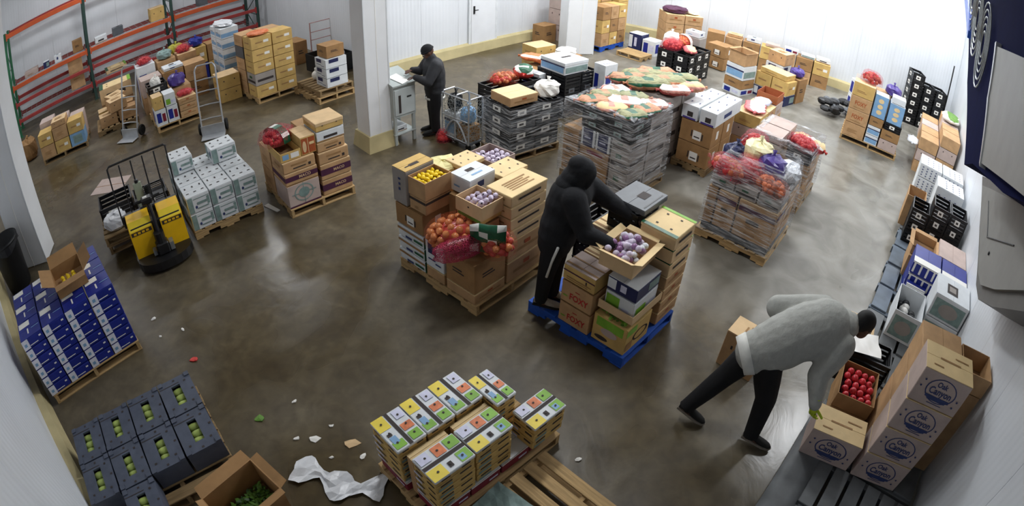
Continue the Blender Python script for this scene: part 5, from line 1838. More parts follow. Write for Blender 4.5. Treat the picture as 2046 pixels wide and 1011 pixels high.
tray(SN, 0.0, 0.06, 0.806, 0.30, 0.52, 0.12, 'open printed tray under the red net bag', KRAFT_Y, inner=INSIDE, pr=[('rect', 'v0', 0.1, 0.2, 0.4, 0.8, SKYB), ('rect', 'v0', 0.5, 0.2, 0.9, 0.8, LABELW)])
lumpy_bag(SN, 0.14, 0.52, 0.935, 0.52, 0.42, 0.2, 'red net bag with green band on the purple-banded load', NETR, REDV, DKGREEN, rot=0.4, seed=3, r=0.035)
carton(SN, 0.52, 0.54, 0.803, 0.46, 0.44, 0.16, 'brown carton at the top back of the purple-banded load', 'kraft', GM_, near=False)

# white folded sheet box beyond
SV = Stack(-3.55, 8.62, 35)
carton(SV, 0, 0, 0, 0.6, 0.5, 0.12, 'white printed flat carton on the floor beyond the purple-banded load', 'white_slot')

# ================================================================== big onion pallet
SA = Stack(-0.331, 4.318, 50)
pallet(SA, 0.0, 0.0, 1.10, 1.20, 'wooden pallet under the onion bags and mixed cartons', along='u')
GA = 'cartons of the onion pallet'
Z0 = 0.133
for k in range(3):
    carton(SA, 0.0, 0.76, Z0 + k * 0.156, 0.42, 0.44, 0.154, f'white and green produce carton, {layer_word(k, 3)}, left side of the onion pallet', 'green_tray', GA, lid=0.05)
carton(SA, 0.0, 0.76, 0.603, 0.42, 0.46, 0.26, 'brown carton with white label above the white and green cartons', 'kraft_label', GA)
carton(SA, 0.0, 1.00, 0.866, 0.40, 0.24, 0.42, 'tall grey-sided carton with dark slot at the left end of the onion pallet', 'grey_tall', GA)
carton(SA, 0.02, 0.72, 0.866, 0.36, 0.27, 0.17, 'brown dark-banded carton under the lemon box', 'brown_band', GA)
tray(SA, 0.02, 0.72, 1.038, 0.36, 0.27, 0.2, 'open brown box of yellow lemons on the onion pallet', KRAFT, inner=INSIDE)
for i in range(20):
    drop('lemon', SA, 0.07 + (i % 5) * 0.062 + RND.uniform(-.008, .008), 0.77 + (i // 5) * 0.056 + RND.uniform(-.008, .008), 1.20 + (0.012 if i in (6, 7, 8, 11, 12, 13) else 0), 'yellow lemon in the open box on the onion pallet', 'lemons in the box on the onion pallet', 'lemon', 0.78)
carton(SA, 0.0, 0.46, Z0, 0.42, 0.29, 0.14, 'brown carton at the pallet edge under the blue and white carton', 'slotted_low', GA)
carton(SA, 0.0, 0.46, 0.274, 0.42, 0.29, 0.33, 'blue and white printed carton beside the red net', 'blue_white', GA)
carton(SA, 0.0, 0.02, Z0, 0.46, 0.42, 0.13, 'brown carton strip at the near corner of the onion pallet', 'slotted_low', GA)
carton(SA, 0.0, 0.02, 0.264, 0.46, 0.42, 0.36, 'big brown carton with dark stamp at the near corner of the onion pallet', 'kraft_dark', GA)
carton(SA, 0.34, 0.42, 0.606, 0.42, 0.32, 0.40, 'brown carton with white label behind the onion bags', 'kraft_label', GA)
carton(SA, 0.40, 0.48, 1.008, 0.38, 0.30, 0.20, 'white carton with dark slot on the onion pallet', 'white_slot', GA)
carton(SA, 0.44, 0.76, Z0, 0.42, 0.28, 0.9, 'tall brown carton inside the onion pallet load', 'kraft', GA, near=False)
carton(SA, 0.48, 0.02, Z0, 0.60, 0.36, 0.26, 'brown carton, lowest of the tall stack at the right end of the onion pallet', 'slotted_low', GA)
carton(SA, 0.48, 0.02, 0.394, 0.60, 0.36, 0.24, 'brown carton, second of the tall stack at the right end of the onion pallet', 'slotted_low', GA)
for k in range(4):
    carton(SA, 0.50, 0.02, 0.636 + k * 0.135, 0.56, 0.34, 0.133, f'slotted tan carton, {["third", "fourth", "fifth", "topmost"][k]} of the tall stack at the right end of the onion pallet', 'slotted', GA, lid=0.03 if k == 3 else 0.0)
carton(SA, 0.46, 0.43, Z0, 0.40, 0.32, 0.47, 'brown carton in the heart of the onion pallet', 'kraft', GA, near=False)
carton(SA, 0.30, 0.14, 0.630, 0.18, 0.26, 0.28, 'brown carton under the box of bulbs', 'kraft', GA, near=False)
tray(SA, 0.22, 0.14, 0.93, 0.28, 0.34, 0.05, 'flat green-printed tray under the box of bulbs', KRAFT_Y, inner=LEAF, pr=[('rect', 'u0', 0.05, 0.1, 0.95, 0.9, LEAF)])
tray(SA, 0.20, 0.12, 0.985, 0.30, 0.36, 0.15, 'open tan box of purple-white bulbs above the onion bags', KRAFT_L, inner=KRAFT_L, pr=holes('u0', 1, 0.6, 0.06, 0.1))
for i in range(24):
    drop('garlic', SA, 0.245 + (i % 4) * 0.068 + (i // 16) * 0.034, 0.165 + (i // 4 % 4) * 0.085 + (i // 16) * 0.042, 1.07 + (i // 16) * 0.055, 'purple-white bulb in the open tan box', 'purple-white bulbs on the onion pallet', 'vegetable', 0.95, 'produce_bulb')
carton(SA, 0.88, 0.42, Z0, 0.22, 0.74, 0.86, 'tall brown carton on the far edge of the onion pallet', 'kraft_dark', GA, near=False)
carton(SA, 0.80, 0.40, 0.995, 0.40, 0.30, 0.14, 'brown carton with cream lid near the back of the onion pallet', 'lidded', GA, lid=0.05)
carton(SA, 0.64, 0.83, 1.035, 0.34, 0.28, 0.12, 'cream-lidded carton behind the white carton on the onion pallet', 'lidded', GA, lid=0.05)
tray(SA, 1.00, 0.72, 0.995, 0.36, 0.40, 0.1, 'tray of violet produce in nets at the back of the onion pallet', KRAFT_P, inner=PURPLE)
for i in range(14):
    drop('garlic', SA, 1.07 + (i % 4) * 0.075, 0.79 + (i // 4) * 0.08, 1.07, 'violet-white bulb in the back tray of the onion pallet', 'violet bulbs in the back tray', 'vegetable', 1.0, 'produce_bulb')
carton(SA, 0.5, 1.06, Z0, 0.36, 0.2, 0.86, 'narrow brown carton at the back left of the onion pallet', 'kraft', GA, near=False)
plastic_bag(SA, 0.62, 1.14, 0.995, 0.44, 0.34, 0.14, 'pale yellow wrapped bundle at the back left of the onion pallet', mat('pale_yellow_wrap', '#e0d69a', 0.6, 0.1, 8, bump=0.4), seed=12, knot=False, name='wrapped_bundle')


def onion_bag(S, u, v, z, lu, lv, lz, rot, tipy, label, kinds, n, seed, grp, tail=True, tail_dir=-1):
    """net bag full of separate onions"""
    rr = random.Random(seed)
    e = empty('onion_bag')
    S.put(e, u, v, z, rot)
    e.rotation_euler.y = tipy
    tag(e, label, 'bag')
    bpy.context.view_layer.update()
    Mw = e.matrix_world.copy()
    mb = MB()
    seg, ring = 18, 12
    for i in range(ring + 1):
        t = PI * i / ring
        for j in range(seg):
            a = 2 * PI * j / seg
            w = 1 + 0.04 * math.sin(5 * a + seed) + 0.03 * math.sin(7 * t + a)
            st_, ct_ = math.sin(t) ** 0.7, math.cos(t)
            mb.v.append(((lu / 2 + 0.02) * st_ * math.cos(a) * w, (lv / 2 + 0.02) * st_ * math.sin(a) * w, (lz / 2 + 0.012) * (ct_ if ct_ > 0 else ct_) + lz / 2))
    for i in range(ring):
        for j in range(seg):
            a, b = i * seg + j, i * seg + (j + 1) % seg
            mb.f.append((a, a + seg, b + seg, b))
            mb.m.append(mb.mi(NETO if kinds[0] == 'onion' else NETR))
    mb.build('net', e, True)
    if tail:
        mb = MB()
        seg, ring = 18, 10
        c0 = Vector((tail_dir * lu * 0.52, 0.06, lz * 0.20))
        for i in range(ring + 1):
            t = PI * i / ring
            for j in range(seg):
                a = 2 * PI * j / seg
                w = 1 + rr.uniform(-.13, .13)
                mb.v.append(tuple(c0 + Vector((lu * 0.20 * math.sin(t) ** .8 * math.cos(a) * w, lv * 0.46 * math.sin(t) ** .8 * math.sin(a) * w, lz * 0.34 * math.cos(t)))))
        for i in range(ring):
            for j in range(seg):
                a, b = i * seg + j, i * seg + (j + 1) % seg
                mb.f.append((a, a + seg, b + seg, b))
                mb.m.append(mb.mi(NETP))
        mb.build('loose_net_end', e, True)
    # onions on an ellipsoidal shell (the inside is never seen) plus a thin second shell
    placed = []
    ga = PI * (3 - 5 ** 0.5)
    for i in range(n):
        zz = 1 - 2 * (i + 0.5) / n
        if zz < -0.8:
            continue
        r_ = math.sqrt(1 - zz * zz)
        p = Vector(((lu / 2 - 0.045) * r_ ** 0.8 * math.cos(ga * i), (lv / 2 - 0.045) * r_ ** 0.8 * math.sin(ga * i), lz / 2 + (lz / 2 - 0.045) * zz))
        o = link('onion', produce_mesh(kinds[i % len(kinds)]))
        o.location = Mw @ p
        o.rotation_euler = (rr.uniform(0, 6), rr.uniform(0, 6), rr.uniform(0, 6))
        s_ = rr.uniform(0.86, 1.0)
        o.scale = (s_, s_, s_)
        tag(o, grp[0], 'onion', grp[1])
    mb = MB()
    for i in range(6):
        mb.ball(((i - 2.5) * lu * 0.12, 0, lz / 2), 0.05, lv / 2 - 0.09, lz / 2 - 0.07, ONIONR, 8, 6)
    c = mb.build('inner_onions', e, True)
    c['kind'] = 'stuff'
    return e


onion_bag(SA, 0.10, 0.36, 0.632, 0.46, 0.62, 0.34, rad(70), 0.30, 'large net bag of yellow onions slumped over the near corner of its pallet', ['onion', 'onion', 'onion'], 66, 5, ('yellow onion inside the large net bag at the pallet corner', 'onions in the large net bag'), True, -1)
onion_bag(SA, 0.30, 0.02, 0.632, 0.34, 0.40, 0.26, rad(10), -0.1, 'second net bag of red-brown onions beside the slotted tan cartons', ['onion', 'red_onion', 'red_onion'], 38, 9, ('reddish onion inside the second net bag by the slotted cartons', 'onions in the second net bag'), False)
mb = MB()
for i in range(5):
    for j in range(5):
        mb.v.append((-0.04 + 0.02 * math.sin(i * 2.0 + j), 0.085 * (j - 2), 0.34 - 0.075 * i + 0.012 * math.cos(j * 2)))
for i in range(4):
    for j in range(4):
        a = i * 5 + j
        mb.f.append((a, a + 1, a + 6, a + 5))
        mb.m.append(mb.mi(DKGREEN if (i + j) % 3 else LABELW))
o = mb.build('bag_label_sheet', None, True)
SA.put(o, 0.20, 0.03, 0.68, rad(35))
md = o.modifiers.new('thickness', 'SOLIDIFY')
md.thickness = 0.006
tag(o, 'dark green and white printed plastic sheet between the two onion bags', 'plastic sheet')

# ================================================================== blue pallet with the leaning man's load
SBP = Stack(1.075, 3.646, 47.9)
pallet(SBP, 0.0, 0.0, 0.95, 1.20, 'bright blue wooden pallet on which the hooded person stands', BLUEW, along='u', h=0.14, nboards=6)
GB = 'cartons of the blue pallet'
Z0 = 0.143
for k in range(2):
    carton(SBP, 0.0, 0.44, Z0 + k * 0.255, 0.28, 0.38, 0.253, f'brown carton with bold red lettering, {["lower", "upper"][k]} one on the blue pallet', 'foxy', GB)
carton(SBP, 0.0, 0.44, Z0 + 0.512, 0.28, 0.38, 0.18, 'striped-lid carton on top of the red-lettered cartons', 'foxy_lid', GB)
for k in range(3):
    carton(SBP, 0.29, 0.44, Z0 + k * 0.23, 0.26, 0.38, 0.228, f'pink-striped carton, {layer_word(k, 3)}, behind the red-lettered cartons', 'striped_lid', GB)
for k in range(3):
    carton(SBP, 0.56, 0.56, Z0 + k * 0.27, 0.34, 0.38, 0.268, f'pale striped carton, {layer_word(k, 3)}, at the back of the blue pallet', 'striped_lid', GB)
carton(SBP, 0.02, 0.02, Z0, 0.44, 0.40, 0.33, 'yellowish carton with leafy picture at the near corner of the blue pallet', 'broccoli', GB)
mb = MB()
for i in range(160):
    a, t, l = RND.uniform(0, 6.3), RND.uniform(-.2, .9), RND.uniform(.03, .06)
    p = Vector((RND.uniform(-.17, .17), RND.uniform(-.15, .15), RND.uniform(0, .02)))
    d = Vector((math.cos(a) * math.cos(t), math.sin(a) * math.cos(t), math.sin(t) * 0.6)) * l
    s_ = Vector((-math.sin(a), math.cos(a), 0)) * l * 0.3
    mb.quad([p - s_, p + d * 0.6 - s_, p + d, p + d * 0.6 + s_, p + s_], LEAF if i % 2 else GREENINK)
o = mb.build('leafy_greens')
SBP.put(o, 0.22, 0.22, Z0 + 0.325)
tag(o, 'green leaves poking out of the yellowish carton on the blue pallet', 'greens', kind='stuff')
tray(SBP, 0.06, 0.02, Z0 + 0.37, 0.52, 0.40, 0.09, 'shallow tan tray under the green and white pack', KRAFT_L, inner=INSIDE)
carton(SBP, 0.10, 0.05, Z0 + 0.39, 0.42, 0.34, 0.19, 'white and lime green printed pack in the shallow tray', 'green_pack', GB)
carton(SBP, 0.10, 0.05, Z0 + 0.582, 0.42, 0.34, 0.16, 'navy and white printed pack under the held box', 'navy_pack', GB)
hb = tray(SBP, 0.10, 0.16, Z0 + 0.80, 0.46, 0.36, 0.16, 'open tan box of bagged violet produce held by the hooded person', KRAFT_L, inner=KRAFT_L, rot=0.06, flaps=0.35, fl_mat=CREAM)
mb = MB()
for i in range(60):
    mb.ball((RND.uniform(-.18, .18), RND.uniform(-.13, .13), RND.uniform(.08, .17)), .034, .034, .03, [GARLIC, GARLIC, CLEARP, mat('violet_produce', '#8f6a92', 0.35, 0.3, 14)][i % 4], 8, 6)
o = mb.build('bagged_produce', None, True)
SBP.put(o, 0.33, 0.34, Z0 + 0.82)
tag(o, 'violet and white bagged produce in the box the hooded person holds', 'produce', kind='stuff')
for k in range(7):
    carton(SBP, 0.60, 0.02, Z0 + k * 0.153, 0.42, 0.40, 0.151, f'tan slotted carton, {layer_word(k, 7)}, tall stack at the far end of the blue pallet', 'green_corner' if k > 3 else 'slotted_low', GB, lid=0.03 if k == 6 else 0.0)
for k in range(4):
    plastic_crate(SBP, 0.64, 0.475 if k > 2 else 0.965, Z0 + k * 0.255 + (0.05 if k == 3 else 0), 0.42, 0.34 if k > 2 else 0.22, 0.25, f'black crate, {layer_word(k, 4)}, between the tan stack and the pale cartons', 'black crates on the blue pallet', tags=False)
carton(SBP, 0.66, 0.42, Z0 + 1.073, 0.46, 0.40, 0.07, 'dark grey crate lid with open slot on the blue pallet', 'plastic_grey', name='crate_lid', cat='lid')

# ================================================================== film-wrapped load at the right (big banded cartons, produce bags)
S1 = Stack(3.16, 5.36, 50)
pallet(S1, 0.0, 0.0, 1.06, 1.04, 'wooden pallet under the near film-wrapped load', WOOD, along='u')
G1 = 'cartons of the near film-wrapped load'
carton(S1, 0.02, 0.02, 0.133, 0.98, 0.98, 0.10, 'dark flat base crate under the wrapped banded cartons', 'plastic_grey', name='base_crate', cat='crate')
for (v, w_, st, lb) in ((0.02, 0.54, 'big_purple_band', 'large purple-banded carton at the near corner of the wrapped load'), (0.57, 0.28, 'big_purple_band', 'narrow purple-banded carton beside the large one in the wrapped load'), (0.86, 0.14, 'kraft_dark', 'brown carton end in the wrapped load')):
    carton(S1, 0.03, v, 0.235, 0.46, w_, 0.52, lb, st, G1)
for j in range(2):
    for i in range(1, 2):
        carton(S1, 0.51, 0.02 + j * 0.49, 0.235, 0.46, 0.48, 0.60, f'brown carton at the back of the near wrapped load, {["aisle", "inner"][j]} side', 'kraft', G1, near=False)
for j in range(3):
    carton(S1, 0.05, 0.03 + j * 0.32, 0.757, 0.44, 0.31, 0.16, f'greyed flat carton under the bags of the wrapped load, {["near corner", "middle", "left end"][j]}', 'wrap_grey', G1, near=False)
carton(S1, 0.52, 0.03, 0.838, 0.44, 0.9, 0.08, 'flat grey carton under the rear bags of the near wrapped load', 'wrap_grey', G1, near=False)
BG = 'bags on the near film-wrapped load'
lumpy_bag(S1, 0.18, 0.84, 0.93, 0.60, 0.36, 0.22, 'pinkish red bag bulging at the left end of the wrapped load', NETR, [REDV, PINKV, ONION], None, 1.2, seed=2, group=BG, r=0.05)
lumpy_bag(S1, 0.40, 0.60, 0.93, 0.56, 0.44, 0.26, 'dark pink net bag in the middle of the wrapped load', NETR, [PINKV, REDV], None, 0.5, seed=6, group=BG, r=0.05)
lumpy_bag(S1, 0.22, 0.26, 0.93, 0.52, 0.36, 0.18, 'orange net bag at the near corner of the wrapped load', NETO, [CARROT, ORANGEINK], None, 1.2, seed=7, group=BG, r=0.04)
plastic_bag(S1, 0.52, 0.38, 0.93, 0.44, 0.40, 0.32, 'violet-blue bag beside the yellow and white bag on the wrapped load', VIOLET, seed=13, group=BG)
plastic_bag(S1, 0.64, 0.62, 1.02, 0.46, 0.42, 0.30, 'yellow and white bag on the wrapped load', mat('yellow_white_bag', '#e9dfae', 0.4, 0.25, 5), seed=14, group=BG)
lumpy_bag(S1, 0.86, 0.76, 1.0, 0.48, 0.42, 0.34, 'bright red bag at the back of the near wrapped load', NETR, REDV, seed=15, group=BG, r=0.055)
plastic_bag(S1, 0.55, 0.90, 0.93, 0.36, 0.34, 0.26, 'navy and grey bag behind the pink bags of the wrapped load', NAVY, seed=16, group=BG)
plastic_bag(S1, 0.76, 0.20, 0.93, 0.52, 0.36, 0.20, 'clear crumpled bag on the aisle side of the near wrapped load', CLEARP, seed=17, group=BG, knot=False)
stretch_wrap(S1, 0.0, 0.0, 1.0, 1.0, 0.14, 1.16, 'clear stretch film round the near wrapped load of banded cartons', top=0.5, seed=21, taper=0.14)

# ------------------------------------------------------------------ second wrapped load behind it
S2 = Stack(4.22, 6.72, 50)
pallet(S2, 0.0, 0.0, 1.10, 1.06, 'wooden pallet under the second film-wrapped load', WOODD, along='u')
G2 = 'cartons of the second film-wrapped load'
for i in range(2):
    for j in range(2):
        for k in range(2):
            if i and j and k == 0:
                continue
            carton(S2, 0.03 + i * 0.52, 0.03 + j * 0.5, 0.133 + k * 0.33, 0.51, 0.49, 0.33, f'brown carton, {["lower", "upper"][k]}, {["aisle", "inner"][j]} side, {["near", "far"][i]} half of the second wrapped load', ['kraft', 'kraft_dark'][(i + k) % 2], G2, near=False)
plastic_crate(S2, 0.05, 0.02, 0.796, 0.45, 0.40, 0.16, 'dark crate with white tags under the red bag of the second wrapped load')
lumpy_bag(S2, 0.30, 0.22, 0.96, 0.56, 0.42, 0.18, 'red net bag on the aisle side of the second wrapped load', NETR, REDV, None, 0.9, seed=22, r=0.045)
flat_bag(S2, 0.72, 0.22, 0.796, 0.6, 0.36, 0.2, 'red and pale yellow sack behind the red net bag', [REDV, CREAM, LABELW], 1.3, seed=23)
for j in range(2):
    for k in range(2):
        carton(S2, 0.06 + j * 0.50, 0.53, 0.796 + k * 0.12, 0.48, 0.46, 0.118, f'flat pinkish carton, {["lower", "upper"][k]}, {["near", "far"][j]} half, inner side of the second wrapped load', 'pink', G2, near=False)
stretch_wrap(S2, 0.0, 0.0, 1.06, 1.02, 0.14, 1.02, 'clear stretch film round the second wrapped load beside the aisle', top=0.05, seed=24, taper=0.06)

# ------------------------------------------------------------------ flats and brown boxes further in
S3 = Stack(4.05, 8.36, 50)
pallet(S3, 0.0, 0.0, 1.5, 0.52, 'wooden pallet under the pinkish flats between the wrapped loads', WOODD, along='u')
for i in range(3):
    for j in range(1):
        for k in range(3):
            carton(S3, 0.02 + i * 0.49, 0.02, 0.133 + k * 0.23, 0.48, 0.49, 0.23, f'slotted tan flat, {layer_word(k, 3)}, {ORD[i]} along, {["near", "back"][j]} row between the wrapped loads', ['slotted_low', 'pink', 'yellowish'][(i + j + k) % 3], 'flats between the wrapped loads', near=False)
flat_bag(S3, 0.38, 0.26, 0.825, 0.6, 0.4, 0.08, 'pinkish film sheet over the flats between the wrapped loads', [PINKV, CLEARP], 0.3, seed=31)
tray(S3, 1.02, 0.04, 0.823, 0.48, 0.42, 0.16, 'open orange-brown box on the flats by the aisle', mat('orange_cardboard', '#a8623c', 0.75, 0.1, 6), inner=mat('rust_inside', '#8d3a22', 0.8, 0.2, 14))
flat_bag(S3, 0.80, 0.26, 0.825, 0.36, 0.3, 0.10, 'pale lilac sack lying across the middle of the flats', [LILAC, LABELW], 0.1, seed=32)

# ------------------------------------------------------------------ brown stack with white long cartons
S4 = Stack(2.93, 7.62, 50)
pallet(S4, 0.0, 0.0, 0.95, 0.62, 'wooden pallet under the dark-printed brown cartons', WOODD, along='u')
for k in range(2):
    for i in range(2):
        carton(S4, 0.0 + i * 0.48, 0.0, 0.133 + k * 0.36, 0.47, 0.56, 0.36, f'tall brown carton with white label, {["lower", "upper"][k]}, {["near", "far"][i]} one, between the wrapped loads', 'kraft_label', 'brown cartons under the white long cartons')
for j in range(2):
    carton(S4, 0.0, -0.02 + j * 0.31, 0.856, 1.15, 0.29, 0.24, f'long white carton with dark square on its end, {["aisle", "inner"][j]} one of the pair', 'white_holes', 'long white cartons')
carton(S4, 0.68, 0.67, 0.0, 0.6, 0.4, 0.96, 'tall speckled white carton behind the root sacks', 'speckled', near=False)
carton(S4, 1.20, 0.22, 0.0, 0.36, 0.38, 0.80, 'white lilac-printed tall box at the end of the long white cartons', 'ad_box', near=False)

# ================================================================== central film-wrapped load
S5 = Stack(1.472, 6.609, 48)
pallet(S5, 0.0, 0.0, 1.08, 1.14, 'wooden pallet under the big central film-wrapped load', WOODD, along='u')
G5 = 'cartons of the central film-wrapped load'
carton(S5, 0.02, 0.34, 0.133, 0.46, 0.50, 0.50, 'big brown carton with red band in the central wrapped load', 'big_red_band', G5)
for j in range(2):
    carton(S5, 0.02, 0.34 + j * 0.25, 0.635, 0.46, 0.245, 0.27, f'navy-panelled white carton, {["near", "far"][j]} one in the central wrapped load', 'blue_stripe', G5)
for k in range(3):
    carton(S5, 0.02, 0.86, 0.133 + k * 0.23, 0.46, 0.28, 0.23, f'greyed brown carton, {layer_word(k, 3)}, left end of the central wrapped load', 'kraft_dark', G5)
for k in range(2):
    carton(S5, 0.02, 0.02, 0.133 + k * 0.33, 0.46, 0.31, 0.33, f'greyed carton, {["lower", "upper"][k]}, near corner of the central wrapped load', 'wrap_grey', G5)
carton(S5, 0.02, 0.02, 0.795, 0.46, 0.31, 0.11, 'flat grey carton at the near corner of the central wrapped load', 'wrap_grey', G5)
for k in range(2):
    for j in range(2):
        plastic_crate(S5, 0.02, 0.03 + j * 0.41, 0.908 + k * 0.14, 0.46, 0.40, 0.136, f'dark tagged crate, {["lower", "upper"][k]}, {["near", "far"][j]} one high in the central wrapped load', 'dark crates high in the central wrapped load', tagmat=TEAL)
for j in range(2):
    for k in range(3):
        if j and k < 2:
            continue
        carton(S5, 0.51, 0.03 + j * 0.54, 0.133 + k * 0.35, 0.54, 0.53, 0.35, f'greyed carton, {layer_word(k, 3)}, {["aisle", "inner"][j]} side at the back of the central wrapped load', 'wrap_grey', G5, near=False)
# the bags lying on it and on the load behind
S6 = Stack(2.33, 7.56, 48)
for i in range(2):
    for j in range(2):
        for k in range(3):
            if i and j and k < 2:
                continue
            carton(S6, 0.02 + i * 0.5, 0.03 + j * 0.5 + 0.2, 0.0 + k * 0.40, 0.49, 0.49, 0.40, f'dark carton, {layer_word(k, 3)}, {["near", "far"][i]} half, {["aisle", "inner"][j]} side under the root sacks', 'wrap_grey', 'dark cartons under the root sacks', near=False)
CARM = mat('carrots_in_mesh', '#c48a66', 0.5, 0.4, 16, stretch=(0.5, 2.5, 2.5), bump=0.8)
GRNM = mat('green_striped_mesh', '#93936a', 0.5, 0.4, 16, stretch=(0.5, 2.5, 2.5), bump=0.8)
PNKM = mat('pink_striped_mesh', '#d08f80', 0.45, 0.35, 16, stretch=(0.5, 2.5, 2.5), bump=0.8)
REDM2 = mat('red_striped_mesh', '#bd5550', 0.45, 0.4, 16, stretch=(0.5, 2.5, 2.5), bump=0.8)
SACK = [[CARM, GRNM, CARM], [PNKM, CARM, DKGREEN], [CARM, GRNM, DKGREEN], [REDM2, LABELW, PNKM], [CARM, CREAM, PNKM]]
SL = [(0.24, 0.84, 0.44, 0.34, 0.10, 0.2, 1, 'pinkish sack at the near left edge of the central load top'), (0.22, 0.50, 0.44, 0.34, 0.10, -0.1, 4, 'orange and cream sack at the near edge of the central load top'), (0.24, 0.20, 0.42, 0.32, 0.10, 0.3, 2, 'green-striped sack at the near corner of the central load top'),
      (0.56, 0.18, 0.44, 0.34, 0.10, 0.5, 1, 'pink-tinted sack on the aisle edge of the central load top'), (0.54, 0.50, 0.48, 0.36, 0.12, -0.2, 3, 'red and white sack in the middle of the central load top'), (0.56, 0.84, 0.46, 0.34, 0.11, 0.15, 0, 'orange sack at the inner edge of the central load top'),
      (0.84, 0.22, 0.42, 0.32, 0.10, 0.1, 3, 'red sack near the far aisle corner of the central load top'), (0.84, 0.55, 0.44, 0.34, 0.11, -0.1, 2, 'green and orange sack at the back of the central load top'), (0.86, 0.88, 0.42, 0.32, 0.10, 0.3, 3, 'red-pink sack at the far inner corner of the central load top')]
for n_, (u, v, a, b, c, r_, k, lb) in enumerate(SL):
    flat_bag(S5, u, v, 1.19, a, b, c, lb, SACK[k], r_ - 0.75, seed=40 + n_, group='root sacks on the wrapped loads')
SL = [(0.10, 1.00, 0.62, 0.34, 0.17, 1, 'pink root sack at the near inner corner of the rear load'), (0.16, 0.66, 0.72, 0.34, 0.18, 2, 'green-striped orange root sack near the middle of the rear load'), (0.46, 0.94, 0.74, 0.34, 0.18, 0, 'plump orange root sack along the inner side of the rear load'), (0.46, 0.56, 0.76, 0.36, 0.19, 0, 'plump orange root sack with green stripe in the middle of the rear load'),
      (0.80, 0.90, 0.66, 0.34, 0.17, 1, 'pinkish root sack at the far inner corner of the rear load'), (0.82, 0.52, 0.74, 0.34, 0.18, 2, 'long striped root sack at the far end of the rear load'), (0.30, 0.28, 0.5, 0.30, 0.15, 3, 'red root sack with white stripe on the aisle edge of the rear load'), (0.70, 0.22, 0.5, 0.28, 0.15, 4, 'cream-striped root sack on the far aisle edge of the rear load')]
for n_, (u, v, a, b, c, k, lb) in enumerate(SL):
    flat_bag(S6, u, v, 1.203, a, b, c, lb, SACK[k], -0.65, seed=50 + n_, group='root sacks on the wrapped loads')
stretch_wrap(S5, 0.0, 0.0, 1.06, 1.14, 0.10, 1.24, 'wrinkled clear film round the big central load', top=0.08, seed=61, taper=0.05)

# ------------------------------------------------------------------ dark wrapped load and wire cart, left of the centre
S7 = Stack(-0.10, 7.62, 40)
pallet(S7, 0.0, 0.0, 1.0, 0.72, 'wooden pallet under the dark wrapped crates', WOODD, along='u')
for k in range(4):
    for i in range(2):
        plastic_crate(S7, 0.02 + i * 0.48, 0.02, 0.133 + k * 0.19, 0.47, 0.62, 0.186, f'dark wrapped crate, {layer_word(k, 4)}, {["near", "far"][i]} stack left of the central load', 'dark wrapped crates', mt=BLACKP if k % 2 else LIDGREY)
carton(S7, 0.04, 0.08, 0.895, 0.54, 0.48, 0.15, 'brown open-topped carton on the dark wrapped crates', 'slotted_low')
plastic_bag(S7, 0.86, 0.20, 0.895, 0.42, 0.36, 0.24, 'white plastic bag on the far end of the dark wrapped crates', LABELW, seed=33)
stretch_wrap(S7, 0.0, 0.0, 0.98, 0.66, 0.13, 0.90, 'streaky clear film round the dark crates', seed=62)
SCG = Stack(-0.74, 7.99, 48)
cg = empty('wire_cart')
SCG.put(cg, 0, 0, 0)
tag(cg, 'grey wire cart with curved frame beside the dark wrapped crates', 'cart')
for v in (0.0, 0.31, 0.62):
    mb = MB()
    mb.tube([(0, v, 0.12), (0, v, 0.82), (0.04, v, 0.88), (0.26, v, 0.88), (0.30, v, 0.82), (0.30, v, 0.12)], 0.014, ALU, 7)
    mb.build('frame_hoop', cg)
mb = MB()
for z in (0.14, 0.5, 0.86):
    for u in (0.0, 0.3):
        mb.tube([(u, 0, z), (u, 0.62, z)], 0.01, ALU, 6)
mb.build('side_rails', cg)
mb = MB()
mb.quad([(0, 0, 0.14), (0, 0.62, 0.14), (0, 0.62, 0.86), (0, 0, 0.86)], CAGEN)
mb.quad([(0, 0, 0.14), (0.3, 0, 0.14), (0.3, 0, 0.86), (0, 0, 0.86)], CAGEN)
mb.build('wire_mesh', cg)
mb = MB()
mb.tube([(-0.005, 0.04 + 0.022 * i, 0.16 + 0.30 * math.sin(PI * i / 24)) for i in range(25)], 0.016, ALU, 7)
mb.build('curved_bar', cg)
mb = MB()
mb.bbox(0, 0, 0.10, 0.3, 0.62, 0.13, LIDGREY, 0.004)
mb.build('deck', cg)
for u in (0.05, 0.25):
    for v in (0.06, 0.56):
        mb = MB()
        mb.lathe([(0.0, -0.015), (0.05, -0.015), (0.05, 0.015), (0.0, 0.015)], RUBBER, 12)
        w_ = mb.build('castor', cg)
        w_.location = (u, v, 0.05)
        w_.rotation_euler = (0, PI / 2, 0)
carton(SCG, 0.02, 0.33, 0.135, 0.26, 0.27, 0.42, 'grey-white box inside the wire cart', 'teal_white', near=False)
carton(SCG, 0.02, 0.03, 0.135, 0.26, 0.28, 0.28, 'brown box inside the wire cart', 'kraft_dark', near=False)
plastic_bag(SCG, 0.15, 0.17, 0.42, 0.24, 0.24, 0.26, 'sky blue bag stuffed into the wire cart', SKYB, seed=34)
SDK = Stack(-0.35, 8.85, 45)
for k in range(3):
    for i in range(2):
        plastic_crate(SDK, i * 0.52, 0, k * 0.25, 0.5, 0.5, 0.246, f'dark crate, {layer_word(k, 3)}, {["cart", "pillar"][i]} side, under the orange net bag', 'dark crates behind the wire cart', tags=False)
lumpy_bag(SDK, 0.36, 0.26, 0.752, 0.56, 0.42, 0.2, 'orange-red net bag of onions behind the wire cart', NETO, [ORANGEINK, ONION, REDV], seed=35, r=0.045)
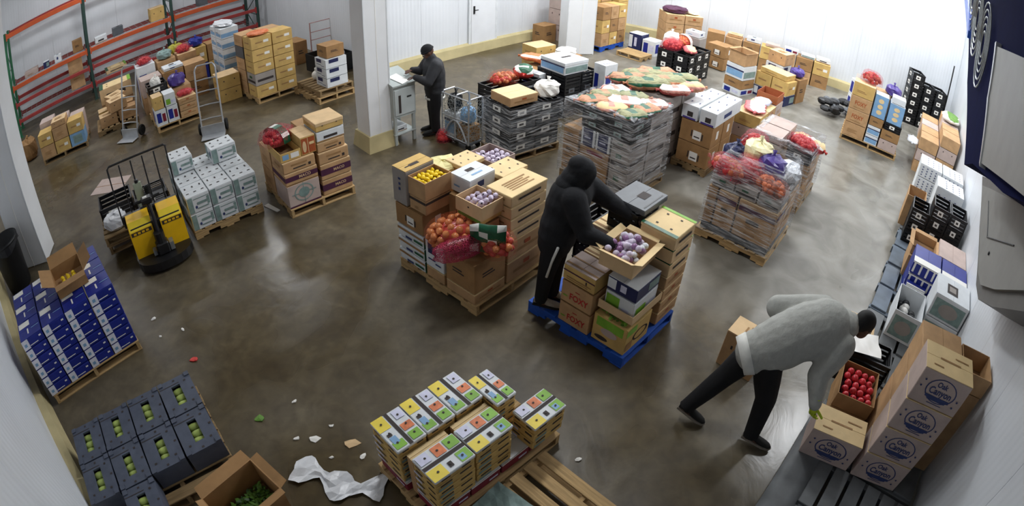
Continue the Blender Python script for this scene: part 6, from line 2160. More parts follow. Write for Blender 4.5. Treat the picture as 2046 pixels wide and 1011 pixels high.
flat_bag(SDK, 0.84, 0.26, 0.752, 0.42, 0.34, 0.2, 'red and white sack beside the orange-red net bag', [REDV, DKGREEN, LABELW], 0.8, seed=36)
carton(SDK, 1.08, 0.1, 0.0, 0.18, 0.45, 0.78, 'white printed carton standing by the black crates', 'ad_box', near=False)
lumpy_bag(Stack(-1.16, 8.42, 40), 0, 0, 0.0, 0.30, 0.24, 0.22, 'red net bag of onions on the floor beside the desk', NETR, REDV, seed=37, r=0.045)
plastic_bag(SCG, 0.15, 0.47, 0.56, 0.24, 0.24, 0.28, 'black film bag on top of the wire cart', BLACKP, seed=38)

# ------------------------------------------------------------------ black crates with white blue-sided carton
S8 = Stack(0.80, 9.55, 42)
for k in range(4):
    for i in range(2):
        for j in range(2):
            if i and j and k < 3:
                continue
            plastic_crate(S8, i * 0.42, j * 0.37, k * 0.205, 0.41, 0.36, 0.2, f'black crate, {layer_word(k, 4)}, {["near", "far"][i]} {["aisle", "inner"][j]} stack under the white carton', 'black crates under the white carton', tags=(k % 2 == 0), tagmat=LIDGREY)
carton(S8, -0.02, 0.02, 0.822, 0.62, 0.62, 0.24, 'white carton with grey-blue sides on the black crates', 'teal_white', lid=0.06)
flat_bag(S8, 0.5, 1.08, 0.70, 0.95, 0.40, 0.15, 'long orange root sack beside the white grey-blue carton', [CARROT, CARROT, LABELW], 2.0, seed=39)
for k in range(2):
    carton(S8, 0.1, 0.84, k * 0.34, 0.8, 0.45, 0.34, f'dark carton, {["lower", "upper"][k]}, carrying the long root sack', 'kraft_dark', near=False)
carton(S8, 0.70, -0.30, 0.62 - 0.62, 0.36, 0.28, 1.0, 'white red-printed carton at the side of the black crates', 'ad_box', near=False)
S9 = Stack(0.60, 12.1, 40)
for k in range(2):
    carton(S9, 0, 0.4, k * 0.26, 0.6, 0.5, 0.26, f'orange-brown carton, {["lower", "upper"][k]}, in front of the far pillar', 'yellowish', near=False)
carton(S9, 0.35, -0.12, 0.0, 0.6, 0.5, 0.36, 'dark brown carton in front of the far pillar', 'kraft_dark', near=False)
plastic_bag(S9, 0.65, 0.12, 0.36, 0.55, 0.4, 0.14, 'white and pink wrapped top on the dark brown carton', LABELW, seed=41, knot=False, name='wrapped_bundle')
carton(Stack(0.16, 14.22, 47), 0.6, 0.0, 0.0, 0.5, 0.4, 0.5, 'brown carton low in the corner left of the far pillar', 'kraft_dark', near=False)
for k in range(3):
    carton(Stack(0.72, 14.62, 47), 0.5, 0.0, k * 0.45, 0.55, 0.5, 0.45, f'pinkish carton, {layer_word(k, 3)}, in the corner left of the far pillar', 'pink', near=False)


# ================================================================== black crates with bags, near the far wall
SI = Stack(3.74, 12.05, 48)
for k in range(3):
    for i in range(3):
        for j in range(2):
            if i and j and k < 2:
                continue
            plastic_crate(SI, i * 0.40, j * 0.42, k * 0.24, 0.39, 0.41, 0.236, f'black crate with white tag, {layer_word(k, 3)}, {ORD[i]} along, {["aisle", "inner"][j]} row, under the far bags', 'black crates under the far bags')
lumpy_bag(SI, 0.30, 0.62, 0.725, 0.6, 0.5, 0.24, 'red net bag on the far tagged black crates', NETR, REDV, seed=71, r=0.05)
lumpy_bag(SI, 0.86, 0.62, 0.725, 0.5, 0.45, 0.26, 'orange net bag on the far tagged black crates', NETO, [CARROT, REDV], LABELW, seed=72, r=0.05)
plastic_bag(SI, 0.60, 0.82, 0.725, 0.5, 0.36, 0.3, 'white bag with green print on the far tagged black crates', LABELW, seed=73)
flat_bag(SI, 0.40, 0.20, 0.725, 0.5, 0.3, 0.12, 'pink sack at the near edge of the far tagged black crates', [PINKV, CREAM], 0.6, seed=74)
carton(SI, 1.22, 0.35, 0.0, 0.42, 0.5, 0.9, 'tall grey-green carton carrying a white box by the far black crates', 'wrap_grey', near=False)
carton(SI, 1.26, 0.40, 0.902, 0.36, 0.4, 0.14, 'white lidded box on the tall grey-green carton', 'white_slot', near=False)

# two brown cartons
SKb = Stack(5.17, 13.62, 44)
for k in range(2):
    carton(SKb, 0, 0, k * 0.33 + 0.02, 0.5, 0.55, 0.33, f'brown white-labelled carton, {["lower", "upper"][k]} of two standing alone before the far wall', 'kraft_label', 'brown cartons standing alone')
# planks / low pallet with dark and white boxes
SJ3 = Stack(2.98, 13.62, 48)
pallet(SJ3, 0.0, 0.0, 0.55, 0.75, 'low wooden pallet lying before the stacked brown cartons', WOOD)
SJ4 = Stack(3.45, 14.25, 48)
carton(SJ4, 0.0, 0.43, 0.0, 0.40, 0.40, 0.5, 'dark navy printed carton between the low pallet and the tray stack', 'navy_pack', near=False)
carton(SJ4, 0.0, 0.0, 0.0, 0.42, 0.40, 0.42, 'white and cream carton beside the dark navy one', 'ad_box', near=False)
# blue pallet of brown cartons behind the pillar
SJ = Stack(2.02, 14.22, 48)
pallet(SJ, 0.0, 0.0, 1.10, 1.0, 'blue wooden pallet behind the far pillar', BLUEW, h=0.14)
for k in range(3):
    for i in range(3):
        carton(SJ, i * 0.37, 0.0, 0.143 + k * 0.36, 0.36, 0.45, 0.36, f'brown carton, {layer_word(k, 3)}, {ORD[i]} along the blue pallet by the pillar', ['kraft', 'smile_brown', 'kraft_dark'][(i + k) % 3], 'brown cartons on the blue pallet by the pillar', near=False)
for k in range(5):
    for i in range(2):
        carton(SJ, 0.1 + i * 0.5, 0.50, 0.143 + k * 0.36, 0.48, 0.45, 0.36, f'brown carton, {layer_word(k, 5)}, {["pillar", "wall"][i]} side of the rear stack on the blue pallet', ['smile_brown', 'kraft', 'yellowish'][(i + k) % 3], 'tall rear stack on the blue pallet', near=False)
SJ2 = Stack(3.35, 15.05, 48)
for k in range(5):
    carton(SJ2, -0.35, 0.75, k * 0.40, 0.5, 0.5, 0.40, f'brown carton, {layer_word(k, 5)}, in the tall column between blue pallet and tray stack', ['smile_brown', 'yellowish'][k % 2], 'tall brown column in the corner', near=False)
SJ5 = Stack(3.88, 15.08, 6)
for k in range(4):
    for i in range(2):
        carton(SJ5, i * 0.55, 0.0, k * 0.27, 0.54, 0.7, 0.268, f'wide tan produce box, {layer_word(k, 4)}, {["left", "right"][i]} column of the violet-topped stack', 'slotted_low', 'wide tan boxes of the violet-topped stack', near=False)
plastic_bag(SJ5, 0.35, 0.35, 1.083, 0.75, 0.6, 0.16, 'violet produce heap on the wide tan boxes', PURPLE, seed=81, knot=False, name='produce_heap')
plastic_bag(SJ5, 0.86, 0.35, 1.083, 0.4, 0.4, 0.15, 'white and pink bag on the wide tan boxes', LABELW, seed=82)
# row of low brown boxes along the far wall with odds and ends on top
SRW = Stack(5.55, 14.85, -25.7)
for i in range(6):
    for k in range(2):
        carton(SRW, i * 0.52, 0.0, k * 0.36, 0.5, 0.55, 0.36, f'brown carton, {["lower", "upper"][k]} row, {ORD[i]} along the far wall from the corner', ['smile_brown', 'kraft', 'kraft_dark'][(i + k) % 3], 'brown cartons in the row at the far wall', near=False)
OD = [(0.25, 'kraft_light'), (0.8, 'white_slot'), (1.35, 'pink'), (1.9, 'ad_box'), (2.4, 'teal_white'), (2.85, 'white_band')]
for n_, (u, st) in enumerate(OD):
    carton(SRW, u - 0.2, 0.12, 0.722, 0.42, 0.34, 0.09 + 0.03 * (n_ % 2), f'flat pale carton lying on the far wall row, {ORD[n_]} from the corner', st, 'flat cartons on the far wall row', near=False)
carton(Stack(4.98, 14.75, -20), 0.0, 0.0, 0.0, 0.5, 0.5, 0.82, 'reddish brown carton at the corner end of the far wall row', 'kraft_dark', near=False)

# stack with open brown box on a white one, and the stack beside it
SK1 = Stack(5.00, 11.80, 35)
carton(SK1, 0.0, 0.0, 0.0, 0.60, 0.52, 0.16, 'lilac low carton at the bottom of the white-box stack', 'ad_box', near=False)
carton(SK1, 0.02, 0.0, 0.161, 0.55, 0.52, 0.22, 'brown carton under the white printed box', 'kraft_dark', near=False)
carton(SK1, 0.02, 0.0, 0.382, 0.55, 0.52, 0.34, 'white grey-printed box with brown carton on top', 'teal_white', near=False)
tray(SK1, 0.04, 0.02, 0.723, 0.5, 0.48, 0.3, 'open brown carton with dark inside topping the white printed box', KRAFT, inner=INSIDE, flaps=0.2)
carton(SK1, 0.6, 0.16, 0.0, 0.18, 0.36, 0.9, 'brown carton behind the white-box stack', 'kraft', near=False)
SK2 = Stack(6.05, 11.50, 38)
GK = 'cartons of the violet-bottomed stack'
for j in range(2):
    carton(SK2, 0.0, j * 0.46, 0.0, 0.55, 0.45, 0.26, f'violet printed carton with cream label, {["aisle", "inner"][j]} one at the stack bottom', 'navy_pack', GK, near=False)
    carton(SK2, 0.02, j * 0.46, 0.262, 0.5, 0.45, 0.34, f'brown dark-printed carton, {["aisle", "inner"][j]} one above the violet cartons', 'smile_brown', GK, near=False)
carton(SK2, 0.05, 0.08, 0.603, 0.5, 0.75, 0.13, 'flat tan carton across the dark-printed cartons', 'yellowish', GK, near=False)
carton(SK2, 0.60, 0.50, 0.0, 0.5, 0.5, 0.78, 'white navy-printed carton behind the dark-printed cartons', 'blue_white', GK, near=False)
carton(SK2, 0.62, 0.48, 0.782, 0.5, 0.5, 0.30, 'tan open-flapped carton on the white navy-printed one', 'kraft_light', GK, near=False)
carton(SK2, 0.60, -0.02, 0.0, 0.5, 0.48, 0.62, 'brown carton at the wall side of the violet-bottomed stack', 'kraft_dark', GK, near=False)
plastic_bag(SK2, 0.85, 0.2, 0.622, 0.42, 0.36, 0.2, 'violet bag on the wall side of the dark-printed stack', VIOLET, seed=83)

# ================================================================== far left : tall brown stack and neighbours
ST = Stack(-5.32, 10.18, 49)
pallet(ST, 0.0, 0.0, 1.0, 1.13, 'wooden pallet under the tall brown carton stack', WOOD, along='u')
GT = 'brown cartons of the tall left stack'
for k in range(5):
    for i in range(2):
        carton(ST, i * 0.49, 0.02, 0.133 + k * 0.262, 0.48, 0.46, 0.262, f'brown printed carton, {layer_word(k, 5)}, front row, {["left", "right"][i]} column of the tall stack', 'smile_brown' if k != 1 or i else 'wrap_grey', GT, near=False)
    carton(ST, 0.0, 0.54, 0.133 + k * 0.262, 0.42, 0.50, 0.262, f'brown printed carton, {layer_word(k, 5)}, back row of the tall stack', 'kraft' if k != 3 else 'plastic_grey', GT, near=False)
carton(ST, 0.49, 0.56, 0.133, 0.48, 0.48, 1.28, 'tall brown carton at the rear of the tall stack', 'kraft', GT, near=False)
plastic_bag(ST, 0.25, 0.25, 1.445, 0.5, 0.4, 0.07, 'orange-brown flat bundle on top of the tall brown stack', CARROT, seed=84, knot=False, name='wrapped_bundle')
mb = MB()
SU = Stack(-6.60, 11.15, 47)
for k in range(6):
    for j in range(2):
        carton(SU, 0.0, j * 0.45, k * 0.25, 0.45, 0.44, 0.25, f'pale blue and white carton, {layer_word(k, 6)}, {["near", "far"][j]} column left of the tall brown stack', 'white_blue_side' if k else 'blue_window', 'pale blue and white cartons', near=False)
plastic_bag(SU, 0.22, 0.45, 1.502, 0.42, 0.8, 0.1, 'white film cap on the pale blue cartons', CLEARP, seed=85, knot=False, name='film_cap')
# boxes between the tall stack and the column
SX = Stack(-3.75, 10.10, 49)
pallet(SX, -0.15, 0.05, 0.85, 1.1, 'wooden pallet under the white navy-printed cartons by the column', WOOD, along='u')
pallet(SX, -0.10, 0.08, 0.80, 1.0, 'second wooden pallet stacked under the white navy-printed cartons', WOODD, along='u', z=0.133)
for k in range(3):
    carton(SX, 0.10, 0.10, 0.268 + k * 0.2, 0.5, 0.46, 0.198, f'white navy-printed carton, {layer_word(k, 3)}, beside the main column', 'blue_white', 'white navy-printed cartons by the column', near=False)
carton(SX, 0.16, 0.14, 0.868, 0.42, 0.4, 0.26, 'brown carton on the white navy-printed cartons by the column', 'kraft_dark', near=False)
mb = MB()
mb.ball((0, 0, 0.1), 0.1, 0.1, 0.1, LABELW)
mb.tube([(0, 0, 0.18), (0, 0, 0.26)], 0.03, LABELW, 8)
o = mb.build('white_jug', None, True)
SX.put(o, 0.25, 0.82, 0.27)
tag(o, 'white round jug on the doubled pallets by the column', 'jug')
SY = Stack(-5.05, 11.75, 49)
tray(SY, 0.45, -0.55, 0.0, 0.8, 0.9, 0.42, 'dark bin with rubbish behind the doubled pallets', BLACKP, inner=DARKM, name='dark_bin', cat='bin')
for n_, (u, v, mt) in enumerate(((0.65, -0.33, LABELW), (1.02, -0.30, CLEARP), (0.82, 0.06, KRAFT_D))):
    plastic_bag(SY, u, v, 0.02, 0.28, 0.26, 0.5, f'{["white", "clear", "brown"][n_]} crumpled bag in the dark bin', mt, seed=86 + n_)
carton(Stack(-5.45, 12.75, 48), 0.0, 0.0, 0.0, 0.35, 0.6, 0.6, 'reddish brown carton standing near the recess wall', 'kraft_dark', near=False)
fr_ = empty('wire_basket', (-5.05, 12.85, 0), rad(48))
tag(fr_, 'faint pinkish wire frame standing against the recess wall', 'frame')
PKM = mat('pinkish_wire', '#b78f8c', 0.5, 0.1, 6)
for x in (0, 0.8):
    mb = MB()
    mb.tube([(x, 0, 0), (x, 0, 1.05)], 0.016, PKM, 6)
    mb.build('post', fr_)
for z in (0.6, 0.8, 1.04):
    mb = MB()
    mb.tube([(0, 0, z), (0.8, 0, z)], 0.012, PKM, 6)
    mb.build('rail', fr_)

# mixed pallet between the hand trucks
SZ = Stack(-7.20, 8.95, 45)
pallet(SZ, 0.0, 0.0, 1.0, 1.2, 'wooden pallet under the mixed load between the hand trucks', WOOD, along='u')
GZ = 'cartons of the mixed load between the hand trucks'
for i in range(2):
    carton(SZ, i * 0.27, 0.02, 0.133, 0.26, 0.40, 0.36, f'white carton with deep blue print, {["left", "right"][i]} one at the front of the mixed load', 'ad_box', GZ, near=False)
carton(SZ, 0.0, 0.02, 0.494, 0.24, 0.38, 0.28, 'yellow tall carton on the blue-printed white ones', 'yellowish', GZ, near=False)
carton(SZ, 0.26, 0.02, 0.494, 0.26, 0.38, 0.27, 'green and yellow carton on the blue-printed white ones', 'green_pack', GZ, near=False)
for k in range(3):
    carton(SZ, 0.56, 0.02, 0.133 + k * 0.14, 0.42, 0.44, 0.138, f'wooden-brown slotted tray, {layer_word(k, 3)}, hand truck side of the mixed load', 'slotted_low', GZ, near=False)
lumpy_bag(SZ, 0.76, 0.22, 0.553, 0.4, 0.32, 0.12, 'red produce bag on the slotted trays of the mixed load', NETR, REDV, seed=91)
plastic_bag(SZ, 0.70, 0.60, 0.70, 0.40, 0.34, 0.26, 'violet and white bag in the mixed load', VIOLET, seed=92)
for j in range(2):
    carton(SZ, j * 0.5, 0.45, 0.133, 0.48, 0.55, 0.56, f'brown carton in the second row of the mixed load, {["left", "right"][j]} one', 'kraft', GZ, near=False)
plastic_crate(SZ, 0.0, 0.48, 0.695, 0.46, 0.5, 0.2, 'black crate with white bag over the mixed load')
plastic_bag(SZ, 0.22, 0.72, 0.74, 0.26, 0.24, 0.28, 'small white bag sitting in the black crate of the mixed load', LABELW, seed=93)
SZ2 = Stack(-8.30, 10.00, 45)
GZ2 = 'cartons heaped in front of the pallet rack'
for i in range(3):
    for k in range(2):
        carton(SZ2, i * 0.56, 0.0, k * 0.42, 0.54, 0.55, 0.42, f'greyed brown carton, {["lower", "upper"][k]}, {ORD[i]} along the heap in front of the rack', ['kraft', 'kraft_p' if False else 'pink', 'kraft_dark'][(i + k) % 3], GZ2, near=False)
carton(SZ2, 0.0, 0.60, 0.0, 0.5, 0.5, 1.05, 'white printed carton with red bag, left end of the heap by the rack', 'ad_box', GZ2, near=False)
lumpy_bag(SZ2, 0.25, 0.85, 1.053, 0.42, 0.4, 0.18, 'crimson bag on the white printed carton by the rack', NETR, REDV, seed=94)
carton(SZ2, 0.55, 0.62, 0.0, 0.5, 0.5, 1.0, 'brown carton beside the crimson bag by the rack', 'kraft', GZ2, near=False)
plastic_bag(SZ2, 0.8, 0.85, 1.003, 0.42, 0.4, 0.2, 'pale green bag in the heap by the rack', TEAL, seed=95)
carton(SZ2, 1.10, 0.62, 0.0, 0.5, 0.5, 1.0, 'tan carton in the heap by the rack', 'kraft_light', GZ2, near=False)
lumpy_bag(SZ2, 1.30, 0.88, 1.003, 0.42, 0.4, 0.2, 'red bag near the middle of the heap by the rack', NETR, REDV, seed=96)
carton(SZ2, 0.62, 0.05, 0.843, 0.5, 0.45, 0.07, 'white flat box lid on the greyed cartons by the rack', 'white_slot', GZ2, near=False)
SZ3 = Stack(-7.95, 11.95, 45)
GZ3 = 'cartons at the back of the heap by the rack'
for i in range(3):
    for k in range(2):
        carton(SZ3, i * 0.5 - 0.6, 0.1, k * 0.45, 0.48, 0.5, 0.45, f'mixed carton, {["lower", "upper"][k]}, {ORD[i]} along the back of the heap by the rack', ['kraft_dark', 'blue_window', 'yellowish', 'smile_brown'][(i + 2 * k) % 4], GZ3, near=False)
plastic_bag(SZ3, -0.4, 0.35, 0.903, 0.42, 0.4, 0.22, 'yellow-green bag at the back of the heap by the rack', mat('yellow_green_bag', '#a8a23a', 0.4, 0.2, 8), seed=97)
plastic_bag(SZ3, 0.15, 0.35, 0.903, 0.4, 0.36, 0.22, 'deep blue bag at the back of the heap by the rack', BLUEB, seed=98)
for k in range(2):
    carton(Stack(-6.35, 10.35, 45), 0.0, 0.0, k * 0.3, 0.52, 0.5, 0.3, f'yellow-brown carton, {["lower", "upper"][k]}, between the blue cartons and the hand truck', 'yellowish', near=False)
# far-left pallet of brown cartons beside the rack
SF = Stack(-10.20, 7.85, 38)
pallet(SF, 0.0, 0.0, 1.26, 1.0, 'wooden pallet under the brown cartons at the rack end', WOODD, along='u')
GF = 'brown cartons at the rack end'
for i in range(3):
    for k in range(2):
        carton(SF, i * 0.42, 0.0, 0.133 + k * 0.30, 0.41, 0.46, 0.30, f'brown carton, {["lower", "upper"][k]}, {ORD[i]} along the front at the rack end', ['kraft', 'smile_brown', 'bottle_print', 'kraft'][(i + 2 * k) % 3 if k == 0 else 1 - (i == 1)], GF, near=False)
carton(SF, 0.42, 0.02, 0.735, 0.41, 0.46, 0.14, 'tan carton topping the middle front stack at the rack end', 'kraft_light', GF, near=False)
for i in range(3):
    carton(SF, i * 0.42, 0.50, 0.133, 0.41, 0.46, 0.72 - 0.08 * i, f'pinkish brown carton in the back row at the rack end, {ORD[i]} along', 'pink', GF, near=False)
carton(SF, 0.1, 1.0, 0.0, 0.6, 0.5, 0.62, 'low open brown carton between the rack and the cartons', 'kraft_dark', GF, near=False)
plastic_bag(Stack(-11.3, 8.3, 38), 0, 0, 0, 0.5, 0.45, 0.55, 'dark brown sack on the floor under the first rack bay', KRAFT_D, seed=99)
SH = Stack(-9.15, 9.15, 42)
pallet(SH, -0.1, -0.1, 1.08, 1.0, 'wooden pallet under the tumbled brown boxes', WOODD)
for n_, (u, v, z, r_, t_, st) in enumerate(((0.0, 0.0, 0.14, .08, .02, 'kraft_light'), (0.52, 0.02, 0.14, -.06, -.02, 'kraft'), (0.28, 0.0, 0.42, .3, .12, 'kraft_light'), (-0.02, 0.5, 0.14, .05, 0, 'yellowish'), (0.50, 0.5, 0.14, -.08, 0.02, 'kraft'), (0.26, 0.46, 0.42, .5, .12, 'kraft_light'))):
    o = carton(SH, u, v, z, 0.46, 0.36, 0.26, f'tumbled tan box, {ORD[n_]} in the loose pile beside the rack', st, 'tumbled tan boxes', rot=r_, near=False)
    o.rotation_euler.x = t_ * 0.4
for k in range(2):
    carton(SH, 0.1, 1.0, k * 0.4, 0.9, 0.6, 0.4, f'wide brown carton with yellow-green print, {["lower", "upper"][k]}, behind the tumbled boxes', 'green_corner' if k else 'kraft', near=False)

# ================================================================== things lying on the wet floor
mb = MB()
N, M_ = 16, 5
rr = random.Random(4)
for i in range(N + 1):
    for j in range(M_):
        mb.v.append((i * 0.05 + rr.uniform(-.012, .012), (j - 2) * 0.05 * (1 + 0.5 * math.sin(i * 0.9)) + 0.05 * math.sin(i * 0.5) + rr.uniform(-.01, .01), 0.012 + rr.uniform(0, 0.03)))
for i in range(N):
    for j in range(M_ - 1):
        a = i * M_ + j
        mb.f.append((a, a + M_, a + M_ + 1, a + 1))
        mb.m.append(mb.mi(CLEARP))
o = mb.build('torn_plastic_wrap')
o.location = (-1.72, 2.26, 0)
o.rotation_euler = (0, 0, -0.12)
tag(o, 'torn white plastic wrap lying on the wet floor left of the fruit cartons', 'plastic wrap')


def scrap(x, y, name, label, mt, s, seed, cat='scrap'):
    r_ = random.Random(seed)
    m_ = MB()
    n = 7
    c = [(s * r_.uniform(.6, 1.1) * math.cos(2 * PI * i / n), s * r_.uniform(.3, .7) * math.sin(2 * PI * i / n), 0.004 + r_.uniform(0, .012)) for i in range(n)]
    m_.v = [(0, 0, 0.016)] + c + [(a, b, 0.001) for a, b, _ in c]
    for i in range(n):
        j = (i + 1) % n
        m_.f += [(0, 1 + i, 1 + j), (1 + i, 1 + n + i, 1 + n + j, 1 + j)]
        m_.m += [m_.mi(mt)] * 2
    o_ = m_.build(name)
    o_.location = (x, y, 0.0)
    o_.rotation_euler = (0, 0, r_.uniform(0, 6))
    return tag(o_, label, cat)


scrap(-1.62, 2.62, 'paper_scrap', 'white paper scrap on the floor above the torn plastic wrap', LABELW, 0.07, 1)
scrap(-1.28, 2.62, 'paper_scrap', 'thin brown-white scrap on the floor between the wrap and the fruit cartons', KRAFT_L, 0.08, 2)
scrap(-3.20, 3.35, 'red_scrap', 'small red scrap lying on the wet floor before the blue cartons', REDV, 0.06, 3)
scrap(-2.20, 2.75, 'green_leaf', 'green leaf scrap on the wet floor beside the grey crates', LEAF, 0.07, 4, 'leaf')
scrap(-4.05, 3.85, 'paper_scrap', 'white scrap on the floor in front of the blue cartons', LABELW, 0.04, 5)
scrap(-1.92, 3.0, 'paper_scrap', 'tiny pale scrap on the open wet floor', LABELW, 0.03, 6)
scrap(0.62, 2.60, 'paper_scrap', 'white paper scrap on the floor by the end of the fruit cartons', LABELW, 0.04, 7)
for n_, (x, y, s_, w_) in enumerate(((-1.78, 2.60, .035, 'left of the larger paper scrap'), (-1.50, 2.78, .03, 'beyond the larger paper scrap'), (-1.16, 2.50, .04, 'close to the fruit pallet corner'), (-1.42, 2.45, .025, 'between torn wrap and larger scrap'), (-3.55, 3.75, .03, 'out from the corner of the blue cartons'), (-3.80, 3.60, .025, 'beside the blue carton pallet corner'))):
    scrap(x, y, 'paper_scrap', f'tiny white scrap on the wet floor, {w_}', LABELW, s_, 20 + n_)
mb = MB()
mb.box(-0.36, -0.28, 0, 0.36, 0.28, 0.008, KRAFT_P)
mb.box(-0.36, -0.006, 0.008, 0.36, 0.006, 0.011, KRAFT_D)
o = mb.build('cardboard_sheet')
o.location = (-7.05, 6.9, 0.0)
o.rotation_euler = (0, 0, 0.2)
tag(o, 'flattened pinkish cardboard sheet on the floor behind the yellow truck', 'cardboard')
mb = MB()
mb.bbox(-0.07, -0.1, 0, 0.07, 0.1, 0.05, WHITEB, 0.008)
mb.box(-0.05, -0.08, 0.05, 0.05, 0.08, 0.052, LEAF)
o = mb.build('small_carton')
PL.put(o, -0.28, -0.35, 0.136)
tag(o, 'small white and green box lying on the nearest grey platform', 'box')


# ================================================================== people
def skin_mesh(nodes, edges, root, sub=2):
    """nodes {name: (x, y, z, r)} grown into one surface; returns vertices and faces"""
    names = list(nodes)
    me = bpy.data.meshes.new('skeleton')
    me.from_pydata([nodes[n][:3] for n in names], [(names.index(a), names.index(b)) for a, b in edges], [])
    o = bpy.data.objects.new('skeleton', me)
    COL.objects.link(o)
    md = o.modifiers.new('skin', 'SKIN')
    md.use_smooth_shade = True
    md.branch_smoothing = 0.6
    sv = me.skin_vertices[0].data
    for i, n in enumerate(names):
        r = nodes[n][3]
        sv[i].radius = (r, r) if not isinstance(r, tuple) else r
        sv[i].use_root = (n == root)
    ss = o.modifiers.new('sub', 'SUBSURF')
    ss.levels = sub
    dg = bpy.context.evaluated_depsgraph_get()
    ev_ = bpy.data.meshes.new_from_object(o.evaluated_get(dg))
    vs = [tuple(v.co) for v in ev_.vertices]
    fs = [tuple(p.vertices) for p in ev_.polygons]
    bpy.data.objects.remove(o)
    bpy.data.meshes.remove(me)
    bpy.data.meshes.remove(ev_)
    return vs, fs


def limbs(mb, nodes, edges, mt):
    """closed tapering limbs with round joints, to be fused into one surface"""
    for k, (x, y, z, r) in nodes.items():
        mb.ball((x, y, z), r, r, r, mt, 16, 12)
    for a, b in edges:
        A, B = Vector(nodes[a][:3]), Vector(nodes[b][:3])
        if (B - A).length < 1e-4:
            continue
        ra, rb = nodes[a][3], nodes[b][3]
        pts = [A.lerp(B, i / 5) for i in range(6)]
        bulge = [1, 1.03, 1.05, 1.03, 1.0, 1]
        mb.tube(pts, 0.1, mt, 16, radii=[(ra + (rb - ra) * i / 5) * bulge[i] for i in range(6)])


def fuse(mb, voxel, smooth=2):
    """the pieces of a body or garment remeshed into one continuous surface"""
    me = mb.mesh('pieces')
    o = bpy.data.objects.new('pieces', me)
    COL.objects.link(o)
    md = o.modifiers.new('r', 'REMESH')
    md.mode = 'VOXEL'
    md.voxel_size = voxel
    sm = o.modifiers.new('s', 'SMOOTH')
    sm.factor = 0.5
    sm.iterations = smooth
    dg = bpy.context.evaluated_depsgraph_get()
    e_ = bpy.data.meshes.new_from_object(o.evaluated_get(dg))
    out = MB()
    out.add_raw([tuple(v.co) for v in e_.vertices], [tuple(p.vertices) for p in e_.polygons], mb.mats[0])
    bpy.data.objects.remove(o)
    bpy.data.meshes.remove(me)
    bpy.data.meshes.remove(e_)
    return out


def hand(mb, mt, wrist, fwd, palm_n, side, curl=0.7, s=1.0):
    """palm, four unequal bent fingers and a thumb leaving the side of the palm; fwd = towards the fingers, palm_n = out of the palm"""
    f = Vector(fwd).normalized()
    n = Vector(palm_n)
    n = (n - f * n.dot(f)).normalized()
    t = f.cross(n).normalized() * side          # towards the thumb
    w = Vector(wrist)
    nodes = {'w': (*w, 0.028 * s), 'p1': (*(w + f * 0.045 * s), 0.036 * s), 'p2': (*(w + f * 0.085 * s), 0.036 * s)}
    vs, fs = skin_mesh(nodes, [('w', 'p1'), ('p1', 'p2')], 'w', 1)
    c = w + f * 0.05 * s
    vs = [tuple(c + (Vector(v) - c) - n * (Vector(v) - c).dot(n) * 0.5 + t * (Vector(v) - c).dot(t) * 0.15) for v in vs]
    mb.add_raw(vs, fs, mt)
    for k, (off, ln) in enumerate(((0.03, 0.072), (0.011, 0.08), (-0.009, 0.075), (-0.028, 0.058))):
        p = w + (f * 0.075 + t * off) * s
        nd, ed = {'a': (*p, 0.0105 * s)}, []
        d, prev = f.copy(), 'a'
        for q, fr_ in enumerate((0.42, 0.33, 0.25)):
            d = (d * math.cos(curl * 0.8) + n * math.sin(curl * 0.8)).normalized() if q else (d * math.cos(curl * 0.5) + n * math.sin(curl * 0.5)).normalized()
            n2 = n
            p = p + d * ln * fr_ * s * (1.25 if q == 0 else 1)
            nm = 'bcd'[q]
            nd[nm] = (*p, (0.0098 - 0.0008 * q) * s)
            ed.append((prev, nm))
            prev = nm
        mb.add_raw(*skin_mesh(nd, ed, 'a', 1), mt)
    p = w + (f * 0.03 + t * 0.026) * s
    nd, ed, prev = {'a': (*p, 0.0125 * s)}, [], 'a'
    d = (f * 0.55 + t * 0.8 + n * 0.2).normalized()
    for q, ln in enumerate((0.036, 0.03, 0.024)):
        p = p + d * ln * s
        d = (d + f * 0.35 + n * 0.25 * curl).normalized()
        nd['bcd'[q]] = (*p, (0.0115 - 0.001 * q) * s)
        ed.append((prev, 'bcd'[q]))
        prev = 'bcd'[q]
    mb.add_raw(*skin_mesh(nd, ed, 'a', 1), mt)


def head_shape(mb, c, fwd, up, mt, s=1.0):
    """skull, jaw, nose, lips and ears around c"""
    f = Vector(fwd).normalized()
    u = Vector(up)
    u = (u - f * u.dot(f)).normalized()
    r = f.cross(u)
    c = Vector(c)
    M3 = Matrix((f, r, u)).transposed()

    def at(x, y, z):
        return c + (f * x + r * y + u * z) * s
    mb.ball(at(-0.012, 0, 0.02), 0.098 * s, 0.077 * s, 0.098 * s, mt, 16, 12, M3)
    mb.ball(at(0.026, 0, -0.05), 0.062 * s, 0.056 * s, 0.068 * s, mt, 14, 10, M3)
    mb.ball(at(0.090, 0, -0.022), 0.018 * s, 0.014 * s, 0.026 * s, mt, 8, 6, M3)
    mb.ball(at(0.080, 0, 0.012), 0.012 * s, 0.045 * s, 0.012 * s, mt, 10, 6, M3)
    mb.ball(at(0.080, 0, -0.068), 0.012 * s, 0.024 * s, 0.008 * s, mt, 8, 6, M3)
    for sg in (-1, 1):
        mb.ball(at(-0.01, sg * 0.078, -0.012), 0.020 * s, 0.009 * s, 0.032 * s, mt, 8, 6, M3)
    return at, M3


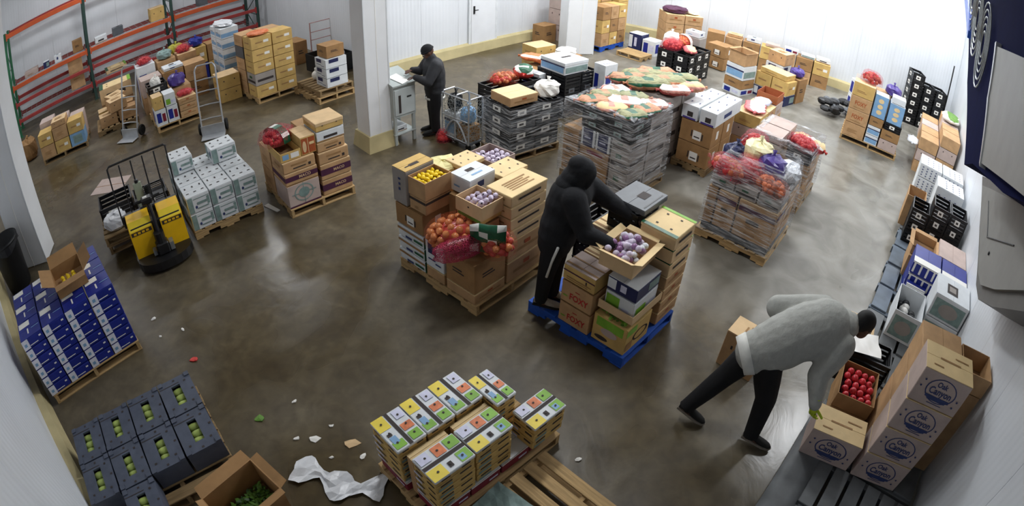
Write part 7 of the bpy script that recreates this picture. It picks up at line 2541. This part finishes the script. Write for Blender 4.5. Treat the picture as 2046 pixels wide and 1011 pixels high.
def person(name, label, J, fwd_head, up_head, clothes, extras=(), skin=SKIN, hands=(), rs=1.0, head_s=1.0):
    """J: joints. One skin surface for the whole body, clothing as children"""
    e = empty(name, J['base'])
    tag(e, label, 'person')
    bpy.context.view_layer.update()
    inv = Vector(J['base'])

    def L_(p):
        return tuple(Vector(p[:3]) - inv)
    R_ = dict(pelvis=.10, spine=.12, chest=.14, neck=.055, rsh=.065, lsh=.065, relb=.045, lelb=.045, rwr=.03, lwr=.03, rhip=.075, lhip=.075, rkn=.06, lkn=.06, ran=.042, lan=.042, rtoe=.035, ltoe=.035, head=.06)
    nodes = {k: (*L_(J[k]), R_[k] * rs) for k in R_}
    edges = [('pelvis', 'spine'), ('spine', 'chest'), ('chest', 'neck'), ('neck', 'head'), ('chest', 'rsh'), ('rsh', 'relb'), ('relb', 'rwr'), ('chest', 'lsh'), ('lsh', 'lelb'), ('lelb', 'lwr'),
             ('pelvis', 'rhip'), ('rhip', 'rkn'), ('rkn', 'ran'), ('ran', 'rtoe'), ('pelvis', 'lhip'), ('lhip', 'lkn'), ('lkn', 'lan'), ('lan', 'ltoe')]
    mb = MB()
    limbs(mb, nodes, edges, skin)
    hc = L_(J['head'])
    at, M3 = head_shape(mb, hc, fwd_head, up_head, skin, head_s)
    for (wr, fw, pn, sd, cu) in hands:
        hand(mb, skin, L_(J[wr]), fw, pn, sd, cu)
    fuse(mb, 0.0075, 2).build('body', e, True)
    for sg in (-1, 1):
        mb = MB()
        mb.ball(at(0.080, sg * 0.032, -0.004), 0.010, 0.013, 0.009, LABELW, 8, 6, M3)
        mb.ball(at(0.088, sg * 0.032, -0.004), 0.004, 0.006, 0.006, HAIR, 8, 6, M3)
        mb.build('eye', e, True)
    for cname, nd, ed, root, mt in clothes:
        mb = MB()
        if ed is LEG_E:
            pv = Vector(L_(J['pelvis']))
            for q in 'rl':
                h_, k_, a_ = (Vector(L_(J[q + x])) for x in ('hip', 'kn', 'an'))
                top = pv * 0.55 + h_ * 0.45
                cv = k_ * 0.55 + a_ * 0.45
                mb.tube([top, h_, h_ * 0.5 + k_ * 0.5, k_, cv, a_, a_ * 1.04 - k_ * 0.04], 0.1, mt, 14, radii=[nd['pelvis'] * 0.8, nd[q + 'hip'], nd[q + 'hip'] * 0.5 + nd[q + 'kn'] * 0.55, nd[q + 'kn'], nd[q + 'kn'] * 0.88, nd[q + 'an'], nd[q + 'an'] * 1.08])
            mb.ball(pv, nd['pelvis'], nd['pelvis'], nd['pelvis'], mt, 14, 10)
            mb.ball(Vector(L_(J['rhip'])) * 0.5 + Vector(L_(J['lhip'])) * 0.5, nd['pelvis'] * 0.95, nd['pelvis'] * 0.95, nd['pelvis'] * 0.8, mt, 14, 10)
        else:
            limbs(mb, {k: (*L_(J[k]), v) for k, v in nd.items()}, ed, mt)
        fuse(mb, 0.012, 8).build(cname, e, True)
    for fn in extras:
        fn(e, L_, at, M3)
    return e


TOP_E = [('pelvis', 'spine'), ('spine', 'chest'), ('chest', 'neck'), ('chest', 'rsh'), ('rsh', 'relb'), ('relb', 'rwr'), ('chest', 'lsh'), ('lsh', 'lelb'), ('lelb', 'lwr')]
LEG_E = [('pelvis', 'rhip'), ('rhip', 'rkn'), ('rkn', 'ran'), ('pelvis', 'lhip'), ('lhip', 'lkn'), ('lkn', 'lan')]


def shoe(e, L_, heel, toe, mt, sole):
    h, t = Vector(L_(heel)), Vector(L_(toe))
    d = (t - h)
    d.z = 0
    ln = d.length + 0.07
    d.normalize()
    a = math.atan2(d.y, d.x)
    pitch = math.asin(max(-0.9, min(0.9, (h.z - t.z - 0.03) / ln)))
    Rm = Matrix.Rotation(a, 3, 'Z') @ Matrix.Rotation(pitch, 3, 'Y')
    mb = MB()
    c = h + Vector((0, 0, -0.045))
    prof = [(-0.07, .034, .09), (-0.03, .040, .10), (0.03, .040, .085), (0.09, .044, .062), (0.15, .045, .05), (0.20, .034, .038), (0.225, .012, .022)]
    n = 10
    base = len(mb.v)
    for (x, wd, hh) in prof:
        for j in range(n):
            q = 2 * PI * j / n
            mb.v.append(tuple(c + Rm @ Vector((x, wd * math.cos(q), hh / 2 + hh / 2 * math.sin(q)))))
    for i in range(len(prof) - 1):
        for j in range(n):
            p, q = base + i * n + j, base + i * n + (j + 1) % n
            mb.f.append((p, q, q + n, p + n))
            mb.m.append(mb.mi(mt))
    mb.f.append(tuple(range(base, base + n))[::-1])
    mb.m.append(0)
    mb.f.append(tuple(base + (len(prof) - 1) * n + j for j in range(n)))
    mb.m.append(0)
    s_ = mb.build('shoe', e, True)
    mb = MB()
    pts = [(-0.075, -.036), (0.03, -.042), (0.15, -.048), (0.215, -.03), (0.235, 0), (0.215, .03), (0.15, .048), (0.03, .042), (-0.075, .036)]
    k = len(pts)
    mb.add_raw([tuple(c + Rm @ Vector((x, y, -0.012))) for x, y in pts] + [tuple(c + Rm @ Vector((x, y, 0.014))) for x, y in pts], [tuple(range(k))[::-1], tuple(range(k, 2 * k))] + [(i, (i + 1) % k, k + (i + 1) % k, k + i) for i in range(k)], sole)
    mb.build('sole', s_)


def strip(e, L_, pts, r, mt, name):
    mb = MB()
    mb.tube([L_(p) for p in pts], r, mt, 6)
    mb.build(name, e, True)


# ---- stooping man in the grey fleece
JG = dict(base=(2.15, 2.92, 0.0), pelvis=(2.12, 3.00, .95), spine=(2.34, 3.00, 1.10), chest=(2.56, 2.98, 1.20), neck=(2.78, 2.95, 1.25), head=(2.92, 2.91, 1.27),
          rsh=(2.66, 2.80, 1.16), relb=(2.50, 2.70, .93), rwr=(2.50, 2.55, .74), lsh=(2.62, 3.18, 1.20), lelb=(2.26, 3.33, 1.10), lwr=(2.42, 3.24, .90),
          rhip=(2.11, 2.91, .86), rkn=(2.20, 2.83, .50), ran=(2.18, 2.74, .10), rtoe=(2.29, 2.67, .05), lhip=(2.06, 3.08, .86), lkn=(1.88, 3.10, .52), lan=(1.60, 3.06, .14), ltoe=(1.68, 3.01, .06), hem=(2.02, 3.01, .90), belly=(2.24, 3.00, .99))


def grey_extra(e, L_, at, M3):
    mb = MB()
    mb.ball(at(-0.03, 0, 0.035), 0.108, 0.092, 0.100, HAIR, 16, 12, M3)
    mb.ball(at(-0.07, 0, -0.02), 0.07, 0.080, 0.075, HAIR, 12, 10, M3)
    fuse(mb, 0.012, 3).build('black_hair', e, True)
    mb = MB()
    nk = Vector(L_(JG['neck'])) + Vector((-0.05, 0.0, 0.02))
    mb.ball(nk, 0.13, 0.15, 0.10, CLOTHG, 14, 10, Matrix.Rotation(0.3, 3, 'Y'))
    mb.build('lowered_hood', e, True)
    h = Vector(L_(JG['hem']))
    mb = MB()
    d = (Vector(JG['hem']) - Vector(JG['pelvis'])).normalized()
    mb.tube([h + d * 0.06, h + d * 0.15], 0.2, CLOTHW, 20, radii=[0.185, 0.165])
    mb.build('white_shirt_hem', e, True)
    shoe(e, L_, JG['ran'], JG['rtoe'], RUBBER, SHOEW)
    shoe(e, L_, JG['lan'], JG['ltoe'], RUBBER, SHOEW)
    mb = MB()
    hand(mb, GLOVEY, L_(JG['rwr']), (0.05, -0.25, -1.0), (0.7, 0.3, 0), 1, 0.9, 1.18)
    mb.tube([L_((2.50, 2.57, .80)), L_((2.50, 2.55, .74))], 0.045, GLOVEY, 10, radii=[0.05, 0.04])
    mb.build('yellow_green_glove', e, True)


FLEECE = dict(hem=.19, pelvis=.215, spine=.235, chest=.235, neck=.11, rsh=.135, relb=.10, rwr=.06, lsh=.135, lelb=.11, lwr=.065)
TROU = dict(pelvis=.16, rhip=.135, rkn=.10, ran=.075, lhip=.135, lkn=.10, lan=.07)
person('person', 'person in light grey fleece stooping over the cartons, yellow-green glove', JG, (0.85, -0.15, -0.5), (0.5, 0, 0.85),
       [('grey_fleece', FLEECE, TOP_E + [('pelvis', 'hem')], 'chest', CLOTHG), ('black_trousers', TROU, LEG_E, 'pelvis', TROUS)], [grey_extra], hands=(('lwr', (0.6, -0.2, -0.6), (0.3, -0.8, 0), 1, 0.6), ('rwr', (0.05, -0.25, -1.0), (0.7, 0.3, 0), 1, 0.9)))

# ---- hooded man in black on the blue pallet
JB = dict(base=(0.42, 4.36, 0.14), pelvis=(0.44, 4.38, 1.00), hem=(0.42, 4.375, .90), spine=(0.48, 4.42, 1.18), chest=(0.53, 4.46, 1.34), neck=(0.57, 4.48, 1.48), head=(0.61, 4.49, 1.56),
          rsh=(0.55, 4.32, 1.40), relb=(0.66, 4.17, 1.15), rwr=(0.90, 4.11, 1.10), lsh=(0.68, 4.63, 1.40), lelb=(0.92, 4.61, 1.25), lwr=(1.13, 4.50, 1.16),
          rhip=(0.41, 4.31, .92), rkn=(0.36, 4.32, .58), ran=(0.33, 4.325, .235), rtoe=(0.41, 4.315, .185), lhip=(0.47, 4.46, .92), lkn=(0.45, 4.44, .58), lan=(0.45, 4.44, .235), ltoe=(0.53, 4.43, .185))
JB = {k: (x - 0.03, y + 0.03, z) for k, (x, y, z) in JB.items()}


def black_extra(e, L_, at, M3):
    mb = MB()
    mb.ball(at(-0.02, 0, 0.03), 0.138, 0.122, 0.145, CLOTHK, 18, 14, M3)
    mb.ball(at(-0.06, 0, 0.07), 0.115, 0.10, 0.10, CLOTHK, 18, 14, M3)
    mb.ball(at(-0.03, 0, -0.06), 0.125, 0.128, 0.13, CLOTHK, 18, 14, M3)
    mb.ball(at(-0.035, 0, -0.15), 0.12, 0.14, 0.11, CLOTHK, 18, 14, M3)
    mb.tube([at(0.075, 0.10 * math.sin(2 * PI * i / 16), 0.0 + 0.12 * math.cos(2 * PI * i / 16)) for i in range(17)], 0.02, CLOTHK, 6)
    fuse(mb, 0.012, 6).build('black_hood', e, True)
    mb = MB()
    mb.ball(at(0.05, 0, -0.055), 0.062, 0.060, 0.055, CLOTHK, 12, 8, M3)
    mb.build('face_mask', e, True)
    shoe(e, L_, JB['ran'], JB['rtoe'], SHOEW, RUBBER)
    shoe(e, L_, JB['lan'], JB['ltoe'], SHOEW, RUBBER)
    strip(e, L_, [(0.405, 4.205, .98), (0.36, 4.245, .78), (0.33, 4.26, .60)], 0.013, CLOTHW, 'trouser_stripe')
    mb = MB()
    hand(mb, CLOTHK, L_(JB['rwr']), (0.9, 0.1, -0.35), (0.15, 0.5, 0.5), -1, 0.8, 1.15)
    mb.build('dark_glove', e, True)


JACKB = dict(hem=.165, pelvis=.18, spine=.185, chest=.20, neck=.12, rsh=.12, relb=.088, rwr=.055, lsh=.12, lelb=.088, lwr=.055)
person('person', 'hooded person all in black leaning over the blue pallet, white stripe on trousers', JB, (0.85, 0.1, -0.55), (0.5, 0.1, 0.85),
       [('black_jacket', JACKB, TOP_E + [('pelvis', 'hem')], 'chest', CLOTHK), ('black_trousers', dict(pelvis=.15, rhip=.115, rkn=.085, ran=.065, lhip=.115, lkn=.085, lan=.065), LEG_E, 'pelvis', TROUS)], [black_extra],
       hands=(('lwr', (0.8, -0.35, -0.35), (0.2, -0.5, -0.7), 1, 0.7), ('rwr', (0.9, 0.1, -0.35), (0.15, 0.5, 0.5), -1, 0.8)))

# ---- man at the desk
JD = dict(base=(-1.38, 8.70, 0.0), pelvis=(-1.36, 8.70, .85), hem=(-1.36, 8.705, .77), spine=(-1.36, 8.68, 1.02), chest=(-1.37, 8.65, 1.20), neck=(-1.40, 8.62, 1.37), head=(-1.45, 8.60, 1.47),
          rsh=(-1.46, 8.80, 1.27), relb=(-1.60, 8.75, 1.10), rwr=(-1.70, 8.60, 1.17), lsh=(-1.30, 8.47, 1.27), lelb=(-1.40, 8.32, 1.05), lwr=(-1.60, 8.33, 1.13),
          rhip=(-1.39, 8.785, .76), rkn=(-1.42, 8.80, .45), ran=(-1.40, 8.82, .09), rtoe=(-1.50, 8.80, .045), lhip=(-1.33, 8.615, .76), lkn=(-1.35, 8.62, .45), lan=(-1.34, 8.64, .09), ltoe=(-1.45, 8.60, .045))


def desk_extra(e, L_, at, M3):
    mb = MB()
    mb.ball(at(-0.012, 0, 0.045), 0.105, 0.090, 0.085, CLOTHK, 14, 10, M3)
    mb.tube([at(-0.012 + 0.102 * math.cos(2 * PI * i / 16), 0.088 * math.sin(2 * PI * i / 16), 0.03) for i in range(17)], 0.014, CLOTHK, 6)
    mb.build('black_knit_cap', e, True)
    mb = MB()
    p = Vector(L_(JD['pelvis']))
    mb.lathe([(0.158, 0.0), (0.168, 0.0), (0.168, 0.035), (0.158, 0.035)], CLOTHW, 18, (p.x, p.y, p.z - 0.20))
    mb.build('white_shirt_hem', e, True)
    shoe(e, L_, JD['ran'], JD['rtoe'], RUBBER, RUBBER)
    shoe(e, L_, JD['lan'], JD['ltoe'], RUBBER, RUBBER)


person('person', 'person in dark jacket and black cap reading papers at the grey desk', JD, (-0.8, -0.25, -0.5), (-0.3, -0.1, 0.9),
       [('charcoal_jacket', dict(hem=.165, pelvis=.170, spine=.18, chest=.175, neck=.085, rsh=.10, relb=.075, rwr=.05, lsh=.10, lelb=.078, lwr=.05), TOP_E + [('pelvis', 'hem')], 'chest', CLOTHN),
        ('black_trousers', dict(pelvis=.145, rhip=.115, rkn=.09, ran=.08, lhip=.115, lkn=.09, lan=.08), LEG_E, 'pelvis', TROUS)], [desk_extra],
       hands=(('rwr', (-0.5, -0.7, 0.0), (0.0, 0.0, -1), -1, 0.5), ('lwr', (-0.8, 0.3, -0.1), (0.0, 0.0, -1), 1, 0.5)))
